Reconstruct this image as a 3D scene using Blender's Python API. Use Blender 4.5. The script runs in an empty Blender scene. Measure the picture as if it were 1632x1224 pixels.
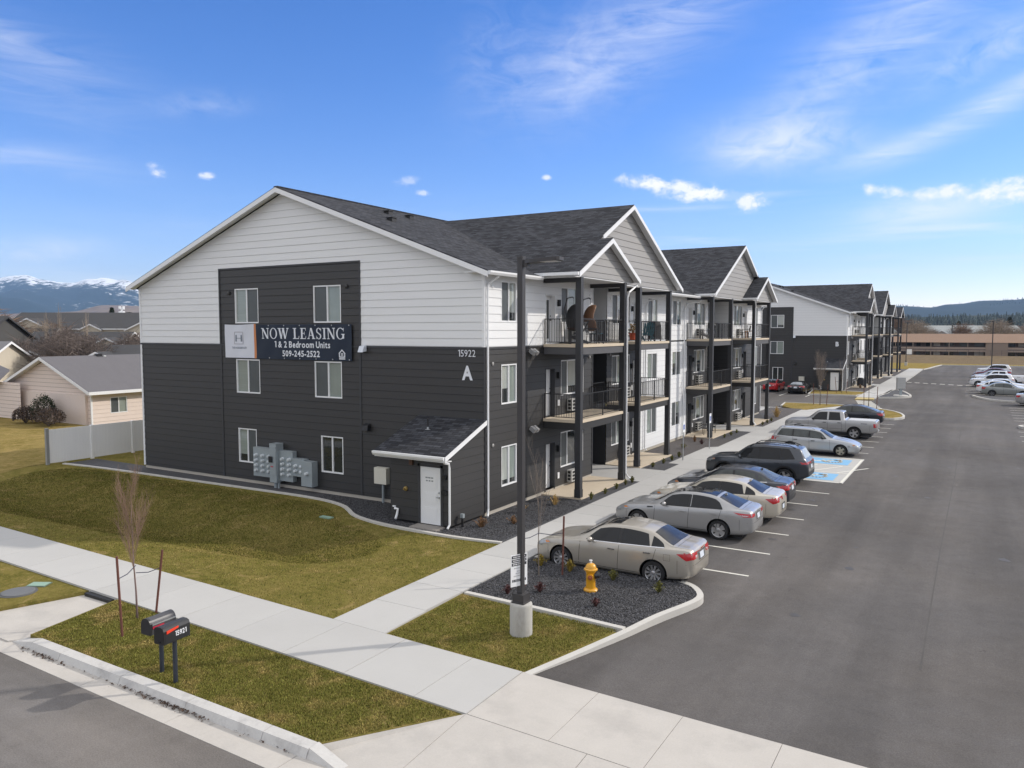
import bpy, bmesh, math, random
import numpy as np
from mathutils import Vector, Matrix
from mathutils.bvhtree import BVHTree

scene = bpy.context.scene
COL = scene.collection
R = math.radians

# ------------------------------------------------------------------ camera
cam_data = bpy.data.cameras.new('camera')
cam = bpy.data.objects.new('camera', cam_data)
COL.objects.link(cam)
CAM = Vector((15.71, -24.32, 7.0))
cam.location = CAM
cam.rotation_euler = (R(90 - 3.921), 0, R(30.844))
cam_data.sensor_width = 36.0
cam_data.lens = 1243.0 / 1632.0 * 36.0
cam_data.clip_start = 0.2
cam_data.clip_end = 40000
scene.camera = cam

# ------------------------------------------------------------------ light
SUN_EL, SUN_AZ = 31.0, 45.0          # azimuth measured from +Y towards +X
SUN_DIR = Vector((math.sin(R(SUN_AZ)) * math.cos(R(SUN_EL)), math.cos(R(SUN_AZ)) * math.cos(R(SUN_EL)), math.sin(R(SUN_EL))))
sd = bpy.data.lights.new('sun', 'SUN')
sd.energy = 2.0
sd.angle = R(1.0)
sd.color = (1.0, 0.93, 0.84)
so = bpy.data.objects.new('sun', sd)
COL.objects.link(so)
so.rotation_euler = (-SUN_DIR).to_track_quat('-Z', 'Y').to_euler()

scene.view_settings.view_transform = 'Standard'
scene.view_settings.look = 'None'
scene.view_settings.exposure = 0.75
scene.view_settings.gamma = 1.0
scene.cycles.max_bounces = 6
scene.cycles.volume_bounces = 0
scene.cycles.use_denoising = True

# ------------------------------------------------------------------ sky
SKY_STR = 0.13
world = bpy.data.worlds.new('World')
scene.world = world
world.use_nodes = True
nt = world.node_tree
nt.nodes.clear()


def nd(tree, typ, **kw):
    n = tree.nodes.new(typ)
    for k, v in kw.items():
        setattr(n, k, v)
    return n


def mth(tree, op, a, b=None, c=None, clamp=False):
    n = tree.nodes.new('ShaderNodeMath')
    n.operation = op
    n.use_clamp = clamp
    for i, v in enumerate((a, b, c)):
        if v is None:
            continue
        if isinstance(v, (int, float)):
            n.inputs[i].default_value = v
        else:
            tree.links.new(v, n.inputs[i])
    return n.outputs[0]


def build_sky():
    out = nd(nt, 'ShaderNodeOutputWorld')
    bg = nd(nt, 'ShaderNodeBackground')
    bg.inputs['Strength'].default_value = SKY_STR
    sky = nd(nt, 'ShaderNodeTexSky', sky_type='NISHITA')
    sky.sun_disc = False
    sky.sun_elevation = R(SUN_EL)
    sky.sun_rotation = R(SUN_AZ)
    sky.altitude = 600
    sky.air_density = 1.0
    sky.dust_density = 0.25
    sky.ozone_density = 3.0
    hsv = nd(nt, 'ShaderNodeHueSaturation')
    hsv.inputs['Saturation'].default_value = 1.27
    hsv.inputs['Value'].default_value = 0.86
    def vmul(a, v):
        n = nd(nt, 'ShaderNodeVectorMath', operation='MULTIPLY')
        nt.links.new(a, n.inputs[0])
        n.inputs[1].default_value = v
        return n.outputs[0]
    gm = nd(nt, 'ShaderNodeGamma')
    gm.inputs['Gamma'].default_value = 1.03
    nt.links.new(vmul(sky.outputs[0], (0.98 / 4, 0.875 / 4, 1.0 / 4)), gm.inputs[0])
    nt.links.new(vmul(gm.outputs[0], (4.2, 4.2, 4.2)), hsv.inputs['Color'])
    tc = nd(nt, 'ShaderNodeTexCoord')
    sep = nd(nt, 'ShaderNodeSeparateXYZ')
    nt.links.new(tc.outputs['Generated'], sep.inputs[0])
    az = mth(nt, 'MULTIPLY', mth(nt, 'ARCTAN2', sep.outputs[0], sep.outputs[1]), 180 / math.pi)
    el = mth(nt, 'MULTIPLY', mth(nt, 'ARCSINE', sep.outputs[2]), 180 / math.pi)
    comb = nd(nt, 'ShaderNodeCombineXYZ')
    nt.links.new(mth(nt, 'MULTIPLY', az, 0.1), comb.inputs[0])
    nt.links.new(mth(nt, 'MULTIPLY', el, 0.1), comb.inputs[1])

    def noise(scale, detail, rough, stretch=(1, 1, 1), rot=0.0, dist=0.0):
        mp = nd(nt, 'ShaderNodeMapping')
        mp.inputs['Scale'].default_value = stretch
        mp.inputs['Rotation'].default_value = (0, 0, rot)
        nt.links.new(comb.outputs[0], mp.inputs[0])
        n = nd(nt, 'ShaderNodeTexNoise')
        n.inputs['Scale'].default_value = scale
        n.inputs['Detail'].default_value = detail
        n.inputs['Roughness'].default_value = rough
        n.inputs['Distortion'].default_value = dist
        nt.links.new(mp.outputs[0], n.inputs['Vector'])
        return n.outputs['Fac']
    n_wisp = noise(1.3, 12, 0.60, (0.7, 3.4, 1), R(-28), 0.9)
    n_soft = noise(1.5, 6, 0.5, (1.0, 2.4, 1), R(-12), 0.2)
    n_band = noise(1.6, 6, 0.52, (0.5, 6.5, 1), R(3), 0.1)
    n_cum = noise(8, 12, 0.66, (1.0, 1.4, 1), 0, 0.3)

    def blob(a0, e0, sa, se, rot, nz, amp, gain, dens):
        """a cloud patch centred on one compass bearing and height of the sky"""
        da = mth(nt, 'SUBTRACT', az, a0)
        de = mth(nt, 'SUBTRACT', el, e0)
        c, s = math.cos(R(rot)), math.sin(R(rot))
        u = mth(nt, 'DIVIDE', mth(nt, 'ADD', mth(nt, 'MULTIPLY', da, c), mth(nt, 'MULTIPLY', de, s)), sa)
        v = mth(nt, 'DIVIDE', mth(nt, 'SUBTRACT', mth(nt, 'MULTIPLY', de, c), mth(nt, 'MULTIPLY', da, s)), se)
        d = mth(nt, 'ADD', mth(nt, 'MULTIPLY', u, u), mth(nt, 'MULTIPLY', v, v))
        f = mth(nt, 'SUBTRACT', 0.95, d)
        f = mth(nt, 'ADD', f, mth(nt, 'MULTIPLY', mth(nt, 'SUBTRACT', nz, 0.5), amp * 1.9))
        f = mth(nt, 'MULTIPLY', f, gain, clamp=True)
        f = mth(nt, 'MULTIPLY', f, f)
        return mth(nt, 'MULTIPLY', f, dens)
    patches = []
    F = -30.84
    # cirrus: soft feathered patches
    def veil_patch(a0, e0, sa, se, rot, nz, lo, gain, dens):
        da = mth(nt, 'SUBTRACT', az, a0)
        de = mth(nt, 'SUBTRACT', el, e0)
        c, s = math.cos(R(rot)), math.sin(R(rot))
        u = mth(nt, 'DIVIDE', mth(nt, 'ADD', mth(nt, 'MULTIPLY', da, c), mth(nt, 'MULTIPLY', de, s)), sa)
        v = mth(nt, 'DIVIDE', mth(nt, 'SUBTRACT', mth(nt, 'MULTIPLY', de, c), mth(nt, 'MULTIPLY', da, s)), se)
        d = mth(nt, 'ADD', mth(nt, 'MULTIPLY', u, u), mth(nt, 'MULTIPLY', v, v))
        g = mth(nt, 'EXPONENT', mth(nt, 'MULTIPLY', d, -1.0))
        f = mth(nt, 'MULTIPLY', mth(nt, 'SUBTRACT', nz, lo), gain, clamp=True)
        return mth(nt, 'MULTIPLY', mth(nt, 'MULTIPLY', g, f), dens * 0.78)
    n_feath = noise(3.2, 12, 0.62, (0.45, 2.6, 1), R(-24), 1.1)
    n_ripple = noise(4.2, 12, 0.64, (0.9, 1.5, 1), R(-20), 1.0)
    for a, e, sa, se, rot, nz, lo, gain, dens in (
            (-22.4, 19.6, 8.0, 2.4, 22, n_feath, 0.30, 2.6, 0.50), (-25.5, 18.2, 4.5, 3.0, 30, n_ripple, 0.36, 2.6, 0.34), (-32, 18.5, 3.5, 2.6, 60, n_ripple, 0.40, 2.6, 0.24),
            (-4.5, 19.0, 9.5, 2.4, 31, n_feath, 0.32, 2.6, 0.46), (-9.5, 15.6, 6.5, 2.0, 40, n_ripple, 0.36, 2.6, 0.30),
            (0.4, 16.9, 4.6, 1.3, 20, n_ripple, 0.30, 2.6, 0.48), (1.2, 14.1, 3.8, 0.9, 22, n_feath, 0.25, 2.8, 0.58),
            (-12.2, 12.6, 4.6, 1.5, -3, n_ripple, 0.18, 2.4, 0.66), (-14.5, 12.0, 2.4, 0.8, 4, n_feath, 0.15, 2.4, 0.35), (-4.9, 11.6, 3.4, 0.75, 15, n_feath, 0.20, 2.6, 0.56),
            (-3.2, 7.6, 4.2, 0.95, 3, n_feath, 0.12, 2.6, 0.74), (-62, 15.6, 6.0, 2.4, -14, n_feath, 0.32, 2.2, 0.30), (-63.5, 17.3, 3.5, 0.7, -16, n_feath, 0.28, 2.4, 0.26),
            (-63, 10.6, 6, 0.9, -4, n_feath, 0.25, 2.4, 0.34), (-61.6, 5.0, 2.8, 0.7, 6, n_ripple, 0.2, 2.4, 0.5), (-52, 14.8, 3.0, 0.7, 6, n_ripple, 0.36, 2.6, 0.28), (-38, 6.5, 20, 2.0, 0, n_feath, 0.35, 2.0, 0.22)):
        patches.append(veil_patch(a, e, sa, se, rot, nz, lo, gain, dens))
    # thin layers low over the horizon
    for a, e, sa, se, rot, amp, gain, dens in (
            (-8, 6.2, 16, 0.8, 0, 3.0, 0.6, 0.4), (-2, 4.3, 14, 0.9, 0, 3.2, 0.6, 0.28), (-16, 8.8, 9, 0.7, 1, 3.0, 0.6, 0.3),
            (-5, 2.5, 16, 1.0, 0, 2.5, 0.5, 0.16), (-62, 3.4, 12, 1.0, 0, 2.5, 0.6, 0.3)):
        patches.append(blob(a, e, sa, se, rot, n_band, amp, gain, dens))
    # small cumulus
    for a, e, sa, se, rot, amp, gain, dens in (
            (-21.3, 10.4, 2.6, 0.62, -8, 1.5, 0.95, 0.90), (-18.6, 9.8, 3.1, 0.9, -8, 1.6, 0.95, 0.88), (-16.6, 9.5, 1.8, 0.6, -2, 2.0, 1.05, 0.9), (-14.0, 8.8, 1.5, 0.75, 5, 1.8, 1.05, 0.88),
            (-5.6, 9.0, 1.9, 0.6, -12, 1.5, 0.95, 0.80), (-2.6, 8.7, 2.5, 0.62, 4, 1.5, 0.95, 0.84), (1.8, 8.6, 3.8, 1.05, 6, 1.6, 1.0, 0.92),
            (-55.0, 10.4, 0.75, 0.5, -30, 1.8, 0.95, 0.72), (-51.9, 10.3, 0.7, 0.33, 0, 1.6, 0.9, 0.7), (-28.4, 10.9, 0.5, 0.26, 0, 1.6, 0.95, 0.7),
            (-38.5, 10.5, 1.2, 0.45, 12, 1.8, 0.9, 0.34), (-37.2, 9.8, 0.8, 0.28, 0, 1.6, 0.9, 0.5)):
        patches.append(blob(a, e, sa, se, rot, n_cum, amp, gain, dens))
    tot = patches[0]
    for p in patches[1:]:
        tot = mth(nt, 'SUBTRACT', mth(nt, 'ADD', tot, p), mth(nt, 'MULTIPLY', tot, p))
    tot = mth(nt, 'MULTIPLY', tot, 1.0, clamp=True)
    # unseen white cloud added outside the view to whiten fill and reflections
    dp = nd(nt, 'ShaderNodeVectorMath', operation='DOT_PRODUCT')
    nt.links.new(tc.outputs['Generated'], dp.inputs[0])
    dp.inputs[1].default_value = (0.5127, -0.8586, 0.0)
    high = mth(nt, 'DIVIDE', mth(nt, 'SUBTRACT', el, 23.0), 7.0, clamp=True)
    fill_veil = mth(nt, 'MULTIPLY', mth(nt, 'MAXIMUM', mth(nt, 'MULTIPLY', mth(nt, 'ADD', dp.outputs['Value'], 0.74), 3.0, clamp=True), high), mth(nt, 'ADD', mth(nt, 'MULTIPLY', n_soft, 0.5), FILL_VEIL))
    tot = mth(nt, 'SUBTRACT', mth(nt, 'ADD', tot, fill_veil), mth(nt, 'MULTIPLY', tot, fill_veil))
    tot = mth(nt, 'MULTIPLY', tot, 1.0, clamp=True)
    mix = nd(nt, 'ShaderNodeMix', data_type='RGBA')
    nt.links.new(tot, mix.inputs['Factor'])
    nt.links.new(hsv.outputs[0], mix.inputs['A'])
    k = CLOUD_L / SKY_STR
    mix.inputs['B'].default_value = (1.0 * k, 0.985 * k, 0.985 * k, 1)
    nt.links.new(mix.outputs['Result'], bg.inputs['Color'])
    nt.links.new(bg.outputs[0], out.inputs[0])


CLOUD_L = 0.74
FILL_VEIL = 0.66  # base density of the added cloud outside the view
build_sky()

# ------------------------------------------------------------------ helpers


class MB:
    """collects shapes and links them as ONE mesh object"""

    def __init__(s):
        s.v, s.f, s.mi, s.m = [], [], [], 0

    def add(s, vs, fs):
        o = len(s.v)
        s.v += [tuple(v) for v in vs]
        s.f += [[i + o for i in f] for f in fs]
        s.mi += [s.m] * len(fs)
        return s

    def quad(s, *p):
        return s.add(p, [list(range(len(p)))])

    def box(s, x0, y0, z0, x1, y1, z1):
        return s.add([(x0, y0, z0), (x1, y0, z0), (x1, y1, z0), (x0, y1, z0), (x0, y0, z1), (x1, y0, z1), (x1, y1, z1), (x0, y1, z1)],
                     [(0, 3, 2, 1), (4, 5, 6, 7), (0, 1, 5, 4), (1, 2, 6, 5), (2, 3, 7, 6), (3, 0, 4, 7)])

    def obox(s, c, sx, sy, sz, rot=None):
        m = rot if rot is not None else Matrix.Identity(3)
        c = Vector(c)
        vs = [c + m @ Vector((a * sx / 2, b * sy / 2, d * sz / 2)) for d in (-1, 1) for a, b in ((-1, -1), (1, -1), (1, 1), (-1, 1))]
        return s.add(vs, [(0, 3, 2, 1), (4, 5, 6, 7), (0, 1, 5, 4), (1, 2, 6, 5), (2, 3, 7, 6), (3, 0, 4, 7)])

    def ext(s, poly, vec):
        """extrude a flat polygon (3D points) by a vector"""
        n = len(poly)
        p = [Vector(q) for q in poly]
        vec = Vector(vec)
        vs = p + [q + vec for q in p]
        fs = [list(range(n))[::-1], list(range(n, 2 * n))]
        for i in range(n):
            j = (i + 1) % n
            fs.append((i, j, n + j, n + i))
        return s.add(vs, fs)

    def slab(s, poly, z1, z0):
        return s.ext([(x, y, z0) for x, y in poly], (0, 0, z1 - z0))

    def tube(s, pts, r, n=6, cap=True):
        pts = [Vector(p) for p in pts]
        rs = r if isinstance(r, (list, tuple)) else [r] * len(pts)
        vs, fs = [], []
        prev = None
        for i, p in enumerate(pts):
            d = (pts[min(i + 1, len(pts) - 1)] - pts[max(i - 1, 0)])
            d = d.normalized() if d.length > 1e-9 else Vector((0, 0, 1))
            if prev is None:
                a = d.orthogonal().normalized()
            else:
                a = (prev - d * prev.dot(d))
                a = a.normalized() if a.length > 1e-6 else d.orthogonal().normalized()
            prev = a
            b = d.cross(a)
            for k in range(n):
                t = 2 * math.pi * k / n
                vs.append(p + (a * math.cos(t) + b * math.sin(t)) * rs[i])
        for i in range(len(pts) - 1):
            for k in range(n):
                k2 = (k + 1) % n
                fs.append((i * n + k, i * n + k2, (i + 1) * n + k2, (i + 1) * n + k))
        if cap:
            fs.append(list(range(n))[::-1])
            fs.append([(len(pts) - 1) * n + k for k in range(n)])
        return s.add(vs, fs)

    def lathe(s, prof, c=(0, 0, 0), n=16, axis='z', cap=True):
        vs, fs = [], []
        c = Vector(c)
        for r, h in prof:
            for k in range(n):
                t = 2 * math.pi * k / n
                a, b = r * math.cos(t), r * math.sin(t)
                vs.append(c + (Vector((a, b, h)) if axis == 'z' else Vector((a, h, b)) if axis == 'y' else Vector((h, a, b))))
        for i in range(len(prof) - 1):
            for k in range(n):
                k2 = (k + 1) % n
                fs.append((i * n + k, i * n + k2, (i + 1) * n + k2, (i + 1) * n + k))
        if cap:
            if prof[0][0] > 1e-4:
                fs.append(list(range(n))[::-1])
            if prof[-1][0] > 1e-4:
                fs.append([(len(prof) - 1) * n + k for k in range(n)])
        return s.add(vs, fs)

    def ball(s, c, rx, ry, rz, nu=10, nv=7, jit=0, rng=None):
        vs, fs = [], []
        for i in range(nv + 1):
            ph = math.pi * i / nv
            for k in range(nu):
                t = 2 * math.pi * k / nu
                q = 1 + (rng.uniform(-jit, jit) if jit else 0)
                vs.append((c[0] + rx * math.sin(ph) * math.cos(t) * q, c[1] + ry * math.sin(ph) * math.sin(t) * q, c[2] + rz * math.cos(ph) * q))
        for i in range(nv):
            for k in range(nu):
                k2 = (k + 1) % nu
                fs.append((i * nu + k, (i + 1) * nu + k, (i + 1) * nu + k2, i * nu + k2))
        return s.add(vs, fs)

    def build(s, name, mats, parent=None, smooth=False, sharp=None, loc=None, rot=None, weld=False):
        me = bpy.data.meshes.new(name)
        me.from_pydata(s.v, [], s.f)
        if not isinstance(mats, (list, tuple)):
            mats = [mats]
        for m in mats:
            me.materials.append(m)
        if len(mats) > 1:
            me.polygons.foreach_set('material_index', s.mi)
        bm = bmesh.new()
        bm.from_mesh(me)
        if weld:
            bmesh.ops.remove_doubles(bm, verts=bm.verts, dist=1e-4)
        bmesh.ops.recalc_face_normals(bm, faces=bm.faces)
        bm.to_mesh(me)
        bm.free()
        if smooth:
            me.polygons.foreach_set('use_smooth', [True] * len(me.polygons))
            if sharp:
                me.set_sharp_from_angle(angle=R(sharp))
        me.update()
        o = bpy.data.objects.new(name, me)
        COL.objects.link(o)
        if parent is not None:
            o.parent = parent
        if loc is not None:
            o.location = loc
        if rot is not None:
            o.rotation_euler = rot
        return o


def empty(name, loc=(0, 0, 0), rotz=0.0, parent=None):
    o = bpy.data.objects.new(name, None)
    o.empty_display_size = 0.2
    COL.objects.link(o)
    o.location = loc
    o.rotation_euler = (0, 0, rotz)
    if parent is not None:
        o.parent = parent
    return o


def tag(o, label, cat, group=None, kind=None):
    o['label'] = label
    o['category'] = cat
    if group:
        o['group'] = group
    if kind:
        o['kind'] = kind
    return o


def thing(name, label, cat, loc=(0, 0, 0), rotz=0.0, group=None):
    return tag(empty(name, loc, rotz), label, cat, group)


def structure(o, label=None, cat=None):
    o['kind'] = 'structure'
    if label:
        o['label'] = label
    if cat:
        o['category'] = cat
    return o


def copy_tree(o, parent=None):
    c = o.copy()
    COL.objects.link(c)
    if parent is not None:
        c.parent = parent
    for ch in list(o.children):
        copy_tree(ch, c)
    return c


def text_mesh(body, size, ext=0.0, bold=0.0, align='CENTER', width=1.0):
    cu = bpy.data.curves.new('lettering', 'FONT')
    cu.body = body
    cu.size = size
    cu.extrude = ext
    cu.offset = bold
    cu.align_x = align
    cu.resolution_u = 3
    o = bpy.data.objects.new('lettering', cu)
    COL.objects.link(o)
    dg = bpy.context.evaluated_depsgraph_get()
    me = bpy.data.meshes.new_from_object(o.evaluated_get(dg))
    vs = [(v.co.x * width, v.co.y, v.co.z) for v in me.vertices]
    fs = [list(p.vertices) for p in me.polygons]
    bpy.data.objects.remove(o)
    bpy.data.curves.remove(cu)
    bpy.data.meshes.remove(me)
    return vs, fs


def put_text(mb, body, size, origin, xdir, ydir, bold=0.0, align='CENTER', width=1.0):
    """flat lettering set character by character; the figure 1 is drawn with its flag"""
    o, a, b = Vector(origin), Vector(xdir), Vector(ydir)
    cap = max(v[1] for v in text_mesh('5', size, 0, bold, 'LEFT')[0])
    x, out = 0.0, []
    for ch in body:
        if ch == ' ':
            x += size * 0.26
            continue
        if ch == '1':
            w, hgt = size * 0.12 + bold * 1.5, cap
            f = size * 0.15
            out.append(([(x + f, 0, 0), (x + f + w, 0, 0), (x + f + w, hgt, 0), (x + f, hgt, 0)], [(0, 1, 2, 3)]))
            out.append(([(x, hgt * 0.80, 0), (x + f, hgt * 0.86, 0), (x + f, hgt, 0), (x + f * 0.8, hgt, 0), (x, hgt * 0.92, 0)], [(0, 1, 2, 3, 4)]))
            x += f + w + size * 0.09
            continue
        vs, fs = text_mesh(ch, size, 0, bold, 'LEFT')
        x0, x1 = min(v[0] for v in vs), max(v[0] for v in vs)
        out.append(([(v[0] - x0 + x, v[1], v[2]) for v in vs], fs))
        x += x1 - x0 + size * 0.088
    tot = x - size * 0.075
    sh = tot / 2 if align == 'CENTER' else 0.0
    for vs, fs in out:
        mb.add([o + a * ((v[0] - sh) * width) + b * v[1] for v in vs], fs)


# ------------------------------------------------------------------ materials
MATS = {}


def mat(name, col, rough=0.6, metal=0.0, var=0.0, vs=3.0, fine=0.0, fs=60.0, bump=0.0, bs=40.0, coat=0.0, spec=0.5, stretch=(1, 1, 1), col2=None, c2s=1.0, c2t=(0.45, 0.6), island=0.0, trans=0.0):
    """one procedural material: base colour, large and fine mottling, a second colour in patches, bump"""
    if name in MATS:
        return MATS[name]
    m = bpy.data.materials.new(name)
    m.use_nodes = True
    t = m.node_tree
    b = t.nodes['Principled BSDF']
    b.inputs['Roughness'].default_value = rough
    b.inputs['Metallic'].default_value = metal
    b.inputs['Specular IOR Level'].default_value = spec
    if coat:
        b.inputs['Coat Weight'].default_value = coat
        b.inputs['Coat Roughness'].default_value = 0.04
    b.inputs['Base Color'].default_value = (*col, 1)
    tc = nd(t, 'ShaderNodeTexCoord')
    mp = nd(t, 'ShaderNodeMapping')
    mp.inputs['Scale'].default_value = stretch
    t.links.new(tc.outputs['Object'], mp.inputs[0])
    cur = None

    def noise(scale, detail=6, rough=0.6):
        n = nd(t, 'ShaderNodeTexNoise')
        n.inputs['Scale'].default_value = scale
        n.inputs['Detail'].default_value = detail
        n.inputs['Roughness'].default_value = rough
        t.links.new(mp.outputs[0], n.inputs['Vector'])
        return n.outputs['Fac']

    def rgb(c):
        n = nd(t, 'ShaderNodeRGB')
        n.outputs[0].default_value = (*c, 1)
        return n.outputs[0]
    cur = rgb(col)
    if col2 is not None:
        mr = nd(t, 'ShaderNodeMapRange')
        mr.inputs['From Min'].default_value, mr.inputs['From Max'].default_value = c2t
        t.links.new(noise(c2s, 8, 0.65), mr.inputs['Value'])
        mx = nd(t, 'ShaderNodeMix', data_type='RGBA')
        t.links.new(mr.outputs[0], mx.inputs['Factor'])
        t.links.new(cur, mx.inputs['A'])
        mx.inputs['B'].default_value = (*col2, 1)
        cur = mx.outputs['Result']

    def modulate(fac, amt):
        nonlocal cur
        v = mth(t, 'ADD', mth(t, 'MULTIPLY', mth(t, 'SUBTRACT', fac, 0.5), amt * 2), 1.0)
        vm = nd(t, 'ShaderNodeVectorMath', operation='SCALE')
        t.links.new(cur, vm.inputs[0])
        t.links.new(v, vm.inputs['Scale'])
        cur = vm.outputs[0]
    if var:
        modulate(noise(vs), var)
    if fine:
        modulate(noise(fs, 3, 0.7), fine)
    if island:
        g = nd(t, 'ShaderNodeNewGeometry')
        modulate(g.outputs['Random Per Island'], island)
    t.links.new(cur, b.inputs['Base Color'])
    if bump:
        bp = nd(t, 'ShaderNodeBump')
        bp.inputs['Strength'].default_value = bump
        bp.inputs['Distance'].default_value = 0.02
        t.links.new(noise(bs, 4, 0.7), bp.inputs['Height'])
        t.links.new(bp.outputs[0], b.inputs['Normal'])
    MATS[name] = m
    return m


def shingle_mat(name, axis, col):
    """asphalt shingles: staggered rows seen from above; axis = the horizontal direction across the rows"""
    m = bpy.data.materials.new(name)
    m.use_nodes = True
    t = m.node_tree
    b = t.nodes['Principled BSDF']
    b.inputs['Roughness'].default_value = 0.9
    b.inputs['Specular IOR Level'].default_value = 0.08
    tc = nd(t, 'ShaderNodeTexCoord')
    mp = nd(t, 'ShaderNodeMapping')
    if axis == 'x':
        mp.inputs['Rotation'].default_value = (0, 0, R(90))
    t.links.new(tc.outputs['Object'], mp.inputs[0])
    br = nd(t, 'ShaderNodeTexBrick')
    br.inputs['Scale'].default_value = 1.0
    br.inputs['Brick Width'].default_value = 0.33
    br.inputs['Row Height'].default_value = 0.135
    br.inputs['Mortar Size'].default_value = 0.012
    br.inputs['Mortar Smooth'].default_value = 0.6
    br.inputs['Bias'].default_value = 0.0
    br.inputs['Color1'].default_value = (col[0] * 1.45, col[1] * 1.45, col[2] * 1.45, 1)
    br.inputs['Color2'].default_value = (col[0] * 0.62, col[1] * 0.62, col[2] * 0.62, 1)
    br.inputs['Mortar'].default_value = (col[0] * 0.42, col[1] * 0.42, col[2] * 0.42, 1)
    t.links.new(mp.outputs[0], br.inputs['Vector'])
    n = nd(t, 'ShaderNodeTexNoise')
    n.inputs['Scale'].default_value = 1.3
    n.inputs['Detail'].default_value = 8
    n.inputs['Roughness'].default_value = 0.7
    t.links.new(tc.outputs['Object'], n.inputs['Vector'])
    vm = nd(t, 'ShaderNodeVectorMath', operation='SCALE')
    t.links.new(br.outputs['Color'], vm.inputs[0])
    t.links.new(mth(t, 'ADD', mth(t, 'MULTIPLY', n.outputs['Fac'], 0.7), 0.65), vm.inputs['Scale'])
    t.links.new(vm.outputs[0], b.inputs['Base Color'])
    bp = nd(t, 'ShaderNodeBump')
    bp.inputs['Strength'].default_value = 0.5
    bp.inputs['Distance'].default_value = 0.02
    t.links.new(br.outputs['Fac'], bp.inputs['Height'])
    bp.invert = True
    t.links.new(bp.outputs[0], b.inputs['Normal'])
    return m


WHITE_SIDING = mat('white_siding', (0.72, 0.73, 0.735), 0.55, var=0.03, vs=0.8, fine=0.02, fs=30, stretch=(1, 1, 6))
WHITE_LAP_SHADE = mat('white_lap_shade', (0.53, 0.54, 0.55), 0.8)  # shadow lines under the laps, put in as strips of darker colour
DARK_LAP_SHADE = mat('dark_lap_shade', (0.006, 0.006, 0.006), 0.8)
GREY_LAP_SHADE = mat('grey_lap_shade', (0.09, 0.09, 0.09), 0.8)
DARK_SIDING = mat('charcoal_siding', (0.0210, 0.0200, 0.0197), 0.52, spec=0.6, var=0.16, vs=1.2, fine=0.35, fs=14, stretch=(1, 1, 7))
GREY_SIDING = mat('grey_siding', (0.30, 0.295, 0.29), 0.6, var=0.08, vs=1.2, fine=0.10, fs=14, stretch=(1, 1, 7))
CHARCOAL = mat('charcoal_paint', (0.030, 0.031, 0.035), 0.5, var=0.08)
TRIM_DARK = mat('dark_trim', (0.035, 0.036, 0.04), 0.5)
WHITE_TRIM = mat('white_trim', (0.76, 0.77, 0.78), 0.4, var=0.03)
FRAME_WHITE = mat('white_vinyl', (0.78, 0.79, 0.80), 0.35)
SOFFIT = mat('white_soffit', (0.70, 0.71, 0.72), 0.6)
GLASS_BLIND = mat('glass_over_blind', (0.23, 0.27, 0.25), 0.03, var=0.18, vs=1.1, spec=0.9, stretch=(1, 1, 1))
GLASS_SLAT = mat('glass_over_slats', (0.25, 0.285, 0.26), 0.03, var=0.22, vs=1.0, spec=0.9, stretch=(0.2, 0.2, 26))
GLASS_PALE = mat('glass_over_curtain', (0.36, 0.385, 0.36), 0.03, var=0.25, vs=1.4, spec=0.9, stretch=(5, 5, 0.4))
GLASS_DARK = mat('dark_glass', (0.028, 0.032, 0.032), 0.03, spec=0.9, var=0.3, vs=1.0)
GLASS_SCREEN = mat('screened_glass', (0.075, 0.085, 0.088), 0.30, spec=0.5, var=0.2, vs=1.5)
METAL_GREY = mat('grey_metal', (0.30, 0.34, 0.36), 0.45, 0.2, var=0.06)
GALV = mat('galvanised_metal', (0.42, 0.44, 0.45), 0.4, 0.6)
BLACK_METAL = mat('black_metal', (0.012, 0.012, 0.014), 0.45)
BLACK = mat('black_plastic', (0.008, 0.008, 0.009), 0.5)
TAN_CONC = mat('tan_concrete', (0.56, 0.475, 0.36), 0.85, var=0.10, vs=1.5, fine=0.05, fs=50)
CONC = mat('pale_concrete', (0.435, 0.43, 0.415), 0.85, var=0.07, vs=0.7, fine=0.05, fs=45, island=0.045, bump=0.05, bs=80)
CONC_OLD = mat('worn_concrete', (0.46, 0.435, 0.40), 0.88, var=0.12, vs=1.3, fine=0.10, fs=30, col2=(0.38, 0.36, 0.335), c2s=0.9, c2t=(0.5, 0.75), bump=0.08, bs=60)
KERB = mat('kerb_concrete', (0.50, 0.485, 0.45), 0.85, var=0.12, vs=2.0, fine=0.10, fs=40, bump=0.06, bs=60)
KERB_STREET = mat('street_kerb_concrete', (0.50, 0.49, 0.47), 0.85, var=0.16, vs=1.6, fine=0.12, fs=25, col2=(0.34, 0.33, 0.32), c2s=2.2, c2t=(0.5, 0.75))


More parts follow.
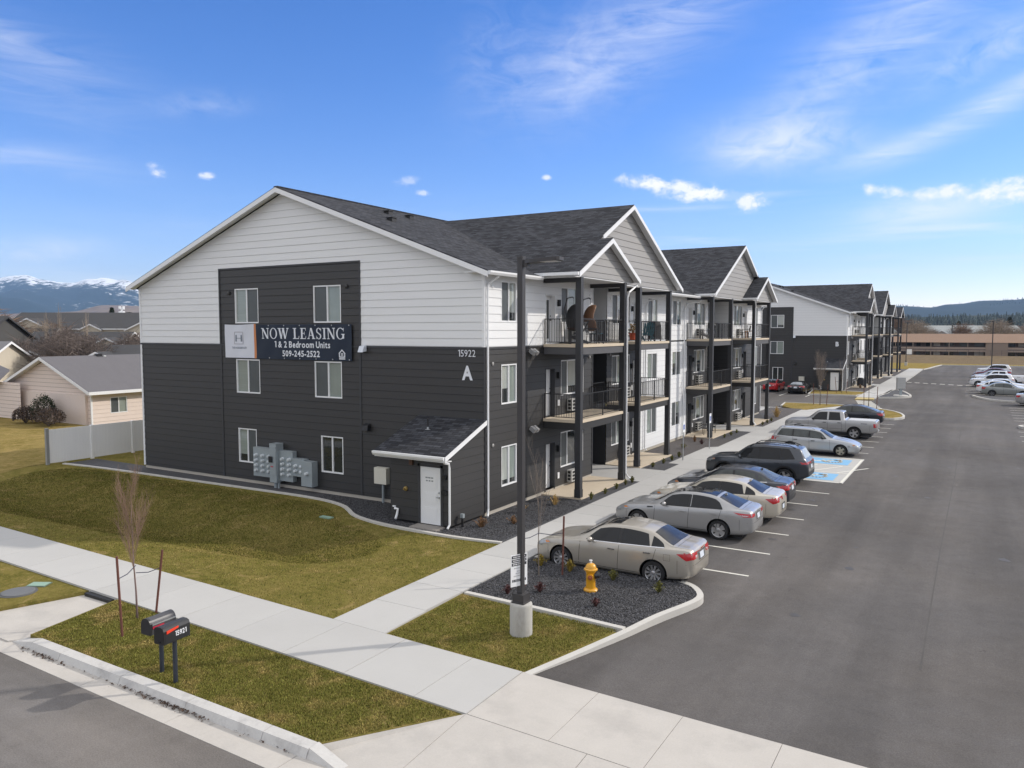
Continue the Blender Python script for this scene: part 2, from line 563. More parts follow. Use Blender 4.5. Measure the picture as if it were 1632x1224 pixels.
def asphalt_mat(name, col, axis=1):
    """rolled asphalt: wheel tracks along the lane, mottling, aggregate, drips and a few pale specks"""
    m = bpy.data.materials.new(name)
    m.use_nodes = True
    t = m.node_tree
    b = t.nodes['Principled BSDF']
    b.inputs['Roughness'].default_value = 0.88
    b.inputs['Specular IOR Level'].default_value = 0.14
    tc = nd(t, 'ShaderNodeTexCoord')

    def nz(scale, det=6, rough=0.6, st=(1, 1, 1), dist=0.0):
        mp = nd(t, 'ShaderNodeMapping')
        mp.inputs['Scale'].default_value = st
        t.links.new(tc.outputs['Object'], mp.inputs[0])
        n = nd(t, 'ShaderNodeTexNoise')
        n.inputs['Scale'].default_value = scale
        n.inputs['Detail'].default_value = det
        n.inputs['Roughness'].default_value = rough
        n.inputs['Distortion'].default_value = dist
        t.links.new(mp.outputs[0], n.inputs['Vector'])
        return n.outputs['Fac']

    def gain(f, amt):
        return mth(t, 'ADD', mth(t, 'MULTIPLY', mth(t, 'SUBTRACT', f, 0.5), amt), 1.0)

    def rng_(f, lo, hi, a, c):
        n = nd(t, 'ShaderNodeMapRange')
        n.inputs['From Min'].default_value, n.inputs['From Max'].default_value = lo, hi
        n.inputs['To Min'].default_value, n.inputs['To Max'].default_value = a, c
        t.links.new(f, n.inputs['Value'])
        return n.outputs[0]
    st = (1, 0.07, 1) if axis == 1 else (0.07, 1, 1)
    v = gain(nz(0.55, 5, 0.6, st, 0.3), 1.05)
    v = mth(t, 'MULTIPLY', v, gain(nz(0.13, 5, 0.55, (1, 1, 1), 0.6), 0.95))
    v = mth(t, 'MULTIPLY', v, gain(nz(1.6, 8, 0.7, (1, 1, 1), 0.4), 0.50))
    v = mth(t, 'MULTIPLY', v, gain(nz(38, 3, 0.8), 1.25))
    v = mth(t, 'MULTIPLY', v, rng_(nz(0.9, 7, 0.75, (1, 1, 1), 1.5), 0.64, 0.74, 1.0, 0.70))
    v = mth(t, 'MULTIPLY', v, rng_(nz(2.7, 4, 0.6, (1, 1, 1), 0.5), 0.70, 0.76, 1.0, 0.62))
    vo = nd(t, 'ShaderNodeTexVoronoi')
    vo.inputs['Scale'].default_value = 0.55
    t.links.new(tc.outputs['Object'], vo.inputs['Vector'])
    v = mth(t, 'ADD', v, rng_(vo.outputs['Distance'], 0.012, 0.020, 2.6, 0.0))
    cc = nd(t, 'ShaderNodeMix', data_type='RGBA')
    t.links.new(rng_(nz(0.2, 4, 0.5), 0.4, 0.6, 0, 1), cc.inputs['Factor'])
    cc.inputs['A'].default_value = (*col, 1)
    cc.inputs['B'].default_value = (col[0] * 0.95, col[1] * 0.97, col[2] * 1.0, 1)
    vm = nd(t, 'ShaderNodeVectorMath', operation='SCALE')
    t.links.new(cc.outputs['Result'], vm.inputs[0])
    t.links.new(v, vm.inputs['Scale'])
    t.links.new(vm.outputs[0], b.inputs['Base Color'])
    bp = nd(t, 'ShaderNodeBump')
    bp.inputs['Strength'].default_value = 0.35
    bp.inputs['Distance'].default_value = 0.02
    t.links.new(nz(60, 4, 0.7), bp.inputs['Height'])
    t.links.new(bp.outputs[0], b.inputs['Normal'])
    return m


ASPH = asphalt_mat('asphalt', (0.108, 0.100, 0.095), 1)
ASPH_STREET = asphalt_mat('street_asphalt', (0.160, 0.147, 0.136), 0)
PAINT_LINE = mat('line_paint', (0.66, 0.65, 0.58), 0.7, var=0.12, vs=6, fine=0.12, fs=40)
PAINT_BLUE = mat('blue_paint', (0.19, 0.42, 0.66), 0.7, var=0.08, vs=4)
GRAVEL = mat('basalt_gravel', (0.060, 0.060, 0.065), 0.8, var=0.25, vs=0.8, fine=0.95, fs=26, bump=1.0, bs=30)
STONE = mat('basalt_stone', (0.070, 0.070, 0.076), 0.75, island=0.85)
MULCH = mat('brown_gravel', (0.075, 0.066, 0.064), 0.85, var=0.2, vs=1, fine=0.9, fs=26, bump=1.0, bs=30)

# ================================================================== GROUND


def grass_mat(name, green, olive, tan, tanbias=0.56):
    m = bpy.data.materials.new(name)
    m.use_nodes = True
    t = m.node_tree
    b = t.nodes['Principled BSDF']
    b.inputs['Roughness'].default_value = 0.95
    b.inputs['Specular IOR Level'].default_value = 0.0
    tc = nd(t, 'ShaderNodeTexCoord')

    def noise(scale, det=6, rough=0.6, dist=0.0):
        n = nd(t, 'ShaderNodeTexNoise')
        n.inputs['Scale'].default_value = scale
        n.inputs['Detail'].default_value = det
        n.inputs['Roughness'].default_value = rough
        n.inputs['Distortion'].default_value = dist
        t.links.new(tc.outputs['Object'], n.inputs['Vector'])
        return n.outputs['Fac']

    def ramp(f, lo, hi):
        mr = nd(t, 'ShaderNodeMapRange')
        mr.inputs['From Min'].default_value = lo
        mr.inputs['From Max'].default_value = hi
        t.links.new(f, mr.inputs['Value'])
        return mr.outputs[0]

    def mix(f, a, c):
        mx = nd(t, 'ShaderNodeMix', data_type='RGBA')
        t.links.new(f, mx.inputs['Factor'])
        if isinstance(a, tuple):
            mx.inputs['A'].default_value = (*a, 1)
        else:
            t.links.new(a, mx.inputs['A'])
        mx.inputs['B'].default_value = (*c, 1)
        return mx.outputs['Result']
    c = mix(ramp(noise(0.55, 6, 0.65, 0.6), 0.38, 0.62), green, olive)
    c = mix(ramp(noise(3.5, 8, 0.72), 0.45, 0.70), c, tuple(v * 1.25 for v in olive))
    c = mix(ramp(noise(0.9, 8, 0.72, 1.2), tanbias, tanbias + 0.17), c, tan)
    c = mix(ramp(noise(16, 5, 0.8), 0.52, 0.78), c, tuple(v * 0.85 for v in tan))
    f = noise(26, 6, 0.85)
    vm = nd(t, 'ShaderNodeVectorMath', operation='SCALE')
    t.links.new(c, vm.inputs[0])
    t.links.new(mth(t, 'ADD', mth(t, 'MULTIPLY', f, 1.7), 0.15), vm.inputs['Scale'])
    t.links.new(vm.outputs[0], b.inputs['Base Color'])
    bp = nd(t, 'ShaderNodeBump')
    bp.inputs['Strength'].default_value = 0.7
    bp.inputs['Distance'].default_value = 0.04
    t.links.new(noise(34, 4, 0.8), bp.inputs['Height'])
    t.links.new(bp.outputs[0], b.inputs['Normal'])
    return m


GREEN, OLIVE, TANG = (0.115, 0.108, 0.026), (0.18, 0.150, 0.046), (0.36, 0.26, 0.12)
GRASS = grass_mat('winter_lawn', GREEN, OLIVE, TANG)
GRASS_TAN = grass_mat('dry_grass', (0.17, 0.135, 0.04), (0.24, 0.185, 0.07), (0.33, 0.24, 0.10), 0.5)
FIELD = grass_mat('dead_field', (0.13, 0.103, 0.07), (0.155, 0.122, 0.083), (0.21, 0.16, 0.105), 0.45)
BLADE_G_SHADED = mat('shaded_green_blade', (0.088, 0.088, 0.020), 0.95, island=0.7, spec=0.0, col2=(0.19, 0.145, 0.055), c2s=1.3, c2t=(0.48, 0.70), var=0.45, vs=1.6)  # greener grass of the dip, also darkened to deepen the shade there
BLADE = mat('grass_blade', (0.195, 0.192, 0.050), 0.95, island=0.8, spec=0.0, col2=(0.40, 0.285, 0.13), c2s=1.1, c2t=(0.50, 0.70), var=0.45, vs=2.2)

# the wide terrain: one sheet to the horizon
mb = MB()
N = 24
ext = 9400.0
xs = [-ext, -3000, -1200, -500, -200, -80, 0, 80, 200, 500, 1200, 3000, ext]
for i in range(len(xs)):
    for j in range(len(xs)):
        mb.v.append((xs[i], xs[j], -0.80))
for i in range(len(xs) - 1):
    for j in range(len(xs) - 1):
        n = len(xs)
        mb.f.append([i * n + j, (i + 1) * n + j, (i + 1) * n + j + 1, i * n + j + 1])
        mb.mi.append(0)
structure(mb.build('ground', mat('far_ground', (0.20, 0.165, 0.115), 0.95, var=0.35, vs=0.012, fine=0.3, fs=0.3, spec=0.1)))


# front lawn with its swale
def swale(x, y):
    u = max(-1.0, min(1.0, (y + 6.2) / 3.7))
    w = (math.cos(u * math.pi) + 1) / 2
    e = 1.0
    if x > -2.6:
        e = max(0.0, 1 - (x + 2.6) / 4.2)
    e = e * e * (3 - 2 * e)
    if x < -24:
        e *= max(0.0, 1 - (-24 - x) / 12)
    return -0.40 * w * e + 0.03 * math.sin(x * 0.9 + y * 0.6) * w


def sw_far(x):
    return -10.14 - 0.0332 * (x + 14.05)


def sw_near(x):
    return -12.25 - 0.0375 * (x + 9.71)


def grid_sheet(x0, x1, y0, y1, step, zf, name, m, smooth=True):
    nx, ny = max(1, int((x1 - x0) / step)), max(1, int((y1 - y0) / step))
    b = MB()
    for i in range(nx + 1):
        for j in range(ny + 1):
            x, y = x0 + (x1 - x0) * i / nx, y0 + (y1 - y0) * j / ny
            b.v.append((x, y, zf(x, y)))
    for i in range(nx):
        for j in range(ny):
            b.f.append([i * (ny + 1) + j, (i + 1) * (ny + 1) + j, (i + 1) * (ny + 1) + j + 1, i * (ny + 1) + j + 1])
            b.mi.append(0)
    return b.build(name, m, smooth=smooth)


structure(grid_sheet(-64, 2.5, -11.2, -0.2, 0.35, lambda x, y: swale(x, y) - 0.012, 'front_lawn', GRASS))
structure(grid_sheet(-64, 2.5, -0.2, 45.6, 1.2, lambda x, y: -0.014 + (0.10 * max(0, min(1, (-27 - x) / 10))), 'side_lawn', GRASS))
structure(grid_sheet(-64, -26.2, -7, 8.4, 0.7, lambda x, y: 0.012 + 0.10 * max(0, min(1, (-27 - x) / 10)) - 0.05 * max(0, min(1, (-y - 3) / 3)) + min(0, swale(x, y)), 'neighbour_lawn', GRASS_TAN))

# strip between the pavement and the street
KY0, KY1 = -15.21, -14.92


def strip_poly(x0, x1):
    return [(x0, sw_near(x0) - 0.0), (x0, -14.9), (x1, -14.9), (x1, sw_near(x1))]


mb = MB()
mb.slab([(-3.38, sw_near(-3.38)), (-2.86, -14.93), (6.35, -15.02), (7.86, sw_near(7.86))], -0.005, -0.3)
mb.slab([(-40, sw_near(-40)), (-40, -14.9), (-5.45, -14.55), (-4.72, sw_near(-4.72))], -0.02, -0.3)
structure(mb.build('verge_lawn', GRASS))

# street pavement, slab by slab with open joints
mb = MB()
rng = random.Random(3)
x = -64.0
edges = []
while x < 7.9:
    edges.append(x)
    x += 1.86
edges.append(7.93)
for a, b in zip(edges[:-1], edges[1:]):
    g = 0.007
    mb.slab([(a + g, sw_near(a)), (b - g, sw_near(b)), (b - g, sw_far(b)), (a + g, sw_far(a))], 0.03 + rng.uniform(-0.002, 0.002), -0.2)
structure(mb.build('street_pavement', CONC))
# drive entrance: pavement bays and the sloping apron
mb = MB()
for a, b in ((7.945, 9.65), (9.66, 11.35), (11.36, 13.1), (13.11, 14.9), (14.91, 16.7), (16.71, 18.5), (18.51, 22), (22.01, 30)):
    mb.slab([(a, sw_near(a)), (b, sw_near(b)), (b, sw_far(b)), (a, sw_far(a))], 0.028, -0.25)
xa = [6.35, 7.92, 10.4, 13.1, 15.8, 18.6, 24, 30]
for i, (a, b) in enumerate(zip(xa[:-1], xa[1:])):
    yA, yB = -15.16 - 0.01 * (a - 6), -15.16 - 0.01 * (b - 6)
    ta = sw_near(a) - 0.012 if i else -15.02
    p = [(a + 0.006, yA), (b - 0.006, yB), (b - 0.006, sw_near(b) - 0.012), (a + 0.006, ta)]
    zz = [-0.13, -0.13, 0.024, 0.024 if i else -0.01]
    mb.add([(q[0], q[1], z) for q, z in zip(p, zz)] + [(q[0], q[1], -0.3) for q in p], [(0, 1, 2, 3), (0, 4, 5, 1), (1, 5, 6, 2), (2, 6, 7, 3), (3, 7, 4, 0)])
structure(mb.build('drive_apron', CONC_OLD))
# storm water inlet ramp through the verge, with its opening under the pavement
mb = MB()
mb.slab([(-5.52, -14.75), (-4.72, sw_near(-4.72) - 0.02), (-3.42, sw_near(-3.42) - 0.02), (-2.95, -14.93), (-3.2, -15.25), (-5.6, -15.25)], -0.115, -0.3)
structure(mb.build('inlet_ramp', CONC_OLD))
mb = MB()
mb.box(-4.66, -12.6, -0.2, -3.5, -12.44, -0.03)
structure(mb.build('inlet_opening', BLACK))
mb = MB()
OUTF = [(-4.15, sw_far(-4.1) - 0.02), (-3.1, sw_far(-3.1) - 0.02), (-2.75, sw_far(-2.9) + 0.62), (-3.75, sw_far(-3.8) + 0.86)]
mb.ext([(x, y, -0.02 - 0.07 * (y - sw_far(x))) for x, y in OUTF], (0, 0, -0.5))
structure(mb.build('inlet_outfall', CONC_OLD))
# kerb and gutter along the street
mb = MB()
xk = [-2.35, -1.2, 1.0, 3.1, 5.2, 6.3]
for a, b in zip(xk[:-1], xk[1:]):
    ya, yb = -14.93 - 0.008 * (a + 2.8), -14.93 - 0.008 * (b + 2.8)
    g = 0.006
    z0a = 0.012
    mb.add([(a + g, ya - 0.29, -0.15), (b - g, yb - 0.29, -0.15), (b - g, yb - 0.22, z0a - 0.015), (a + g, ya - 0.22, z0a - 0.015), (b - g, yb, z0a), (a + g, ya, z0a), (a + g, ya, -0.3), (b - g, yb, -0.3)],
           [(0, 1, 2, 3), (3, 2, 4, 5), (5, 4, 7, 6), (0, 3, 5, 6), (1, 7, 4, 2)])
# nosed ends
mb.add([(-2.35, -15.22, -0.15), (-2.35, -15.15, 0.0), (-2.35, -14.93, 0.012), (-3.2, -15.18, -0.145), (-3.1, -14.95, -0.13)], [(0, 1, 3), (1, 2, 4, 3)])
mb.add([(6.3, -15.27, -0.15), (6.3, -15.2, 0.0), (6.3, -14.98, 0.012), (7.1, -15.3, -0.148), (7.1, -15.1, -0.13)], [(0, 3, 1), (1, 3, 4, 2)])
for a, b in ((-46, -24), (-24, -5.6)):
    mb.box(a, -15.2, -0.3, b - 0.01, -14.88, 0.0)
structure(mb.build('street_kerb', KERB_STREET))
mb = MB()
xg = [-46, -20, -8, -2.98, 0.4, 3.2, 6.1, 9.0, 14, 20, 30]
for a, b in zip(xg[:-1], xg[1:]):
    mb.slab([(a, -15.14), (a, -15.62 - 0.022 * (a + 3)), (b - 0.012, -15.62 - 0.022 * (b + 3)), (b - 0.012, -15.14)], -0.148, -0.3)
structure(mb.build('street_gutter', CONC_OLD))
mb = MB()
mb.slab([(-60, -15.0), (-60, -40), (40, -40), (40, -15.0)], -0.155, -0.34)
structure(mb.build('street', ASPH_STREET))

# fallen leaves caught in the gutter
mb = MB()
rng = random.Random(9)
for i in range(420):
    x = rng.choice((rng.gauss(-1.75, 0.35), rng.uniform(-2.6, 6), rng.gauss(1.9, 0.5), rng.gauss(2.7, 0.3), rng.gauss(3.3, 0.4)))
    if x < -2.7 or x > 6.3:
        continue
    y = -15.24 - abs(rng.gauss(0, 0.06))
    a = rng.uniform(0, 6.28)
    s = rng.uniform(0.012, 0.035)
    c = Vector((x, y, -0.135 + rng.uniform(0, 0.03)))
    d = Vector((math.cos(a), math.sin(a), rng.uniform(-.5, .5))) * s
    e = Vector((-math.sin(a), math.cos(a), rng.uniform(-.5, .5))) * s * 0.6
    mb.quad(c - d, c - e, c + d, c + e)
lv = mb.build('leaf_litter', mat('dead_leaf', (0.075, 0.045, 0.03), 0.9, island=0.6))
tag(lv, 'brown dead leaves caught against the street kerb', 'leaves', kind='stuff')

# parking lot sheet, falling away from the drive
mb = MB()
ys = [-10.92, -9.0, -6.5, 160.5]
zs = [0.0, -0.06, -0.14, -0.14]
for x0, x1 in ((2.6, 34),):
    for k in range(3):
        sl = 0.0332
        a0, a1 = (ys[k] - (sl * (x0 - 8) if k == 0 else 0)), (ys[k] - (sl * (x1 - 8) if k == 0 else 0))
        mb.quad((x0, a0, zs[k]), (x1, a1, zs[k]), (x1, ys[k + 1], zs[k + 1]), (x0, ys[k + 1], zs[k + 1]))
mb.quad((-34, 45.6, -0.14), (2.6, 45.6, -0.14), (2.6, 160.5, -0.14), (-34, 160.5, -0.14))
structure(mb.build('parking_lot', ASPH, weld=True))

# stall lines
mb = MB()


def line(b, x0, x1, y, w=0.095, z=-0.135):
    b.quad((x0, y - w / 2, z), (x1, y - w / 2, z), (x1, y + w / 2, z), (x0, y + w / 2, z))


for y in (-1.65, 0.95, 3.66, 6.26, 9.05, 11.78):
    line(mb, 4.3, 10.22 + 0.01 * y, y)
for y in (24.9, 27.6, 30.3, 33.0, 35.7, 38.4, 41.1):
    line(mb, 4.3, 10.45, y)
for y in (14.55, 22.35):
    line(mb, 4.3, 10.45, y, 0.11, -0.118)
mb.quad((10.35, 14.5, -0.118), (10.47, 14.5, -0.118), (10.5, 22.4, -0.118), (10.38, 22.4, -0.118))
# hatching between the two accessible stalls
for k in range(5):
    y0 = 17.25 + 0.1
    xx = 4.8 + k * 1.25
    mb.quad((xx, 17.3, -0.117), (xx + 0.12, 17.3, -0.117), (xx + 1.32, 19.4, -0.117), (xx + 1.2, 19.4, -0.117))
for y in (17.25, 19.45):
    line(mb, 4.3, 10.38, y, 0.09, -0.1165)
# right hand rows
for y in (35.5, 38.2, 40.9, 48.8, 51.2, 53.6, 56.0, 58.4, 60.8):
    line(mb, 18.35, 23.5, y)
for y in (74.2, 77.2, 80.2, 83.2, 86.2, 89.2, 92.2, 95.2, 98.2, 101.2, 104.2):
    line(mb, 14.6, 20, y)
for x in (-2.95, -0.2, -5.9, -8.7):
    mb.quad((x, 64.2, -0.135), (x + 0.1, 64.2, -0.135), (x + 0.1, 70, -0.135), (x, 70, -0.135))
for k in range(8):
    x = 7.35 + k * 1.02
    y = 95.9 - 0.52 * k
    mb.quad((x, y, -0.135), (x + 0.62, y - 0.3, -0.135), (x + 0.7, y + 0.25, -0.135), (x + 0.08, y + 0.55, -0.135))
# zebra crossing between the two blocks
for k in range(8):
    f = k / 7
    xl, xr = 5.2 + (6.6 - 5.2) * (1 - f), 6.75 + (8.6 - 6.75) * (1 - f)
    y = 53.6 + 8.0 * f
    mb.quad((xl, y, -0.135), (xr, y - 0.7, -0.135), (xr - 0.05, y - 0.15, -0.135), (xl - 0.05, y + 0.55, -0.135))
structure(mb.build('road_markings', PAINT_LINE))

# drips and seams on the paving
mb = MB()
rg = random.Random(17)
for i in range(46):
    if i < 26:
        x, y = rg.choice((rg.uniform(5.0, 6.2), rg.uniform(8.8, 10.2))), rg.choice((-0.4, 2.4, 5.0, 7.7, 10.4, 26.2, 29, 31.6, 37, 40)) + rg.uniform(-0.5, 0.5)
    else:
        x, y = rg.uniform(11, 18), rg.uniform(-8, 34)
    r = rg.uniform(0.03, 0.16)
    n = 12
    ph = rg.uniform(0, 6)
    mb.quad(*[(x + r * (1 + 0.3 * math.sin(2 * t + ph) + rg.uniform(-.15, .15)) * math.cos(t), y + r * 1.2 * (1 + 0.25 * math.sin(3 * t + ph) + rg.uniform(-.15, .15)) * math.sin(t), -0.1372 if y > -6.4 else -0.056) for t in [2 * math.pi * k / n for k in range(n)]]) if y > -6.3 else None
structure(mb.build('oil_stains', mat('oiled_asphalt', (0.060, 0.056, 0.054), 0.6, var=0.3, vs=8)))
mb = MB()
for pts in ([(11.0, 13.3), (14.2, 13.1), (18.0, 12.8), (23.5, 12.5)], [(14.9, -6.2), (14.88, 4), (14.95, 20), (14.8, 48), (14.9, 85)]):
    for (xa, ya), (xb, yb) in zip(pts[:-1], pts[1:]):
        d = Vector((xb - xa, yb - ya)).normalized()
        nx, ny = -d.y * 0.016, d.x * 0.016
        mb.quad((xa + nx, ya + ny, -0.1368), (xb + nx, yb + ny, -0.1368), (xb - nx, yb - ny, -0.1368), (xa - nx, ya - ny, -0.1368))
structure(mb.build('paving_seam', mat('seam_asphalt', (0.072, 0.068, 0.065), 0.9, var=0.4, vs=1.5)))

# accessible pad of concrete with two blue squares
mb = MB()
mb.slab([(4.2, 14.5), (10.5, 14.5), (10.53, 22.4), (4.2, 22.4)], -0.122, -0.3)
mb.slab([(-8, 46.2), (-0.6, 46.2), (0.2, 50.4), (-8, 50.4)], -0.122, -0.3)
structure(mb.build('accessible_bay_pad', CONC))


def wheelchair(b, o, ux, uy, s):
    """the white wheelchair figure, drawn in strokes on the plane o + ux*a + uy*b"""
    o, ux, uy = Vector(o), Vector(ux), Vector(uy)

    def st(pts, w):
        for p, q in zip(pts[:-1], pts[1:]):
            d = Vector((q[0] - p[0], q[1] - p[1]))
            if d.length < 1e-6:
                continue
            d.normalize()
            n = Vector((-d.y, d.x)) * w / 2
            e = d * w * 0.25
            P = [(p[0] - e.x + n.x, p[1] - e.y + n.y), (q[0] + e.x + n.x, q[1] + e.y + n.y), (q[0] + e.x - n.x, q[1] + e.y - n.y), (p[0] - e.x - n.x, p[1] - e.y - n.y)]
            b.quad(*[o + ux * a * s + uy * c * s for a, c in P])
    arc = [(0.02 + 0.26 * math.cos(R(t)), -0.12 + 0.26 * math.sin(R(t))) for t in range(110, 351, 20)]
    st(arc, 0.10)
    st([(-0.06, 0.30), (-0.03, -0.02), (0.20, -0.02), (0.32, -0.33), (0.40, -0.30)], 0.115)
    st([(-0.05, 0.14), (0.15, 0.14)], 0.09)
    c = [(-0.07 + 0.095 * math.cos(R(t)), 0.42 + 0.095 * math.sin(R(t))) for t in range(0, 360, 40)]
    b.quad(*[o + ux * a * s + uy * d * s for a, d in c])


mb = MB()
mw = MB()
for x0, x1, y0, y1 in ((7.75, 10.0, 15.0, 16.9), (7.75, 10.0, 19.85, 21.75), (-5.2, -3.0, 46.9, 49.0)):
    mb.quad((x0, y0, -0.117), (x1, y0, -0.117), (x1, y1, -0.117), (x0, y1, -0.117))
    wheelchair(mw, ((x0 + x1) / 2, (y0 + y1) / 2, -0.113), (0, 1, 0), (-1, 0, 0), 1.75)
structure(mb.build('blue_marking', PAINT_BLUE))
structure(mw.build('wheelchair_marking', PAINT_LINE))

# walkway in front of building A
mb = MB()
y = sw_far(3.3) + 0.02
first = True
while y < 46.5:
    y2 = y + 1.62
    g = 0.006
    xr = 4.08
    if first:
        mb.slab([(2.52, sw_far(2.5) + 0.012), (4.18, sw_far(4.2) + 0.012), (4.12, y2 - g), (2.50, y2 - g)], 0.03, -0.3)
        first = False
    else:
        mb.slab([(2.49, y + g), (xr, y + g), (xr, y2 - g), (2.49, y2 - g)], 0.03 + rng.uniform(-0.0015, 0.0015), -0.3)
    y = y2
# ramp nib at the accessible stalls
mb.slab([(1.9, 14.9), (2.478, 14.9), (2.478, 22.0), (1.9, 21.4)], 0.027, -0.2)
for (ya, yb) in ((9.33, 12.62), (30.0, 33.3)):
    mb.slab([(-4.2, ya), (2.478, ya), (2.478, yb), (-4.2, yb)], 0.036, -0.2)
structure(mb.build('front_walkway', CONC))
# walkway of building B and beyond
mb = MB()
y = 64.6
while y < 135:
    y2 = y + 2.4
    mb.slab([(4.9, y), (6.6 if y < 70 else 7.25, y), (7.25 if y > 68 else 6.9, y2 - 0.012), (4.9, y2 - 0.012)], 0.03, -0.3)
    y = y2
mb.slab([(2.5, 46.6), (4.08, 46.6), (6.9, 53.2), (5.4, 54.0)], 0.03, -0.3)
mb.slab([(-0.3, 73.0), (4.2, 72.75), (4.85, 73.2), (-0.3, 73.6)], 0.03, -0.3)
for (ya, yb) in ((9.33, 12.62), (30.0, 33.3)):
    mb.slab([(-1.8, 74.5 + ya), (4.88, 74.5 + ya), (4.88, 74.5 + yb), (-1.8, 74.5 + yb)], 0.036, -0.2)
structure(mb.build('rear_walkway', CONC))
mb = MB()
mb.slab([(5.0, 62.4), (6.7, 63.2), (6.6, 64.5), (4.95, 64.5)], 0.0, -0.3)
structure(mb.build('tactile_ramp', mat('yellow_paving', (0.50, 0.40, 0.18), 0.8, var=0.1)))


# patios
mb = MB()
for oy in (0.0, 74.5):
    ox = 2.4 if oy else 0.0
    for x0, x1, y0, y1 in ((0, 1.86, 4.45, 9.31), (-0.7, 1.2, 12.64, 17.42), (-0.7, 1.2, 25.28, 29.98), (0, 1.86, 33.32, 38.2)):
        mb.slab([(ox + x0, oy + y0), (ox + x1, oy + y0), (ox + x1, oy + y1), (ox + x0, oy + y1)], 0.075, -0.2)
mb.slab([(2.4, 122.2), (4.26, 122.2), (4.26, 127.4), (2.4, 127.4)], 0.075, -0.2)
structure(mb.build('patio_slabs', TAN_CONC))

# gravel beds
EDGE = [(-25.4, -1.5), (-22, -1.22), (-16, -1.05), (-10.5, -0.92), (-8.67, -0.90), (-7.2, -1.0), (-5.95, -1.34), (-5.2, -1.78), (-4.55, -2.25), (-3.88, -2.55), (-2.9, -2.8), (-1.63, -2.93), (0.72, -2.99), (2.44, -2.78)]
mb = MB()
mb.slab(EDGE + [(2.475, -2.7), (2.475, 43.9), (-0.5, 43.9), (-0.5, 0.3), (-20.4, 0.3), (-25.4, 0.3)], 0.018, -0.2)
structure(mb.build('gravel_bed', GRAVEL))
mb = MB()
mb.slab([(1.95, 17.5), (2.46, 17.5), (2.46, 25.2), (1.95, 25.2)], 0.022, -0.1)
mb.slab([(-0.6, 17.5), (1.9, 17.5), (1.9, 25.2), (-0.6, 25.2)], 0.022, -0.1)
mb.slab([(1.3, 34), (2.46, 34), (2.46, 48.5), (-0.4, 48.5), (-0.4, 43), (1.3, 43)], 0.023, -0.1)
mb.slab([(2.0, 73.8), (4.86, 73.8), (4.86, 134), (2.0, 134)], 0.018, -0.2)
structure(mb.build('brown_gravel_bed', MULCH))


def strip(b, pts, w, z1, z0, closed=False):
    """a kerb of constant width along a plan line"""
    n = len(pts)
    L, Rr = [], []
    for i in range(n):
        p = Vector(pts[i])
        if closed:
            a, c = Vector(pts[i - 1]), Vector(pts[(i + 1) % n])
        else:
            a, c = Vector(pts[max(0, i - 1)]), Vector(pts[min(n - 1, i + 1)])
        d = (c - a).normalized()
        nn = Vector((-d.y, d.x)) * w / 2
        L.append(p + nn)
        Rr.append(p - nn)
    m = n if closed else n - 1
    for i in range(m):
        j = (i + 1) % n
        b.ext([(L[i].x, L[i].y, z0), (L[j].x, L[j].y, z0), (Rr[j].x, Rr[j].y, z0), (Rr[i].x, Rr[i].y, z0)], (0, 0, z1 - z0))


def smooth_line(pts, n=5, closed=False):
    out = []
    P = [Vector(p) for p in pts]
    m = len(P)
    for i in range(m if closed else m - 1):
        if closed:
            p0, p1, p2, p3 = P[i - 1], P[i], P[(i + 1) % m], P[(i + 2) % m]
        else:
            p0, p1, p2, p3 = P[max(0, i - 1)], P[i], P[i + 1], P[min(m - 1, i + 2)]
        for k in range(n):
            t = k / n
            out.append(tuple(0.5 * ((2 * p1) + (p2 - p0) * t + (2 * p0 - 5 * p1 + 4 * p2 - p3) * t * t + (3 * p1 - p0 - 3 * p2 + p3) * t ** 3)))
    if not closed:
        out.append(tuple(P[-1]))
    return out


mb = MB()
strip(mb, smooth_line(EDGE, 3), 0.15, 0.05, -0.1)
strip(mb, [(4.2, -7.46), (6.5, -7.53), (8.82, -7.66)], 0.15, 0.055, -0.1)
structure(mb.build('bed_edging', KERB))

# corner island: gravel, lawn and its kerb
OUT = smooth_line([(8.06, -10.9), (8.42, -9.6), (8.86, -7.9), (9.16, -6.5), (9.52, -5.35), (9.66, -4.75), (9.58, -4.3), (9.2, -3.78), (8.6, -3.5), (7.9, -3.42), (6.2, -3.46), (4.15, -3.52)], 4)
mb = MB()
inner = [(x, y) for x, y in OUT if y > -7.6]
mb.slab([(4.09, -3.55), (4.09, -7.4), (8.78, -7.6)] + inner[:-1], 0.0, -0.28)
structure(mb.build('island_gravel', GRAVEL))
mb = MB()
inner = [(x, y) for x, y in OUT if y < -7.6]
mb.slab([(4.12, -7.5), (4.19, sw_far(4.2) + 0.02), (8.02, sw_far(8) + 0.02)] + inner[1:], 0.004, -0.28)
structure(mb.build('island_lawn', GRASS))
mb = MB()
strip(mb, OUT, 0.17, 0.03, -0.3)
ISL2 = smooth_line([(4.15, 44.2), (9.3, 44.15), (10.35, 44.9), (10.7, 46.4), (10.2, 49.2), (9.0, 51.6), (7.0, 53.4)], 4)
strip(mb, ISL2, 0.17, 0.03, -0.3)
ISL3 = smooth_line([(7.3, 77.6), (7.05, 72), (6.75, 66.4), (7.4, 65.9), (8.9, 67.2), (9.65, 69.2), (9.1, 73), (8.2, 76.8)], 4, True)
strip(mb, ISL3, 0.2, 0.03, -0.3, True)
ISL4 = smooth_line([(21.5, 66.4), (18.7, 67.5), (17.1, 68.6), (16.2, 70.6), (15.6, 72.6), (15.4, 73.6)], 4)
strip(mb, ISL4, 0.2, 0.03, -0.3)
ISL5 = [(0.1, 50.9), (-0.3, 54.5), (4.4, 54.9), (5.2, 54.2)]
strip(mb, ISL5, 0.17, 0.03, -0.3)
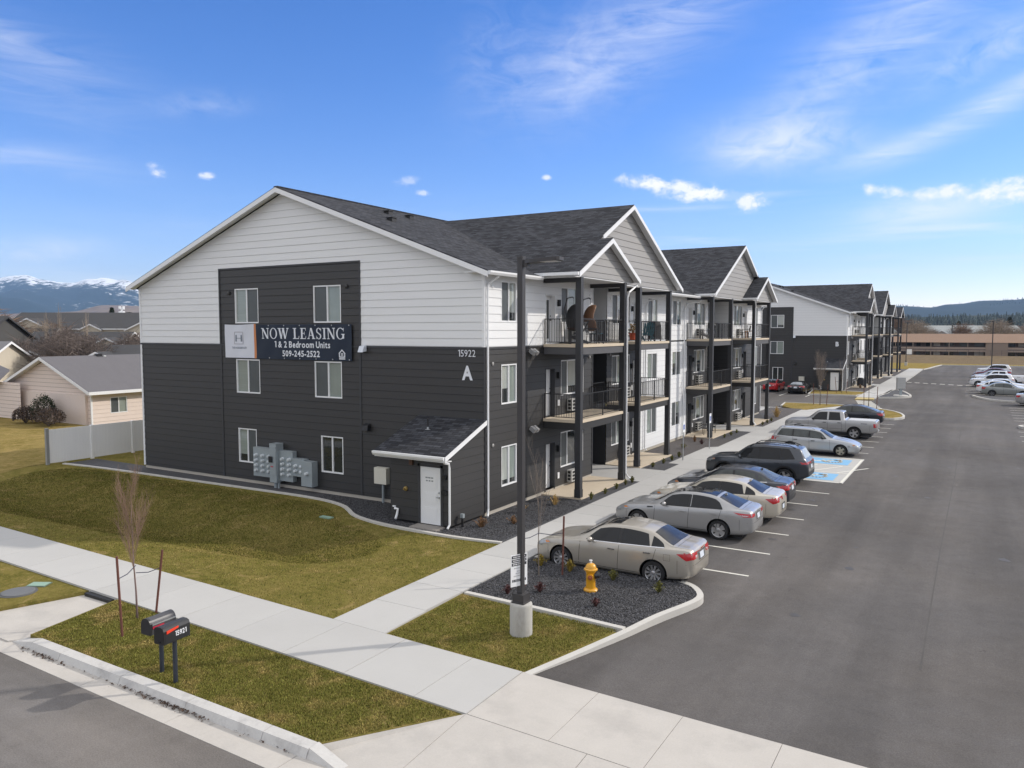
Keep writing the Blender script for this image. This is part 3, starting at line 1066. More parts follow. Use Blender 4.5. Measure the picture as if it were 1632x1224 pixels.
ISL6 = [(-0.9, 73.2), (-0.3, 66.7), (4.5, 67.1), (4.8, 68.5)]
strip(mb, ISL6, 0.17, 0.03, -0.3)
RING = [(19.3 + 0.75 * math.cos(R(t)), 43.6 + 0.75 * math.sin(R(t))) for t in range(0, 360, 24)]
strip(mb, RING, 0.22, 0.04, -0.3, True)
strip(mb, [(7.3, 135), (8.0, 142), (8.6, 150), (9.4, 158)], 0.2, 0.02, -0.3)
strip(mb, [(9.4, 158), (34, 160.4)], 0.2, 0.02, -0.3)
structure(mb.build('lot_kerb', KERB))
mb = MB()
mb.slab([(4.1, 44.3)] + ISL2[:-1] + [(6.9, 53.3), (4.1, 46.8)], 0.0, -0.3)
mb.slab([(-0.2, 54.4), (4.4, 54.8), (5.2, 54.1), (2.4, 47.2), (0.2, 50.9)], 0.0, -0.3)
mb.slab([(-0.8, 73.1), (-0.25, 66.8), (4.5, 67.2), (4.8, 68.5), (4.85, 72.6), (4.2, 72.7)], 0.0, -0.3)
structure(mb.build('island_grass', GRASS_TAN))
mb = MB()
mb.slab(ISL3, -0.01, -0.3)
mb.slab(ISL4 + [(15.7, 73.9), (21.5, 73.9)], -0.01, -0.3)
structure(mb.build('dark_mulch', GRAVEL))
# dry field beyond the lot with a low bank
mb = MB()
pr = [(160.4, -0.1), (168, 0.0), (186, 0.05), (194, 0.45), (205, 0.5), (262, -0.4)]
for (ya, za), (yb, zb) in zip(pr[:-1], pr[1:]):
    mb.quad((-80, ya, za), (160, ya, za), (160, yb, zb), (-80, yb, zb))
o = mb.build('dry_field', FIELD, weld=True)
structure(o)
mb = MB()
mb.quad((2.0, 134.5, 0.0), (7.2, 134.5, 0.0), (9.3, 158, 0.0), (34, 160.35, 0.0), (34, 164, 0.02), (-30, 164, 0.02), (-30, 134.5, 0.0))
structure(mb.build('lot_end_grass', GRASS_TAN))


# stones and grass blades lying on the nearest ground
def in_poly(x, y, poly):
    c = False
    j = len(poly) - 1
    for i in range(len(poly)):
        xi, yi = poly[i]
        xj, yj = poly[j]
        if (yi > y) != (yj > y) and x < (xj - xi) * (y - yi) / (yj - yi) + xi:
            c = not c
        j = i
    return c


def poly_points(poly, n, rs):
    P = np.array(poly)
    lo, hi = P.min(0), P.max(0)
    out = []
    while len(out) < n:
        q = rs.uniform(lo, hi, (n, 2))
        x, y = q[:, 0], q[:, 1]
        c = np.zeros(len(q), bool)
        j = len(P) - 1
        for i in range(len(P)):
            xi, yi = P[i]
            xj, yj = P[j]
            if abs(yj - yi) > 1e-9:
                c ^= ((yi > y) != (yj > y)) & (x < (xj - xi) * (y - yi) / (yj - yi) + xi)
            j = i
        out += list(q[c])
    return np.array(out[:n])


def mesh_np(name, V, F, m):
    me = bpy.data.meshes.new(name)
    nv, nf, k = len(V), len(F), F.shape[1]
    me.vertices.add(nv)
    me.vertices.foreach_set('co', V.astype(np.float32).ravel())
    me.loops.add(nf * k)
    me.loops.foreach_set('vertex_index', F.astype(np.int32).ravel())
    me.polygons.add(nf)
    me.polygons.foreach_set('loop_start', np.arange(nf, dtype=np.int32) * k)
    me.update(calc_edges=True)
    me.materials.append(m)
    o = bpy.data.objects.new(name, me)
    COL.objects.link(o)
    return o


def stones(name, poly, n, z, smin, smax, m, seed):
    rs = np.random.RandomState(seed)
    P = poly_points(poly, n, rs)
    base = np.array([(1, 0, 0), (-1, 0, 0), (0, 1, 0), (0, -1, 0), (0, 0, 1), (0, 0, -1)], float)
    tri = np.array([(0, 2, 4), (2, 1, 4), (1, 3, 4), (3, 0, 4), (2, 0, 5), (1, 2, 5), (3, 1, 5), (0, 3, 5)])
    s = rs.uniform(smin, smax, (n, 1, 1)) * rs.uniform(0.6, 1.3, (n, 6, 1))
    ang = rs.uniform(0, 6.28, n)
    V = base[None] * s
    V[:, :, 2] *= 0.7
    tilt = rs.uniform(-0.8, 0.8, n)
    y2, z2 = V[:, :, 1] * np.cos(tilt)[:, None] - V[:, :, 2] * np.sin(tilt)[:, None], V[:, :, 1] * np.sin(tilt)[:, None] + V[:, :, 2] * np.cos(tilt)[:, None]
    x3, y3 = V[:, :, 0] * np.cos(ang)[:, None] - y2 * np.sin(ang)[:, None], V[:, :, 0] * np.sin(ang)[:, None] + y2 * np.cos(ang)[:, None]
    W = np.stack([x3 + P[:, None, 0], y3 + P[:, None, 1], z2 + z + rs.uniform(-0.005, 0.014, (n, 1))], -1)
    F = (tri[None] + (np.arange(n) * 6)[:, None, None]).reshape(-1, 3)
    return mesh_np(name, W.reshape(-1, 3), F, m)


def blades(name, poly, n, zf, h0, h1, m, seed, skip=None):
    rs = np.random.RandomState(seed)
    P = poly_points(poly, n, rs)
    if skip:
        P = np.array([q for q in P if not (q[0] > -4.3 and q[0] < -2.6 and q[1] < -9.0 and in_poly(q[0], q[1], skip))])
        n = len(P)
    a = rs.uniform(0, 6.28, n)
    h = rs.uniform(h0, h1, n)
    w = rs.uniform(0.006, 0.013, n)
    lean = rs.uniform(0.1, 0.9, n) * h
    b = rs.uniform(0, 6.28, n)
    z = zf(P[:, 0], P[:, 1])
    V = np.zeros((n, 3, 3))
    V[:, 0] = np.stack([P[:, 0] - np.cos(a) * w, P[:, 1] - np.sin(a) * w, z - 0.01], -1)
    V[:, 1] = np.stack([P[:, 0] + np.cos(a) * w, P[:, 1] + np.sin(a) * w, z - 0.01], -1)
    V[:, 2] = np.stack([P[:, 0] + np.cos(b) * lean, P[:, 1] + np.sin(b) * lean, z + h], -1)
    F = np.arange(n * 3).reshape(-1, 3)
    return mesh_np(name, V.reshape(-1, 3), F, m)


isl = [(4.15, -3.65), (4.15, -7.35), (8.72, -7.55)] + [(x - 0.1, y) for x, y in OUT if y > -7.5 and y < -3.6]
tag(stones('gravel_stones', isl, 26000, 0.006, 0.012, 0.028, STONE, 1), 'dark basalt stones in the kerbed corner island', 'gravel', kind='stuff')
bed = [(-8, -0.8), (-5.6, -1.5), (-4, -2.45), (-1.6, -2.8), (0.8, -2.88), (2.3, -2.65), (2.42, 4.3), (0.05, 4.3), (0.05, -2.2), (-2.7, -2.2), (-2.7, -0.05), (-8, -0.05)]
tag(stones('gravel_stones', bed, 15000, 0.022, 0.014, 0.030, STONE, 2), 'dark basalt stones in the bed along the end wall', 'gravel', kind='stuff')
vswale = np.vectorize(swale)
lawn_poly = [(-24, sw_far(-24) + 0.05), (2.45, sw_far(2.4) + 0.05), (2.4, -2.9), (0.7, -3.1), (-1.7, -3.05), (-4, -2.68), (-6.1, -1.45), (-8.7, -1.02), (-24, -1.3)]
tag(blades('lawn_grass', lawn_poly, 90000, lambda x, y: vswale(x, y) - 0.01, 0.015, 0.040, BLADE, 3, OUTF), 'short winter grass on the dipped front lawn', 'grass', kind='stuff')
swale_poly = smooth_line([(-24, -2.2), (-23.5, -8.2), (-16, -8.6), (-8, -8.0), (-4.5, -7.4), (-1.8, -6.6), (-0.9, -5.2), (-1.9, -3.9), (-4.2, -3.3), (-6.2, -1.9), (-9, -1.5), (-16, -1.6)], 4, True)
tag(blades('swale_grass', swale_poly, 110000, lambda x, y: vswale(x, y) - 0.01, 0.018, 0.045, BLADE_G_SHADED, 13), 'greener grass in the lawn dip, darkened to deepen its shade', 'grass', kind='stuff')
verge_poly = [(-3.3, sw_near(-3.3) - 0.03), (-2.8, -14.9), (6.3, -14.99), (7.75, sw_near(7.8) - 0.06)]
tag(blades('verge_grass', verge_poly, 80000, lambda x, y: 0 * x - 0.004, 0.015, 0.040, BLADE, 4), 'short winter grass on the verge behind the kerb', 'grass', kind='stuff')
il = [(4.2, -7.58), (4.26, sw_far(4.2) + 0.05), (7.95, sw_far(8) + 0.06), (8.68, -7.75)]
tag(blades('island_grass_blades', il, 36000, lambda x, y: 0 * x + 0.004, 0.015, 0.040, BLADE, 5), 'short winter grass around the lamp base', 'grass', kind='stuff')

# ================================================================== APARTMENT BUILDINGS
SH_X = shingle_mat('roof_shingles_main', 'x', (0.050, 0.052, 0.059))     # rows step along x
SH_Y = shingle_mat('roof_shingles_gable', 'y', (0.050, 0.052, 0.059))    # rows step along y
BRASS = mat('bronze_lamp', (0.10, 0.055, 0.035), 0.4, 0.5)
DOOR_WHITE = mat('white_door', (0.72, 0.73, 0.74), 0.45)
BEIGE_BOX = mat('beige_metal', (0.62, 0.60, 0.52), 0.5)
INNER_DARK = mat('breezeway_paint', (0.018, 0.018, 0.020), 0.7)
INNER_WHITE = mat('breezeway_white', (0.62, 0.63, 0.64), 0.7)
FOUND = mat('foundation', (0.40, 0.37, 0.32), 0.9, var=0.1)
STEP = 0.305
WRNG = random.Random(31)


def clip_band(poly, z0, z1):
    def clip(P, sgn, lim):
        out = []
        for i in range(len(P)):
            a, b = P[i], P[(i + 1) % len(P)]
            ia, ib = sgn * (a[1] - lim) >= -1e-9, sgn * (b[1] - lim) >= -1e-9
            if ia:
                out.append(a)
            if ia != ib:
                t = (lim - a[1]) / (b[1] - a[1])
                out.append((a[0] + (b[0] - a[0]) * t, lim))
        return out
    P = clip(poly, 1, z0)
    return clip(P, -1, z1) if len(P) >= 3 else []


def siding(b, poly, P, sdir, nrm, lap=0.020, shade_h=0.013):
    """lapped boards over a flat polygon given as (s, z); P + sdir*s + z is the wall line, nrm points outwards"""
    P, sdir, nrm = Vector(P), Vector(sdir), Vector(nrm)
    zs = [p[1] for p in poly]
    k0, k1 = math.floor(min(zs) / STEP), math.ceil(max(zs) / STEP)
    for k in range(k0, k1):
        a, c = k * STEP, (k + 1) * STEP
        q = clip_band(poly, a, c)
        if len(q) < 3:
            continue
        pts = []
        for s, z in q:
            off = 0.004 + lap * (1 - (z - a) / STEP)
            pts.append(P + sdir * s + nrm * off + Vector((0, 0, z)))
        b.add(pts, [list(range(len(pts)))])
        lo = sorted([s for s, z in q if abs(z - a) < 1e-6])
        if len(lo) >= 2:
            p0, p1 = P + sdir * lo[0] + Vector((0, 0, a)), P + sdir * lo[-1] + Vector((0, 0, a))
            b.quad(p0 + nrm * 0.002, p1 + nrm * 0.002, p1 + nrm * (0.004 + lap), p0 + nrm * (0.004 + lap))
            if shade_h and a > min(zs) + 0.02:
                # dark strip painted in for the shadow line under each lapped edge
                d, up = nrm * 0.0062, Vector((0, 0, shade_h))
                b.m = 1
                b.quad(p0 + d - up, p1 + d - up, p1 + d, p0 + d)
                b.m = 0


def wall_rect(b, s0, s1, z0, z1, holes, P, sdir, nrm, reveal=0.09):
    """boards around rectangular openings, with the returns of each opening"""
    cuts = sorted({s0, s1} | {max(s0, min(s1, h[i])) for h in holes for i in (0, 1)})
    for a, c in zip(cuts[:-1], cuts[1:]):
        if c - a < 1e-4:
            continue
        m = (a + c) / 2
        segs = [(z0, z1)]
        for h in holes:
            if h[0] < m < h[1]:
                n = []
                for u, v in segs:
                    if h[3] <= u or h[2] >= v:
                        n.append((u, v))
                    else:
                        if h[2] > u:
                            n.append((u, h[2]))
                        if h[3] < v:
                            n.append((h[3], v))
                segs = n
        for u, v in segs:
            siding(b, [(a, u), (c, u), (c, v), (a, v)], P, sdir, nrm)
    P, sdir, nrm = Vector(P), Vector(sdir), Vector(nrm)
    for h in holes:
        if h[2] >= z1 or h[3] <= z0:
            continue
        rv = h[4] if len(h) > 4 else reveal
        f = lambda s, z, d: P + sdir * s + nrm * d + Vector((0, 0, z))
        a, c, u, v = h[:4]
        u, v = max(u, z0), min(v, z1)
        d0, d1 = 0.022, -rv
        for (sa, za), (sb, zb) in (((a, u), (a, v)), ((a, v), (c, v)), ((c, v), (c, u)), ((c, u), (a, u))):
            b.quad(f(sa, za, d0), f(sb, zb, d0), f(sb, zb, d1), f(sa, za, d1))


def window(parent, s0, s1, z0, z1, P, sdir, nrm, kinds, splits=None, depth=0.035):
    """sliding vinyl window: frame (part) with its panes (sub-parts); kinds per pane: b blind, s screen, d dark"""
    P, sdir, nrm = Vector(P), Vector(sdir), Vector(nrm)
    X = Matrix((sdir, nrm, Vector((0, 0, 1)))).transposed()
    b = MB()
    f = 0.055
    n = len(kinds)
    sp = splits or [s0 + (s1 - s0) * i / n for i in range(n + 1)]
    c = lambda s, d, z: P + sdir * s + nrm * d + Vector((0, 0, z))
    def bar(sa, sb, za, zb, d0, d1):
        b.obox(c((sa + sb) / 2, (d0 + d1) / 2, (za + zb) / 2), sb - sa, d1 - d0, zb - za, X)
    bar(s0, s1, z0, z0 + f, -depth - 0.05, 0.012)
    bar(s0, s1, z1 - f, z1, -depth - 0.05, 0.012)
    bar(s0, s0 + f, z0 + f, z1 - f, -depth - 0.05, 0.010)
    bar(s1 - f, s1, z0 + f, z1 - f, -depth - 0.05, 0.010)
    for s in sp[1:-1]:
        bar(s - 0.03, s + 0.03, z0 + f, z1 - f, -depth - 0.05, 0.002)
    fr = b.build('window', FRAME_WHITE, parent)
    for i, k in enumerate(kinds):
        a, e = sp[i] + (f if i == 0 else 0.03), sp[i + 1] - (f if i == n - 1 else 0.03)
        p = MB()
        d = -depth - (0.0 if k == 's' else 0.02)
        zc_ = z0 + f
        if k == 'b' and WRNG.random() < 0.35:
            # the blind is drawn only part of the way down
            zc_ = z0 + f + (z1 - z0 - 2 * f) * WRNG.choice((0.12, 0.22, 0.38, 0.5))
            p.m = 1
            p.quad(c(a, d, z0 + f), c(e, d, z0 + f), c(e, d, zc_), c(a, d, zc_))
            p.m = 0
        p.quad(c(a, d, zc_), c(e, d, zc_), c(e, d, z1 - f), c(a, d, z1 - f))
        m = {'b': GLASS_BLIND, 's': GLASS_SCREEN, 'd': GLASS_DARK}[k]
        if k == 'b':
            m = WRNG.choice([GLASS_BLIND, GLASS_BLIND, GLASS_SLAT, GLASS_PALE])
        pane = p.build('pane', [m, GLASS_DARK], fr)
    return fr


def railing(parent, p0, p1, z, posts=(), start_post=True, end_post=True):
    b = MB()
    p0, p1 = Vector((p0[0], p0[1], 0)), Vector((p1[0], p1[1], 0))
    L = (p1 - p0).length
    d = (p1 - p0) / L
    X = Matrix((d, Vector((-d.y, d.x, 0)), Vector((0, 0, 1)))).transposed()
    mid = (p0 + p1) / 2
    b.obox((mid.x, mid.y, z + 1.05), L, 0.045, 0.035, X)
    b.obox((mid.x, mid.y, z + 0.09), L, 0.03, 0.03, X)
    n = max(2, int(L / 0.115))
    for i in range(1, n):
        q = p0 + d * L * i / n
        b.obox((q.x, q.y, z + 0.57), 0.014, 0.014, 0.94, X)
    for t in ([0.02] if start_post else []) + list(posts) + ([L - 0.02] if end_post else []):
        q = p0 + d * t
        b.obox((q.x, q.y, z + 0.53), 0.042, 0.042, 1.08, X)
    return b.build('railing', BLACK_METAL, parent)


def door(parent, s0, s1, z0, z1, P, sdir, nrm, kind, handle_at_end=True, rec=0.24):
    P, sdir, nrm = Vector(P), Vector(sdir), Vector(nrm)
    X = Matrix((sdir, nrm, Vector((0, 0, 1)))).transposed()
    c = lambda s, d, z: P + sdir * s + nrm * d + Vector((0, 0, z))
    b = MB()
    b.obox(c((s0 + s1) / 2, -rec - 0.02, (z0 + z1) / 2), s1 - s0, 0.04, z1 - z0, X)
    if kind == 'panel':
        w = s1 - s0
        for za, zb in ((0.08, 0.30), (0.36, 0.56), (0.62, 0.92)):
            h = z1 - z0
            b.obox(c((s0 + s1) / 2, -rec + 0.004, z0 + h * (za + zb) / 2), w * 0.66, 0.012, h * (zb - za), X)
            b.obox(c((s0 + s1) / 2, -rec + 0.012, z0 + h * (za + zb) / 2), w * 0.54, 0.012, h * (zb - za) - 0.09, X)
    o = b.build('door', DOOR_WHITE, parent)
    if kind == 'glass':
        p = MB()
        p.obox(c((s0 + s1) / 2, -rec + 0.006, (z0 + z1) / 2), (s1 - s0) * 0.56, 0.012, (z1 - z0) * 0.80, X)
        p.build('glazing', GLASS_DARK, o)
    p = MB()
    hs = s1 - 0.07 if handle_at_end else s0 + 0.07
    p.obox(c(hs, -rec + 0.03, z0 + 1.0), 0.05, 0.05, 0.05, X)
    p.obox(c(hs - (0.05 if handle_at_end else -0.05), -rec + 0.055, z0 + 1.0), 0.13, 0.02, 0.02, X)
    p.obox(c(hs, -rec + 0.02, z0 + 1.17), 0.045, 0.03, 0.045, X)
    p.build('handle', GALV if kind == 'panel' else BLACK, o)
    return o


def plate(b, poly, zf, th):
    """roof plane over a plan polygon: zf gives its height, th its thickness"""
    n = len(poly)
    top = [(x, y, zf(x, y)) for x, y in poly]
    bot = [(x, y, zf(x, y) - th) for x, y in poly]
    fs = [list(range(n)), list(range(n, 2 * n))[::-1]]
    for i in range(n):
        j = (i + 1) % n
        fs.append((i, n + i, n + j, j))
    b.add(top + bot, fs)


W, LEN = 20.65, 42.7
D = (0.09, 3.30, 6.43)
WZ = ((0.94, 2.52), (4.15, 5.70), (7.33, 8.90))
EAVE, SL = 9.22, 0.368


def build_block(name, label, origin, letters, extra):
    T = thing(name, label, 'apartment building', origin, 0, 'three storey apartment blocks')
    rng = random.Random(5 if not extra else 6)
    white, dark, grey = MB(), MB(), MB()
    Ey, En = (1, 0, 0), (0, -1, 0)
    zr = lambda s: 9.16 + SL * (W / 2 - abs(s + W / 2))
    PE = (0, 0, 0)
    wins = [(-13.6, -12.04, 2), (-8.66, -7.08, 2), (-13.6, -12.02, 1), (-8.65, -7.08, 1), (-13.56, -12.33, 0), (-8.34, -7.07, 0)]
    holes = [(a, c, WZ[k][0], WZ[k][1]) for a, c, k in wins]
    low = [h for h in holes if h[3] < 6]
    hi = [h for h in holes if h[3] > 6]
    # gable end facing the street
    wall_rect(dark, -W, 0, 0.16, 6.30, low, PE, Ey, En)
    wall_rect(dark, -14.6, -6.06, 6.30, 9.78, hi, PE, Ey, En)
    siding(white, [(-W, 6.38), (-14.62, 6.38), (-14.62, zr(-14.62)), (-W, zr(-W))], PE, Ey, En)
    siding(white, [(-6.04, 6.38), (0, 6.38), (0, zr(0)), (-6.04, zr(-6.04))], PE, Ey, En)
    siding(white, [(-14.62, 9.82), (-6.04, 9.82), (-6.04, zr(-6.04)), (-W / 2, zr(-W / 2)), (-14.62, zr(-14.62))], PE, Ey, En)
    # the far gable end and the back wall
    for b, za, zb in ((dark, 0.16, 6.3), (white, 6.3, 9.16)):
        siding(b, [(0, za), (W, za), (W, zb), (0, zb)], (0, LEN, 0), (-1, 0, 0), (0, 1, 0))
        siding(b, [(0, za), (LEN, za), (LEN, zb), (0, zb)], (-W, LEN, 0), (0, -1, 0), (-1, 0, 0))
    siding(white, [(0, 9.16), (W, 9.16), (W / 2, zr(-W / 2))], (0, LEN, 0), (-1, 0, 0), (0, 1, 0))
    # east side: two outer bays at x=0, the inner run at x=-0.7
    Es, Ex = (0, 1, 0), (1, 0, 0)
    PA, PB = (0, 0, 0), (-0.7, 0, 0)
    mir = lambda a, c: (LEN - c, LEN - a)
    RV = 0.22
    for k in range(3):
        za, zb = WZ[k]
        top = (3.2, 6.3, 9.2)[k]
        bot = (0.16, 3.2, 6.38)[k]
        b = white if k == 2 else dark
        dz = D[k]
        dr = lambda a, c: (a, c, dz + 0.01, dz + 2.10, RV)
        for half in (0, 1):
            f = (lambda a, c: (a, c)) if half == 0 else mir
            # outer bay
            s0, s1 = f(0, 9.4)
            hs = [f(1.16, 2.34) + (za, zb), f(6.15, 8.45) + (za, zb), dr(*f(4.72, 5.62))]
            wall_rect(b, s0, s1, bot, top, hs, PA, Es, Ex)
            # inner dark bay, then the white middle run
            s0, s1 = f(12.65, 17.3)
            hs = [f(13.3, 15.75) + (za, zb), dr(*f(16.15, 17.05))]
            wall_rect(b, s0, s1, bot, top, hs, PB, Es, Ex)
            s0, s1 = f(17.3, LEN / 2)
            wall_rect(white, s0, s1, bot, top, [f(18.42, 20.0) + (za, zb)], PB, Es, Ex)
            for (a, c), P, kd in ((f(1.16, 2.34), PA, 2), (f(6.15, 8.45), PA, 3), (f(13.3, 15.75), PB, 3), (f(18.42, 20.0), PB, 2)):
                if kd == 2:
                    ks = rng.choice(['sb', 'sb', 'sb', 'bs'])
                    if P is PA and half == 0:
                        ks = 'bb' if k < 2 else 'sb'
                    window(T, a, c, za, zb, P, Es, Ex, ks)
                else:
                    w = c - a
                    window(T, a, c, za, zb, P, Es, Ex, 'sbs' if k != 0 else rng.choice(['sbs', 'sds']), [a, a + w * 0.29, a + w * 0.71, c])
            for (a, c), P in ((f(4.72, 5.62), PA), (f(16.15, 17.05), PB)):
                door(T, a, c, dz + 0.02, dz + 2.08, P, Es, Ex, 'glass' if k == 2 else 'plain', half == 0, RV)
            # dark or white door linings
            for (a, c), P in ((f(4.72, 5.62), PA), (f(16.15, 17.05), PB)):
                lin = MB()
                x0 = P[0]
                for s in (a, c - 0.05):
                    lin.box(x0 - RV + 0.01, s + 0.003, dz + 0.015, x0 + 0.028, s + 0.047, dz + 2.09)
                lin.box(x0 - RV + 0.01, a + 0.05, dz + 2.05, x0 + 0.028, c - 0.05, dz + 2.09)
                lin.build('door_frame', FRAME_WHITE if k == 2 else CHARCOAL, T)
            # heat pump units under the balcony windows, lamps beside the doors
            for (a, c), P in ((f(6.78, 7.7), PA), (f(14.35, 15.3), PB)):
                x0 = P[0]
                u = MB()
                u.box(x0 + 0.02, a, za - 0.72, x0 + 0.26, c, za - 0.20)
                ac = u.build('wall_unit', mat('unit_metal', (0.46, 0.46, 0.44), 0.5), T)
                g = MB()
                for q in range(3):
                    for r in range(2):
                        y0 = a + 0.08 + (c - a - 0.1) * r / 2
                        g.box(x0 + 0.262, y0, za - 0.66 + q * 0.155, x0 + 0.268, y0 + (c - a) * 0.36, za - 0.56 + q * 0.155)
                for q in range(3):
                    g.box(x0 + 0.06, a - 0.005, za - 0.66 + q * 0.155, x0 + 0.2, a - 0.001, za - 0.55 + q * 0.155)
                g.build('grille', BLACK, ac)
            for (a, c), P in ((f(5.78, 5.92), PA), (f(15.87, 16.0), PB)):
                u = MB()
                u.box(P[0] + 0.015, a, dz + 1.62, P[0] + 0.13, c, dz + 1.90)
                u.build('porch_lamp', BLACK, T)
                if k < 2:
                    u = MB()
                    u.box(P[0] + 0.015, a + 0.05, dz + 0.42, P[0] + 0.06, c + 0.05, dz + 0.68)
                    u.build('outlet_cover', FRAME_WHITE, T)
            # small round vents high on the walls
            u = MB()
            for (a, c), P in ((f(0.45, 0.6), PA), (f(9.0, 9.15), PA), (f(13.0, 13.15), PB)):
                u.lathe([(0.07, 0.0), (0.07, 0.03), (0.03, 0.05)], (P[0] + 0.015, (a + c) / 2, top - 0.55), 10, 'x')
            u.build('wall_vent', GREY_SIDING if k < 2 else WHITE_TRIM, T)
    # the step between the bays
    for y, nrm in ((9.4, 1), (LEN - 9.4, -1)):
        for b, za, zb in ((dark, 0.16, 6.3), (white, 6.38, 9.2)):
            siding(b, [(-4.0, za), (0.0, za), (0.0, zb), (-4.0, zb)], (0, y, 0), (1, 0, 0), (0, nrm, 0))
    white.build('upper_wall', [WHITE_SIDING, WHITE_LAP_SHADE], T)
    dark.build('lower_wall', [DARK_SIDING, DARK_LAP_SHADE], T)
    # passages with the stairs behind, open to the front
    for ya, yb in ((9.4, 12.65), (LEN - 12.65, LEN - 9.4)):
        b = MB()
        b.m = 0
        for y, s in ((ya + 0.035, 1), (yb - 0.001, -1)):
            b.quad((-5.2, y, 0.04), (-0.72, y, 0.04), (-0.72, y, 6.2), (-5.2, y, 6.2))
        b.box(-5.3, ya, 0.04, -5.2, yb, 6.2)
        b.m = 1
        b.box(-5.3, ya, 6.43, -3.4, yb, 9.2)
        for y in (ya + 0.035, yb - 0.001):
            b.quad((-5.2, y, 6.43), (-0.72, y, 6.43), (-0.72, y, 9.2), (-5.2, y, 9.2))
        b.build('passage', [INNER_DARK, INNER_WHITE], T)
    b = MB()
    for ya, yb in ((9.42, 12.63), (LEN - 12.63, LEN - 9.42)):
        for k in (1, 2):
            b.box(-5.2, ya, D[k] - 0.30, -0.72, yb, D[k] - 0.01)
    b.build('landing', CHARCOAL, T)
    for ya, yb in ((9.42, 12.63), (LEN - 12.63, LEN - 9.42)):
        for k in (1, 2):
            railing(T, (-0.8, ya), (-0.8, yb), D[k])
    # foundation line
    b = MB()
    b.box(-W + 0.01, 0.012, -0.2, -0.012, 0.3, 0.16)
    b.box(-0.3, 0.3, -0.2, -0.012, 9.38, 0.16)
    b.box(-0.3, LEN - 9.38, -0.2, -0.012, LEN - 0.01, 0.16)
    b.box(-1.0, 12.66, -0.2, -0.712, LEN - 12.66, 0.16)
    b.box(-W + 0.01, 0.3, -0.2, -W + 0.3, LEN - 0.01, 0.16)
    b.build('foundation', FOUND, T)
    # trims, each strip its own part
    NM, MM = 'dark_trim', TRIM_DARK

    def piece(*q):
        MB().box(*q).build(NM, MM, T)
    piece(-W - 0.03, -0.045, 6.30, 0.03, -0.002, 6.38)
    piece(-14.66, -0.042, 6.381, -14.58, -0.002, 9.78)
    piece(-6.08, -0.042, 6.381, -6.00, -0.002, 9.78)
    piece(-14.66, -0.044, 9.781, -6.00, -0.002, 9.85)
    for x in (-14.6, -6.06):
        piece(x - 0.05, -0.036, 0.17, x + 0.05, -0.002, 6.299)
    piece(0.002, 0.0, 6.30, 0.045, 9.4, 6.378)
    piece(0.002, LEN - 9.4, 6.30, 0.045, LEN, 6.378)
    piece(-0.01, -0.045, 0.17, 0.04, -0.002, 6.299)
    for y in (9.36, LEN - 9.44):
        piece(-0.02, y, 0.17, 0.038, y + 0.08, 6.299)
    NM, MM = 'corner_board', WHITE_TRIM
    piece(-W - 0.04, -0.045, 0.17, -W + 0.07, 0.05, 6.298)
    piece(-W - 0.04, -0.045, 6.382, -W + 0.07, 0.05, 9.12)
    piece(-0.09, -0.045, 6.382, 0.036, 0.06, 9.14)
    for y in (9.34, LEN - 9.42):
        piece(-0.02, y, 6.382, 0.036, y + 0.08, 9.14)
    for y in (17.26, LEN - 17.34):
        piece(-0.7, y, 0.17, -0.664, y + 0.08, 9.14)
    # balconies
    bays = [(0.0, 4.5, 9.26), (-0.7, 12.72, 17.38), (-0.7, LEN - 17.38, LEN - 12.72), (0.0, LEN - 9.26, LEN - 4.5)]
    if extra:
        bays.append((0.0, 47.6, 52.9))
    for i, (x0, ya, yb) in enumerate(bays):
        xo = x0 + 1.76
        for k in (1, 2):
            b = MB()
            b.box(x0 + 0.03, ya, D[k] - 0.12, xo, yb, D[k])
            dk = b.build('balcony_deck', TAN_CONC, T)
            b = MB()
            b.box(x0 + 0.03, ya + 0.045, D[k] - 0.42, xo - 0.035, yb - 0.045, D[k] - 0.123)
            b.build('rim_beam', DARK_SIDING if k == 1 else mat('rim_paint', (0.075, 0.075, 0.08), 0.6, var=0.1), dk)
            xr = xo - 0.08
            railing(T, (x0 + 0.05, ya + 0.07), (xr, ya + 0.07), D[k], (), True, False)
            railing(T, (xr, ya + 0.07), (xr, yb - 0.07), D[k], ((yb - ya) / 2,), False, False)
            railing(T, (xr, yb - 0.07), (x0 + 0.05, yb - 0.07), D[k], (), False, True)
        for y in (ya + 0.10, yb - 0.10):
            b = MB()
            b.box(xo - 0.225, y - 0.12, 0.076, xo + 0.02, y + 0.12, 9.18)
            b.box(xo - 0.24, y - 0.135, 0.08, xo + 0.035, y + 0.135, 0.42)
            b.build('porch_post', CHARCOAL, T)
            b = MB()
            b.box(x0 + 0.04, y - 0.1, 8.98, xo - 0.23, y + 0.1, 9.22)
            b.build('porch_beam', CHARCOAL, T)
    # ---------------- roofs
    ov = 0.45
    z_main = lambda x, y: EAVE + 0.13 + SL * (W / 2 - abs(x + W / 2))
    xr = -W / 2
    g0, g1 = 3.72, 18.18
    yc = (g0 + g1) / 2
    zc = 12.98
    m0, m1 = LEN - g1, LEN - g0
    b = MB()
    # front slope with notches where the cross gables sit
    xe, xn = ov, -0.35
    plate(b, [(xr, -ov), (xe, -ov), (xe, g0), (xn, g0), (xn, g1), (xe, g1), (xe, m0), (xn, m0), (xn, m1), (xe, m1), (xe, LEN + ov), (xr, LEN + ov)], z_main, 0.10)
    plate(b, [(xr, -ov), (xr, LEN + ov), (-W - ov, LEN + ov), (-W - ov, -ov)], z_main, 0.10)
    rf = b.build('main_roof', SH_X, T)
    b = MB()
    b.box(xr - 0.12, -ov + 0.01, z_main(xr, 0) - 0.03, xr + 0.12, LEN + ov - 0.01, z_main(xr, 0) + 0.02)
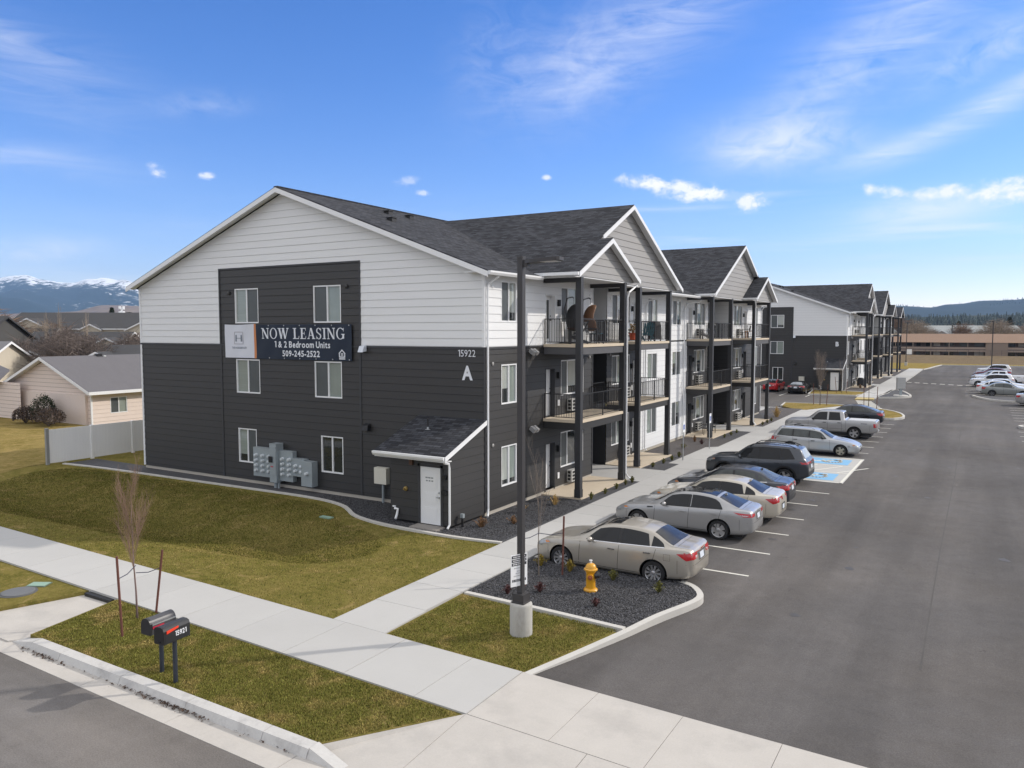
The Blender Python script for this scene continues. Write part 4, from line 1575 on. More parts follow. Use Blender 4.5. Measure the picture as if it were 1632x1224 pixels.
    b.build('ridge_cap', SH_Y, rf)
    for x, y in ((-8.72, 5.06), (-6.76, 2.92), (-8.66, 6.61)):
        b = MB()
        z = z_main(x, y)
        b.box(x - 0.15, y - 0.15, z - 0.08, x + 0.15, y + 0.15, z + 0.12)
        b.box(x - 0.19, y - 0.19, z + 0.121, x + 0.19, y + 0.19, z + 0.15)
        b.build('roof_vent', BLACK_METAL, rf)
    for (sy, s) in ((1, 0), (-1, LEN)):
        b = MB()
        Y = lambda y: s + sy * y
        zl = lambda x, y: zc - 0.5 * abs(y - Y(yc))
        val = lambda y: (zl(0, y) - (EAVE + 0.13)) / -SL
        # outer slope runs on down over the small gable
        ys = 6.95
        plate(b, [(val(Y(yc)), Y(yc)), (1.42, Y(yc)), (1.42, Y(ys)), (2.08, Y(ys)), (2.08, Y(g0 - 0.02)), (val(Y(g0)), Y(g0 - 0.02))], zl, 0.10)
        plate(b, [(val(Y(yc)), Y(yc)), (val(Y(g1)), Y(g1 + 0.02)), (1.42, Y(g1 + 0.02)), (1.42, Y(yc))], zl, 0.10)
        zs = lambda x, y: zl(0, Y(ys)) - 0.5 * abs(y - Y(ys))
        plate(b, [(1.05, Y(ys)), (2.08, Y(ys)), (2.08, Y(10.12)), (1.05, Y(10.12))], zs, 0.10)
        b.build('gable_roof', SH_Y, T)
    if extra:
        b = MB()
        c0 = 50.25
        ze = lambda x, y: 11.0 - 0.5 * abs(y - c0)
        for q0, q1 in ((c0, 47.0), (c0, 53.5)):
            plate(b, [(-3.0, q0), (2.08, q0), (2.08, q1), (-3.0, q1)], ze, 0.10)
        b.build('gable_roof', SH_Y, T)
    # gable faces, soffits
    b, sf = MB(), MB()
    for (sy, s) in ((1, 0), (-1, LEN)):
        Y = lambda y: s + sy * y
        zt = lambda y: zc - 0.5 * abs(y - yc) - 0.10
        zq = lambda y: zc - 0.5 * (yc - 6.95) - 0.5 * abs(y - 6.95) - 0.10
        fl = lambda P: [(sy * p, z) for p, z in P]
        yl, yr = yc - (zt(yc) - 9.22) * 2, yc + (zt(yc) - 9.22) * 2
        siding(b, fl([(yl, 9.22), (yr, 9.22), (yc, zt(yc))]), (1.06, s, 0), (0, 1, 0), (1, 0, 0))
        yl2, yr2 = 6.95 - (zq(6.95) - 9.22) * 2, 6.95 + (zq(6.95) - 9.22) * 2
        siding(b, fl([(yl2, 9.22), (yr2, 9.22), (6.95, zq(6.95))]), (1.74, s, 0), (0, 1, 0), (1, 0, 0))
        y0, y1 = sorted((Y(g0 + 0.1), Y(10.0)))
        sf.box(-0.68, y0, 9.16, 1.73, y1, 9.215)
        y0, y1 = sorted((Y(10.005), Y(g1 - 0.1)))
        sf.box(-0.68, y0, 9.155, 1.05, y1, 9.21)
        # sloped undersides of the overhangs come from the roof plates; side cheek of the small gable
    if extra:
        siding(b, [(47.6, 9.22), (52.9, 9.22), (50.25, 10.55)], (1.74, 0, 0), (0, 1, 0), (1, 0, 0))
        sf.box(-0.68, 47.2, 9.16, 1.73, 53.3, 9.215)
    b.build('gable_face', [GREY_SIDING, GREY_LAP_SHADE], T)
    for ya, yb in ((-ov + 0.02, g0), (g1, m0), (m1, LEN + ov - 0.02)):
        sf.box(-0.6, ya, 9.12, ov - 0.05, yb, 9.16)
    sf.build('soffit', SOFFIT, T)
    # white rake boards and their soffit strips
    b = MB()

    def rake(p0, p1, h, th, nx):
        (x0, y0, z0), (x1, y1, z1) = p0, p1
        MB().ext([(x0, y0, z0), (x1, y1, z1), (x1, y1, z1 - h), (x0, y0, z0 - h)], (nx[0] * th, nx[1] * th, 0)).build('rake_board', WHITE_TRIM, T)
    for y, s in ((-ov, -1), (LEN + ov, 1)):
        for xa in (ov, -W - ov):
            rake((xa, y, z_main(xa, 0) - 0.045), (xr, y, z_main(xr, 0) - 0.045), 0.20, 0.035, (0, s))
            # underside strip of the end overhang
            yy0, yy1 = (y + 0.001, 0.0) if s < 0 else (LEN, y - 0.001)
            za, zz = z_main(xa, 0) - 0.12, z_main(xr, 0) - 0.12
            b.add([(xa, yy0, za), (xr, yy0, zz), (xr, yy1, zz), (xa, yy1, za)], [(0, 1, 2, 3)])
    for (sy, s) in ((1, 0), (-1, LEN)):
        Y = lambda y: s + sy * y
        zl = lambda y: zc - 0.5 * abs(y - yc) - 0.035
        zq = lambda y: zc - 0.5 * (yc - 6.95) - 0.5 * abs(y - 6.95) - 0.035
        rake((1.42, Y(yc), zl(yc)), (1.42, Y(g1 + 0.03), zl(g1 + 0.03)), 0.20, 0.035, (1, 0))
        rake((1.42, Y(yc), zl(yc)), (1.42, Y(7.4), zl(7.4)), 0.20, 0.035, (1, 0))
        rake((2.08, Y(6.95), zq(6.95)), (2.08, Y(g0 - 0.03), zq(g0 - 0.03)), 0.20, 0.035, (1, 0))
        rake((2.08, Y(6.95), zq(6.95)), (2.08, Y(10.15), zq(10.15)), 0.20, 0.035, (1, 0))
        # white soffit under each overhang
        for xa, xb, ya, yb, zz in ((1.09, 1.415, yc, g1, zl), (1.09, 1.415, yc, 7.2, zl), (1.77, 2.075, 6.95, g0, zq), (1.77, 2.075, 6.95, 10.1, zq)):
            b.add([(xa, Y(ya), zz(ya) - 0.075), (xb, Y(ya), zz(ya) - 0.075), (xb, Y(yb), zz(yb) - 0.075), (xa, Y(yb), zz(yb) - 0.075)], [(0, 1, 2, 3)])
    if extra:
        for q1 in (46.97, 53.53):
            rake((2.08, 50.25, 10.965), (2.08, q1, 10.965 - 0.5 * abs(q1 - 50.25)), 0.20, 0.035, (1, 0))
    b.build('rake_soffit', WHITE_TRIM, T)
    # gutters
    ze = z_main(ov, 0) - 0.02
    for ya, yb in ((-ov, g0 - 0.16), (g1 + 0.16, m0 - 0.16), (m1 + 0.16, LEN + ov)):
        b = MB()
        b.ext([(ov + 0.002, ya, ze), (ov + 0.12, ya, ze), (ov + 0.12, ya, ze - 0.06), (ov + 0.07, ya, ze - 0.14), (ov + 0.002, ya, ze - 0.14)], (0, yb - ya, 0))
        b.build('gutter', WHITE_TRIM, T)
    for (sy, s) in ((1, 0), (-1, LEN)):
        for yy, xa, xb, z in ((g0 - 0.03, -0.3, 2.08, zc - 0.5 * (yc - g0)), (10.15, 1.08, 2.08, zc - 0.5 * (yc - 6.95) - 0.5 * 3.2), (g1 + 0.03, -0.3, 1.42, zc - 0.5 * (g1 - yc))):
            y = s + sy * yy
            o = -sy if yy < 9 else sy
            y0, y1 = sorted((y, y + o * 0.12))
            b = MB()
            b.box(xa, y0, z - 0.17, xb, y1, z - 0.045)
            b.build('gutter', WHITE_TRIM, T)
    # downpipes
    def pipe(pts, m=WHITE_TRIM):
        q = MB()
        q.tube(pts, 0.042, 8)
        q.build('downpipe', m, T)
    pipe([(0.48, 0.35, 9.14), (0.42, 0.3, 8.98), (0.10, 0.14, 8.72), (0.085, 0.10, 8.5), (0.085, 0.10, 0.3), (0.12, 0.02, 0.12), (0.2, -0.12, 0.06)])
    pipe([(1.95, 10.2, 9.15), (1.9, 9.8, 8.95), (1.88, 9.32, 8.75), (1.84, 9.24, 8.5), (1.84, 9.24, 0.35), (1.9, 9.45, 0.14), (2.15, 9.6, 0.08)])
    for y in (17.9, LEN - 18.0):
        pipe([(0.4, y + 0.9, 9.12), (0.2, y + 0.5, 8.85), (-0.5, y + 0.1, 8.7), (-0.6, y, 8.4), (-0.6, y, 0.3), (-0.5, y, 0.12)])
    pipe([(1.95, LEN - 10.2, 9.15), (1.9, LEN - 9.8, 8.95), (1.82, LEN - 9.38, 8.75), (1.80, LEN - 9.34, 8.5), (1.80, LEN - 9.34, 0.35), (2.0, LEN - 9.4, 0.1)])
    pipe([(0.48, LEN - 0.35, 9.14), (0.10, LEN - 0.14, 8.72), (0.085, LEN - 0.10, 8.4), (0.085, LEN - 0.10, 0.2)])
    # windows of the gable end
    for a, c, k in wins:
        ks = {(-13.6, 2): 'bs', (-8.66, 2): 'sb', (-13.6, 1): 'bs', (-8.65, 1): 'sb', (-13.56, 0): 'bs', (-8.34, 0): 'dd'}[(a, k)]
        window(T, a, c, WZ[k][0], WZ[k][1], PE, Ey, En, ks)
    # plant room lean-to
    b = MB()
    siding(b, [(-2.67, 0.12), (-1.33, 0.12), (-1.33, 2.5), (-2.67, 2.5)], (0, -2.24, 0), Ey, En)
    siding(b, [(-0.37, 0.12), (0.0, 0.12), (0.0, 2.5), (-0.37, 2.5)], (0, -2.24, 0), Ey, En)
    siding(b, [(-1.33, 2.19), (-0.37, 2.19), (-0.37, 2.5), (-1.33, 2.5)], (0, -2.24, 0), Ey, En)
    zsh = lambda y: 3.60 + 0.385 * y
    siding(b, [(-2.24, 0.12), (0, 0.12), (0, zsh(0)), (-2.24, zsh(-2.24))], (0, 0, 0), (0, 1, 0), (1, 0, 0))
    siding(b, [(0, 0.12), (2.24, 0.12), (2.24, zsh(-2.24)), (0, zsh(0))], (-2.67, 0, 0), (0, -1, 0), (-1, 0, 0))
    lt = b.build('lean_to', [DARK_SIDING, DARK_LAP_SHADE], T)
    b = MB()
    plate(b, [(-3.08, -2.66), (0.1, -2.66), (0.1, -0.03), (-3.08, -0.03)], lambda x, y: zsh(y) + 0.10, 0.09)
    b.build('lean_to_roof', SH_Y, T)
    b = MB()
    b.ext([(0.1, -2.70, zsh(-2.7) + 0.075), (0.1, -0.03, zsh(-0.03) + 0.075), (0.1, -0.03, zsh(-0.03) - 0.09), (0.1, -2.70, zsh(-2.7) - 0.09)], (0.03, 0, 0))
    b.ext([(-3.1, -2.66, zsh(-2.66) + 0.07), (-3.1, -2.78, zsh(-2.66) + 0.07), (-3.1, -2.78, zsh(-2.66) + 0.0), (-3.1, -2.73, zsh(-2.66) - 0.08), (-3.1, -2.66, zsh(-2.66) - 0.08)], (3.19, 0, 0))
    b.box(-3.08, -2.655, 2.44, 0.095, -2.27, 2.47)
    b.tube([(0.05, -2.7, 2.5), (0.02, -2.6, 2.42), (0.02, -2.34, 2.36), (0.02, -2.31, 2.2), (0.02, -2.31, 0.2), (0.0, -2.42, 0.08)], 0.04, 8)
    b.build('lean_to_trim', WHITE_TRIM, T)
    dd = door(T, -1.30, -0.40, 0.10, 2.15, (0, -2.24, 0), Ey, En, 'panel', True, 0.0)
    b = MB()
    for r in range(2):
        for q in range(3):
            b.box(-1.06 + q * 0.12 + r * 0.02, -2.262, 1.75 - r * 0.11, -0.96 + q * 0.12, -2.256, 1.80 - r * 0.11)
    if not extra:
        b.build('door_sign', mat('sign_grey', (0.25, 0.27, 0.28), 0.6), dd)
    b = MB()
    b.box(-1.40, -2.275, 0.08, -1.305, -2.235, 2.26)
    b.box(-0.395, -2.275, 0.08, -0.30, -2.235, 2.26)
    b.box(-1.40, -2.275, 2.165, -0.30, -2.235, 2.26)
    b.build('lean_to_door_frame', TRIM_DARK, T)
    b = MB()
    b.box(-1.72, -2.37, 2.19, -1.58, -2.255, 2.36)
    b.build('lean_to_lamp', BRASS, T)
    b = MB()
    b.box(-0.24, -2.42, 1.78, -0.10, -2.262, 1.94)
    b.box(-0.24, -2.46, 1.28, -0.06, -2.262, 1.40)
    b.build('alarm_horn', BLACK, T)
    b = MB()
    b.lathe([(0.09, 0.0), (0.08, -0.05), (0.03, -0.06), (0.03, -0.14)], (-1.95, -2.26, 1.28), 10, 'y')
    b.build('hose_connection', mat('brass', (0.35, 0.25, 0.09), 0.4, 0.7), T)
    b = MB()
    b.tube([(-2.45, -2.3, 0.5), (-2.3, -2.3, 0.5), (-2.3, -2.36, 0.3), (-2.25, -2.5, 0.18)], 0.045, 7)
    b.box(-2.55, -2.30, 0.55, -2.42, -2.262, 0.60)
    b.build('vent_pipe', WHITE_TRIM, T)
    b = MB()
    b.lathe([(0.11, 0.0), (0.04, 0.03), (0.035, 0.1)], (-1.85, -1.05, zsh(-1.05) + 0.11), 10)
    vp = b.build('flashing', GALV, T)
    b = MB()
    b.lathe([(0.03, 0.1), (0.03, 0.42)], (-1.85, -1.05, zsh(-1.05) + 0.11), 8)
    b.build('stack', BLACK_METAL, vp)
    if not extra:
        b = MB()
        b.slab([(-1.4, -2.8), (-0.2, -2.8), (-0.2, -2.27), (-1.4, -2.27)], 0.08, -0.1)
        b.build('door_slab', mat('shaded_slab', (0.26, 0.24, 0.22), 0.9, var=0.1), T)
    # service boxes on the gable wall
    b = MB()
    b.box(-5.19, -0.26, 0.80, -4.56, -0.03, 1.46)
    bx = b.build('service_box', BEIGE_BOX, T)
    b = MB()
    b.tube([(-4.82, -0.14, 0.80), (-4.82, -0.14, -0.02)], 0.05, 8)
    b.build('conduit', METAL_GREY, bx)
    b = MB()
    b.ext([(-5.85, -0.03, 2.88), (-5.85, -0.24, 2.92), (-5.85, -0.20, 3.12), (-5.85, -0.03, 3.20)], (0.30, 0, 0))
    b.build('wall_light', BLACK_METAL, T)
    b = MB()
    b.ext([(-5.95, -0.05, 6.16), (-5.95, -0.30, 6.12), (-5.95, -0.20, 6.36), (-5.95, -0.05, 6.40)], (0.26, 0, 0))
    b.build('flood_light', mat('lamp_lens', (0.62, 0.66, 0.72), 0.2), T)
    for y0, z0 in ((3.35, 6.13), (3.6, 6.13), (3.4, 2.95), (3.65, 2.95)):
        b = MB()
        b.obox((0.16, y0, z0), 0.26, 0.17, 0.16, Matrix.Rotation(R(35), 3, 'Y'))
        fl = b.build('flood_light', mat('lamp_case', (0.30, 0.30, 0.30), 0.4), T)
    b = MB()
    for s, z in ((-6.75, 8.82), (-13.95, 8.72)):
        b.lathe([(0.09, -0.03), (0.09, -0.07), (0.04, -0.09)], (s, 0, z), 10, 'y')
    b.build('wall_vent', DARK_SIDING, T)
    # characters on the wall
    for body, size, x, z, bold, wd in letters:
        b = MB()
        put_text(b, body, size, (x, -0.030, z), (1, 0, 0), (0, 0, 1), bold, 'CENTER', wd)
        sol = [Vector(v) for v in b.v]
        n = len(sol)
        b2 = MB()
        b2.add([v for v in b.v], b.f)
        o = b2.build('lettering', mat('white_letters', (0.72, 0.74, 0.78), 0.4), T)
        o['label'] = ('white house number %s' % body) if len(body) > 1 else 'large white letter %s on the charcoal wall' % body
    if extra:
        # further wing at the far end
        b = MB()
        siding(b, [(47.6, 0.16), (54, 0.16), (54, 9.2), (47.6, 9.2)], (0, 0, 0), (0, 1, 0), (1, 0, 0))
        siding(b, [(-6, 0.16), (0, 0.16), (0, 9.2), (-6, 9.2)], (0, 47.6, 0), (1, 0, 0), (0, -1, 0))
        b.box(-6, 47.7, 0, -0.05, 53.9, 9.1)
        b.build('far_wing', [DARK_SIDING, DARK_LAP_SHADE], T)
    return T


BLOCK_A = build_block('apartment_block', 'large charcoal and white three storey block with the leasing banner and letter A', (0, 0, 0),
                      [('15922', 0.37, -0.775, 6.02, 0.0, 0.92), ('A', 0.72, -0.75, 5.16, 0.028, 0.86)], False)
BLOCK_B = build_block('apartment_block', 'farther charcoal and white three storey block marked B behind the parked red car', (2.4, 74.5, 0),
                      [('B', 0.72, -0.98, 5.16, 0.028, 0.9)], True)

# ------------------------------------------------------------------ banner
BN = thing('leasing_banner', 'long navy and white vinyl banner reading NOW LEASING on the gable wall', 'banner', (-14.23, -0.06, 5.74))
BWd, BH = 7.78, 1.54
NAVY = mat('navy_vinyl', (0.014, 0.023, 0.043), 0.45, spec=0.3, var=0.12, vs=1.5)
BWHITE = mat('white_vinyl_banner', (0.62, 0.64, 0.70), 0.4, var=0.03)
BORANGE = mat('orange_vinyl', (0.55, 0.20, 0.06), 0.4)


def ripple(x, z):
    e = max(0.0, (z / BH - 0.55) / 0.45)
    return -0.018 - 0.024 * e * abs(math.sin(x * 2.95 + 0.5)) - 0.012 * math.sin(x * 1.7 + z * 2.2) - 0.006 * math.sin(x * 6 - z * 4)


def sheet(x0, x1, z0, z1, name, m, parent, off=0.0, st=0.09):
    nx, nz = max(1, int((x1 - x0) / st)), max(1, int((z1 - z0) / st))
    b = MB()
    for i in range(nx + 1):
        for j in range(nz + 1):
            x, z = x0 + (x1 - x0) * i / nx, z0 + (z1 - z0) * j / nz
            zz = z - (0.02 * math.sin(x * 2.0) if z > BH - 0.02 else 0)
            b.v.append((x, ripple(x, z) + off, zz))
    for i in range(nx):
        for j in range(nz):
            b.f.append([i * (nz + 1) + j, (i + 1) * (nz + 1) + j, (i + 1) * (nz + 1) + j + 1, i * (nz + 1) + j + 1])
            b.mi.append(0)
    return b.build(name, m, parent, smooth=True)


sheet(0, 1.93, 0.02, BH, 'white_panel', BWHITE, BN)
sheet(1.93, 2.07, 0.01, BH, 'orange_stripe', BORANGE, BN)
sheet(2.07, BWd, 0, BH - 0.02, 'navy_panel', NAVY, BN)


def drape(b, off):
    """lay the flat shapes of b on the rippled cloth"""
    b.v = [(x, ripple(x, z) + off, z) for x, y, z in b.v]


# serif capitals for the headline, built from strokes: (x, z) on a 0..1 em
def stroke(b, x0, z0, x1, z1, w):
    """a slanted or upright bar; w is its horizontal width"""
    b.quad((x0, 0, z0), (x0 + w, 0, z0), (x1 + w, 0, z1), (x1, 0, z1))


def serif(b, x0, x1, z, up):
    t = 0.07
    b.quad((x0, 0, z), (x1, 0, z), (x1, 0, z + (t if up else -t)), (x0, 0, z + (t if up else -t)))


def ring(b, cx, cz, rx, rz, wx, wz, a0, a1, n=22):
    P = []
    for i in range(n + 1):
        t = R(a0 + (a1 - a0) * i / n)
        P.append((cx + rx * math.cos(t), cz + rz * math.sin(t), cx + (rx - wx) * math.cos(t), cz + (rz - wz) * math.sin(t)))
    for p, q in zip(P[:-1], P[1:]):
        b.quad((p[0], 0, p[1]), (q[0], 0, q[1]), (q[2], 0, q[3]), (p[2], 0, p[3]))


def glyph(b, ch):
    T_, t_ = 0.185, 0.085
    if ch == 'N':
        stroke(b, 0.12, 0, 0.12, 1, t_); stroke(b, 0.66, 0.0, 0.08, 1, T_ + .02); stroke(b, 0.74, 0, 0.74, 1, t_)
        serif(b, 0.02, 0.30, 0, True); serif(b, 0.0, 0.2, 1, False); serif(b, 0.63, 0.92, 1, False)
        return 0.95
    if ch == 'O':
        ring(b, 0.46, 0.5, 0.44, 0.52, 0.15, 0.06, 0, 360, 36)
        return 0.94
    if ch == 'W':
        stroke(b, 0.30, 0, 0.06, 1, T_); stroke(b, 0.34, 0, 0.54, 1, t_); stroke(b, 0.76, 0, 0.50, 1, T_); stroke(b, 0.82, 0, 1.08, 1, t_)
        serif(b, -0.02, 0.33, 1, False); serif(b, 0.44, 0.74, 1, False); serif(b, 0.98, 1.24, 1, False)
        return 1.24
    if ch == 'L':
        stroke(b, 0.12, 0, 0.12, 1, T_); b.quad((0.1, 0, 0), (0.68, 0, 0), (0.68, 0, 0.065), (0.1, 0, 0.065)); stroke(b, 0.63, 0, 0.67, 0.28, 0.05)
        serif(b, 0.0, 0.40, 1, False); serif(b, 0.0, 0.3, 0, True)
        return 0.74
    if ch == 'E':
        stroke(b, 0.12, 0, 0.12, 1, T_)
        for z in (0, 0.935):
            b.quad((0.02, 0, z), (0.66, 0, z), (0.66, 0, z + 0.065), (0.02, 0, z + 0.065))
        b.quad((0.2, 0, 0.48), (0.52, 0, 0.48), (0.52, 0, 0.54), (0.2, 0, 0.54))
        stroke(b, 0.61, 0, 0.66, 0.27, 0.05); stroke(b, 0.62, 0.76, 0.60, 1.0, 0.05); stroke(b, 0.48, 0.36, 0.48, 0.66, 0.045)
        return 0.76
    if ch == 'A':
        stroke(b, 0.10, 0, 0.40, 1, t_); stroke(b, 0.62, 0, 0.36, 1, T_ + .02); b.quad((0.2, 0, 0.3), (0.66, 0, 0.3), (0.66, 0, 0.36), (0.2, 0, 0.36))
        serif(b, 0.0, 0.27, 0, True); serif(b, 0.53, 0.90, 0, True)
        return 0.92
    if ch == 'S':
        ring(b, 0.33, 0.74, 0.27, 0.27, 0.13, 0.06, 20, 235, 18)
        ring(b, 0.33, 0.26, 0.29, 0.28, 0.14, 0.06, -160, 60, 18)
        stroke(b, 0.44, 0.36, 0.09, 0.62, 0.17)
        stroke(b, 0.55, 0.70, 0.57, 1.0, 0.045); stroke(b, 0.04, 0.0, 0.04, 0.30, 0.045)
        return 0.68
    if ch == 'I':
        stroke(b, 0.12, 0, 0.12, 1, T_); serif(b, 0.0, 0.39, 0, True); serif(b, 0.0, 0.39, 1, False)
        return 0.42
    if ch == 'G':
        ring(b, 0.46, 0.5, 0.44, 0.52, 0.15, 0.06, 42, 320, 30)
        stroke(b, 0.68, 0.05, 0.68, 0.44, T_); serif(b, 0.56, 0.92, 0.47, False); stroke(b, 0.76, 0.68, 0.78, 1.0, 0.045)
        return 0.94
    return 0.36


def headline(b, s, x0, z0, size, total):
    tmp = []
    x = 0
    for ch in s:
        g = MB()
        w = glyph(g, ch)
        tmp.append((g, x))
        x += w + 0.075
    k = total / (x - 0.075)
    for g, gx in tmp:
        b.add([(x0 + (v[0] + gx) * k, 0, z0 + v[2] * size) for v in g.v], g.f)


LET = mat('banner_letters', (0.70, 0.73, 0.78), 0.4)
b = MB()
headline(b, 'NOW LEASING', 2.45, 0.90, 0.47, 4.97)
drape(b, -0.012)
b.build('lettering', LET, BN)['label'] = 'white serif headline NOW LEASING'
for body, z, size, x, wd in (('1 & 2 Bedroom Units', 0.525, 0.385, 4.92, 0.93), ('509-245-2522', 0.14, 0.36, 4.86, 0.98)):
    b = MB()
    put_text(b, body, size, (x, 0, z), (1, 0, 0), (0, 0, 1), 0.009, 'CENTER', wd)
    # short slabs at the feet of the strokes give the line its serifed look
    drape(b, -0.012)
    b.build('lettering', LET, BN)['label'] = 'white line of lettering %s' % body
b = MB()
x, z, s = 7.24, 0.10, 0.34
b.quad((x - s * .58, 0, z + s * .62), (x, 0, z + s * 1.12), (x, 0, z + s * .93), (x - s * .40, 0, z + s * .58))
b.quad((x, 0, z + s * 1.12), (x + s * .58, 0, z + s * .62), (x + s * .40, 0, z + s * .58), (x, 0, z + s * .93))
for x0, x1, z0, z1 in ((-.52, -.36, 0.1, .62), (.36, .52, 0.1, .62), (-.52, .52, 0.1, .25), (-.2, .2, .52, .62), (-.2, .2, .36, .46), (-.52, .52, -.12, .02)):
    b.quad((x + s * x0, 0, z + s * z0), (x + s * x1, 0, z + s * z0), (x + s * x1, 0, z + s * z1), (x + s * x0, 0, z + s * z1))
drape(b, -0.013)
b.build('housing_logo', LET, BN)
b = MB()
put_text(b, 'THE HORNBERGER', 0.135, (0.97, 0, 0.43), (1, 0, 0), (0, 0, 1), 0.0, 'CENTER', 0.86)
for x0, x1, z0, z1 in ((0.72, 0.80, 0.76, 1.06), (1.06, 1.14, 0.76, 1.06), (0.80, 1.06, 0.90, 0.92)):
    b.quad((x0, 0, z0), (x1, 0, z0), (x1, 0, z1), (x0, 0, z1))
drape(b, -0.012)
b.build('logo_lettering', mat('logo_grey', (0.17, 0.20, 0.24), 0.5), BN)
b = MB()
for x0, x1, z0, z1 in ((0.64, 0.665, 0.64, 1.2), (1.195, 1.22, 0.64, 1.2), (0.64, 1.22, 0.64, 0.66), (0.64, 1.22, 1.18, 1.2)):
    b.quad((x0, 0, z0), (x1, 0, z0), (x1, 0, z1), (x0, 0, z1))
drape(b, -0.012)
b.build('logo_frame', mat('logo_frame_grey', (0.30, 0.28, 0.30), 0.5), BN)
b = MB()
for i in range(6):
    for z in (0.05, BH - 0.06):
        b.lathe([(0.028, 0.0), (0.028, -0.01)], (2.9 + i * 0.95, ripple(2.9 + i * 0.95, z) - 0.006, z), 8, 'y')
b.build('grommet', GALV, BN)

# ------------------------------------------------------------------ electric meters
MT = thing('electric_meter_bank', 'stepped bank of grey electric meters on the charcoal gable wall between two windows', 'meter bank', (-12.3, -0.03, 0))
for x0, x1, z0, z1, d, cols, rows, zt in ((0.0, 1.25, 0.45, 1.75, 0.24, 3, 4, 1.40), (1.68, 2.5, 0.38, 1.72, 0.24, 2, 4, 1.36), (2.5, 3.22, 0.66, 1.44, 0.24, 2, 2, 1.12), (3.1, 3.75, 0.30, 1.38, 0.34, 1, 1, 0.86)):
    b = MB()
    b.box(x0 + 0.004, -d, z0, x1 - 0.004, 0, z1)
    cab = b.build('meter_cabinet', METAL_GREY, MT)
    for i in range(cols):
        for j in range(rows):
            cx = x0 + (x1 - x0) * (i + 0.55) / cols
            cz = zt - j * 0.225
            m_ = MB()
            m_.lathe([(0.085, -d), (0.085, -d - 0.04), (0.072, -d - 0.05), (0.068, -d - 0.13), (0.045, -d - 0.15)], (cx, 0, cz), 14, 'y')
            m_.build('meter', mat('meter_glass', (0.52, 0.56, 0.58), 0.15), cab)
b = MB()
b.box(1.25, -0.42, 0.30, 1.68, 0, 2.02)
b.box(1.28, -0.44, 0.62, 1.65, -0.42, 1.9)
rs = b.build('main_switch', METAL_GREY, MT)
b = MB()
b.box(1.27, -0.50, 1.20, 1.47, -0.442, 1.46)
b.build('breaker', BLACK, rs)
b = MB()
b.box(1.34, -0.446, 0.98, 1.50, -0.442, 1.03)
b.build('warning_label', mat('red_label', (0.45, 0.05, 0.07), 0.5), rs)
b = MB()
b.tube([(1.38, -0.2, 0.30), (1.38, -0.2, -0.05)], 0.075, 10)
b.tube([(1.58, -0.2, 0.30), (1.58, -0.2, -0.05)], 0.055, 10)
b.build('conduit', METAL_GREY, MT)

# ================================================================== CARS


def pchip(keys, xs):
    k = np.array(keys, float)
    x, y = k[:, 0], k[:, 1]
    h = np.diff(x)
    d = np.diff(y) / h
    m = np.zeros(len(x))
    m[0], m[-1] = d[0], d[-1]
    for i in range(1, len(x) - 1):
        if d[i - 1] * d[i] > 0:
            w1, w2 = 2 * h[i] + h[i - 1], h[i] + 2 * h[i - 1]
            m[i] = (w1 + w2) / (w1 / d[i - 1] + w2 / d[i])
    xs = np.clip(np.asarray(xs, float), x[0], x[-1])
    i = np.clip(np.searchsorted(x, xs, side='right') - 1, 0, len(h) - 1)
    t = (xs - x[i]) / h[i]
    return (2 * t ** 3 - 3 * t ** 2 + 1) * y[i] + (t ** 3 - 2 * t ** 2 + t) * h[i] * m[i] + (-2 * t ** 3 + 3 * t ** 2) * y[i + 1] + (t ** 3 - t ** 2) * h[i] * m[i + 1]


TYRE = mat('tyre_rubber', (0.014, 0.014, 0.015), 0.8)
RIM = mat('alloy_rim', (0.46, 0.46, 0.47), 0.3, 0.7)
RIM_BACK = mat('rim_back', (0.02, 0.02, 0.021), 0.6)
RIM_DARK = mat('dark_rim', (0.10, 0.10, 0.105), 0.4, 0.5)
CARGLASS = mat('car_glass', (0.022, 0.023, 0.025), 0.06, spec=0.26)
CARGLASS_L = mat('clear_car_glass', (0.075, 0.082, 0.080), 0.06, spec=0.3, var=0.5, vs=3.0)
LAMP_RED = mat('tail_lamp_red', (0.42, 0.012, 0.018), 0.12, coat=0.6)
LAMP_CLEAR = mat('lamp_clear', (0.55, 0.55, 0.56), 0.12, coat=0.6)
LAMP_AMBER = mat('lamp_amber', (0.60, 0.20, 0.03), 0.2)
HEADLAMP = mat('head_lamp', (0.34, 0.35, 0.36), 0.08, 0.2, coat=0.8)
PLATE = mat('number_plate', (0.62, 0.67, 0.74), 0.5)
SEAM = mat('panel_gap', (0.02, 0.02, 0.02), 0.8)
CHROME = mat('chrome', (0.62, 0.62, 0.63), 0.12, 0.95)


def paint(name, col, metal=0.45, rough=0.30):
    return mat('paint_' + name, col, rough, metal * 0.75, coat=0.7, spec=0.5)


CATMULL = 3


def cr_refine(pts, n=CATMULL):
    out = []
    P = [np.array(p) for p in pts]
    for i in range(len(P) - 1):
        p0, p1, p2, p3 = P[max(0, i - 1)], P[i], P[i + 1], P[min(len(P) - 1, i + 2)]
        for k in range(n):
            t = k / n
            out.append(0.5 * (2 * p1 + (p2 - p0) * t + (2 * p0 - 5 * p1 + 4 * p2 - p3) * t * t + (3 * p1 - p0 - 3 * p2 + p3) * t ** 3))
    out.append(P[-1])
    return out


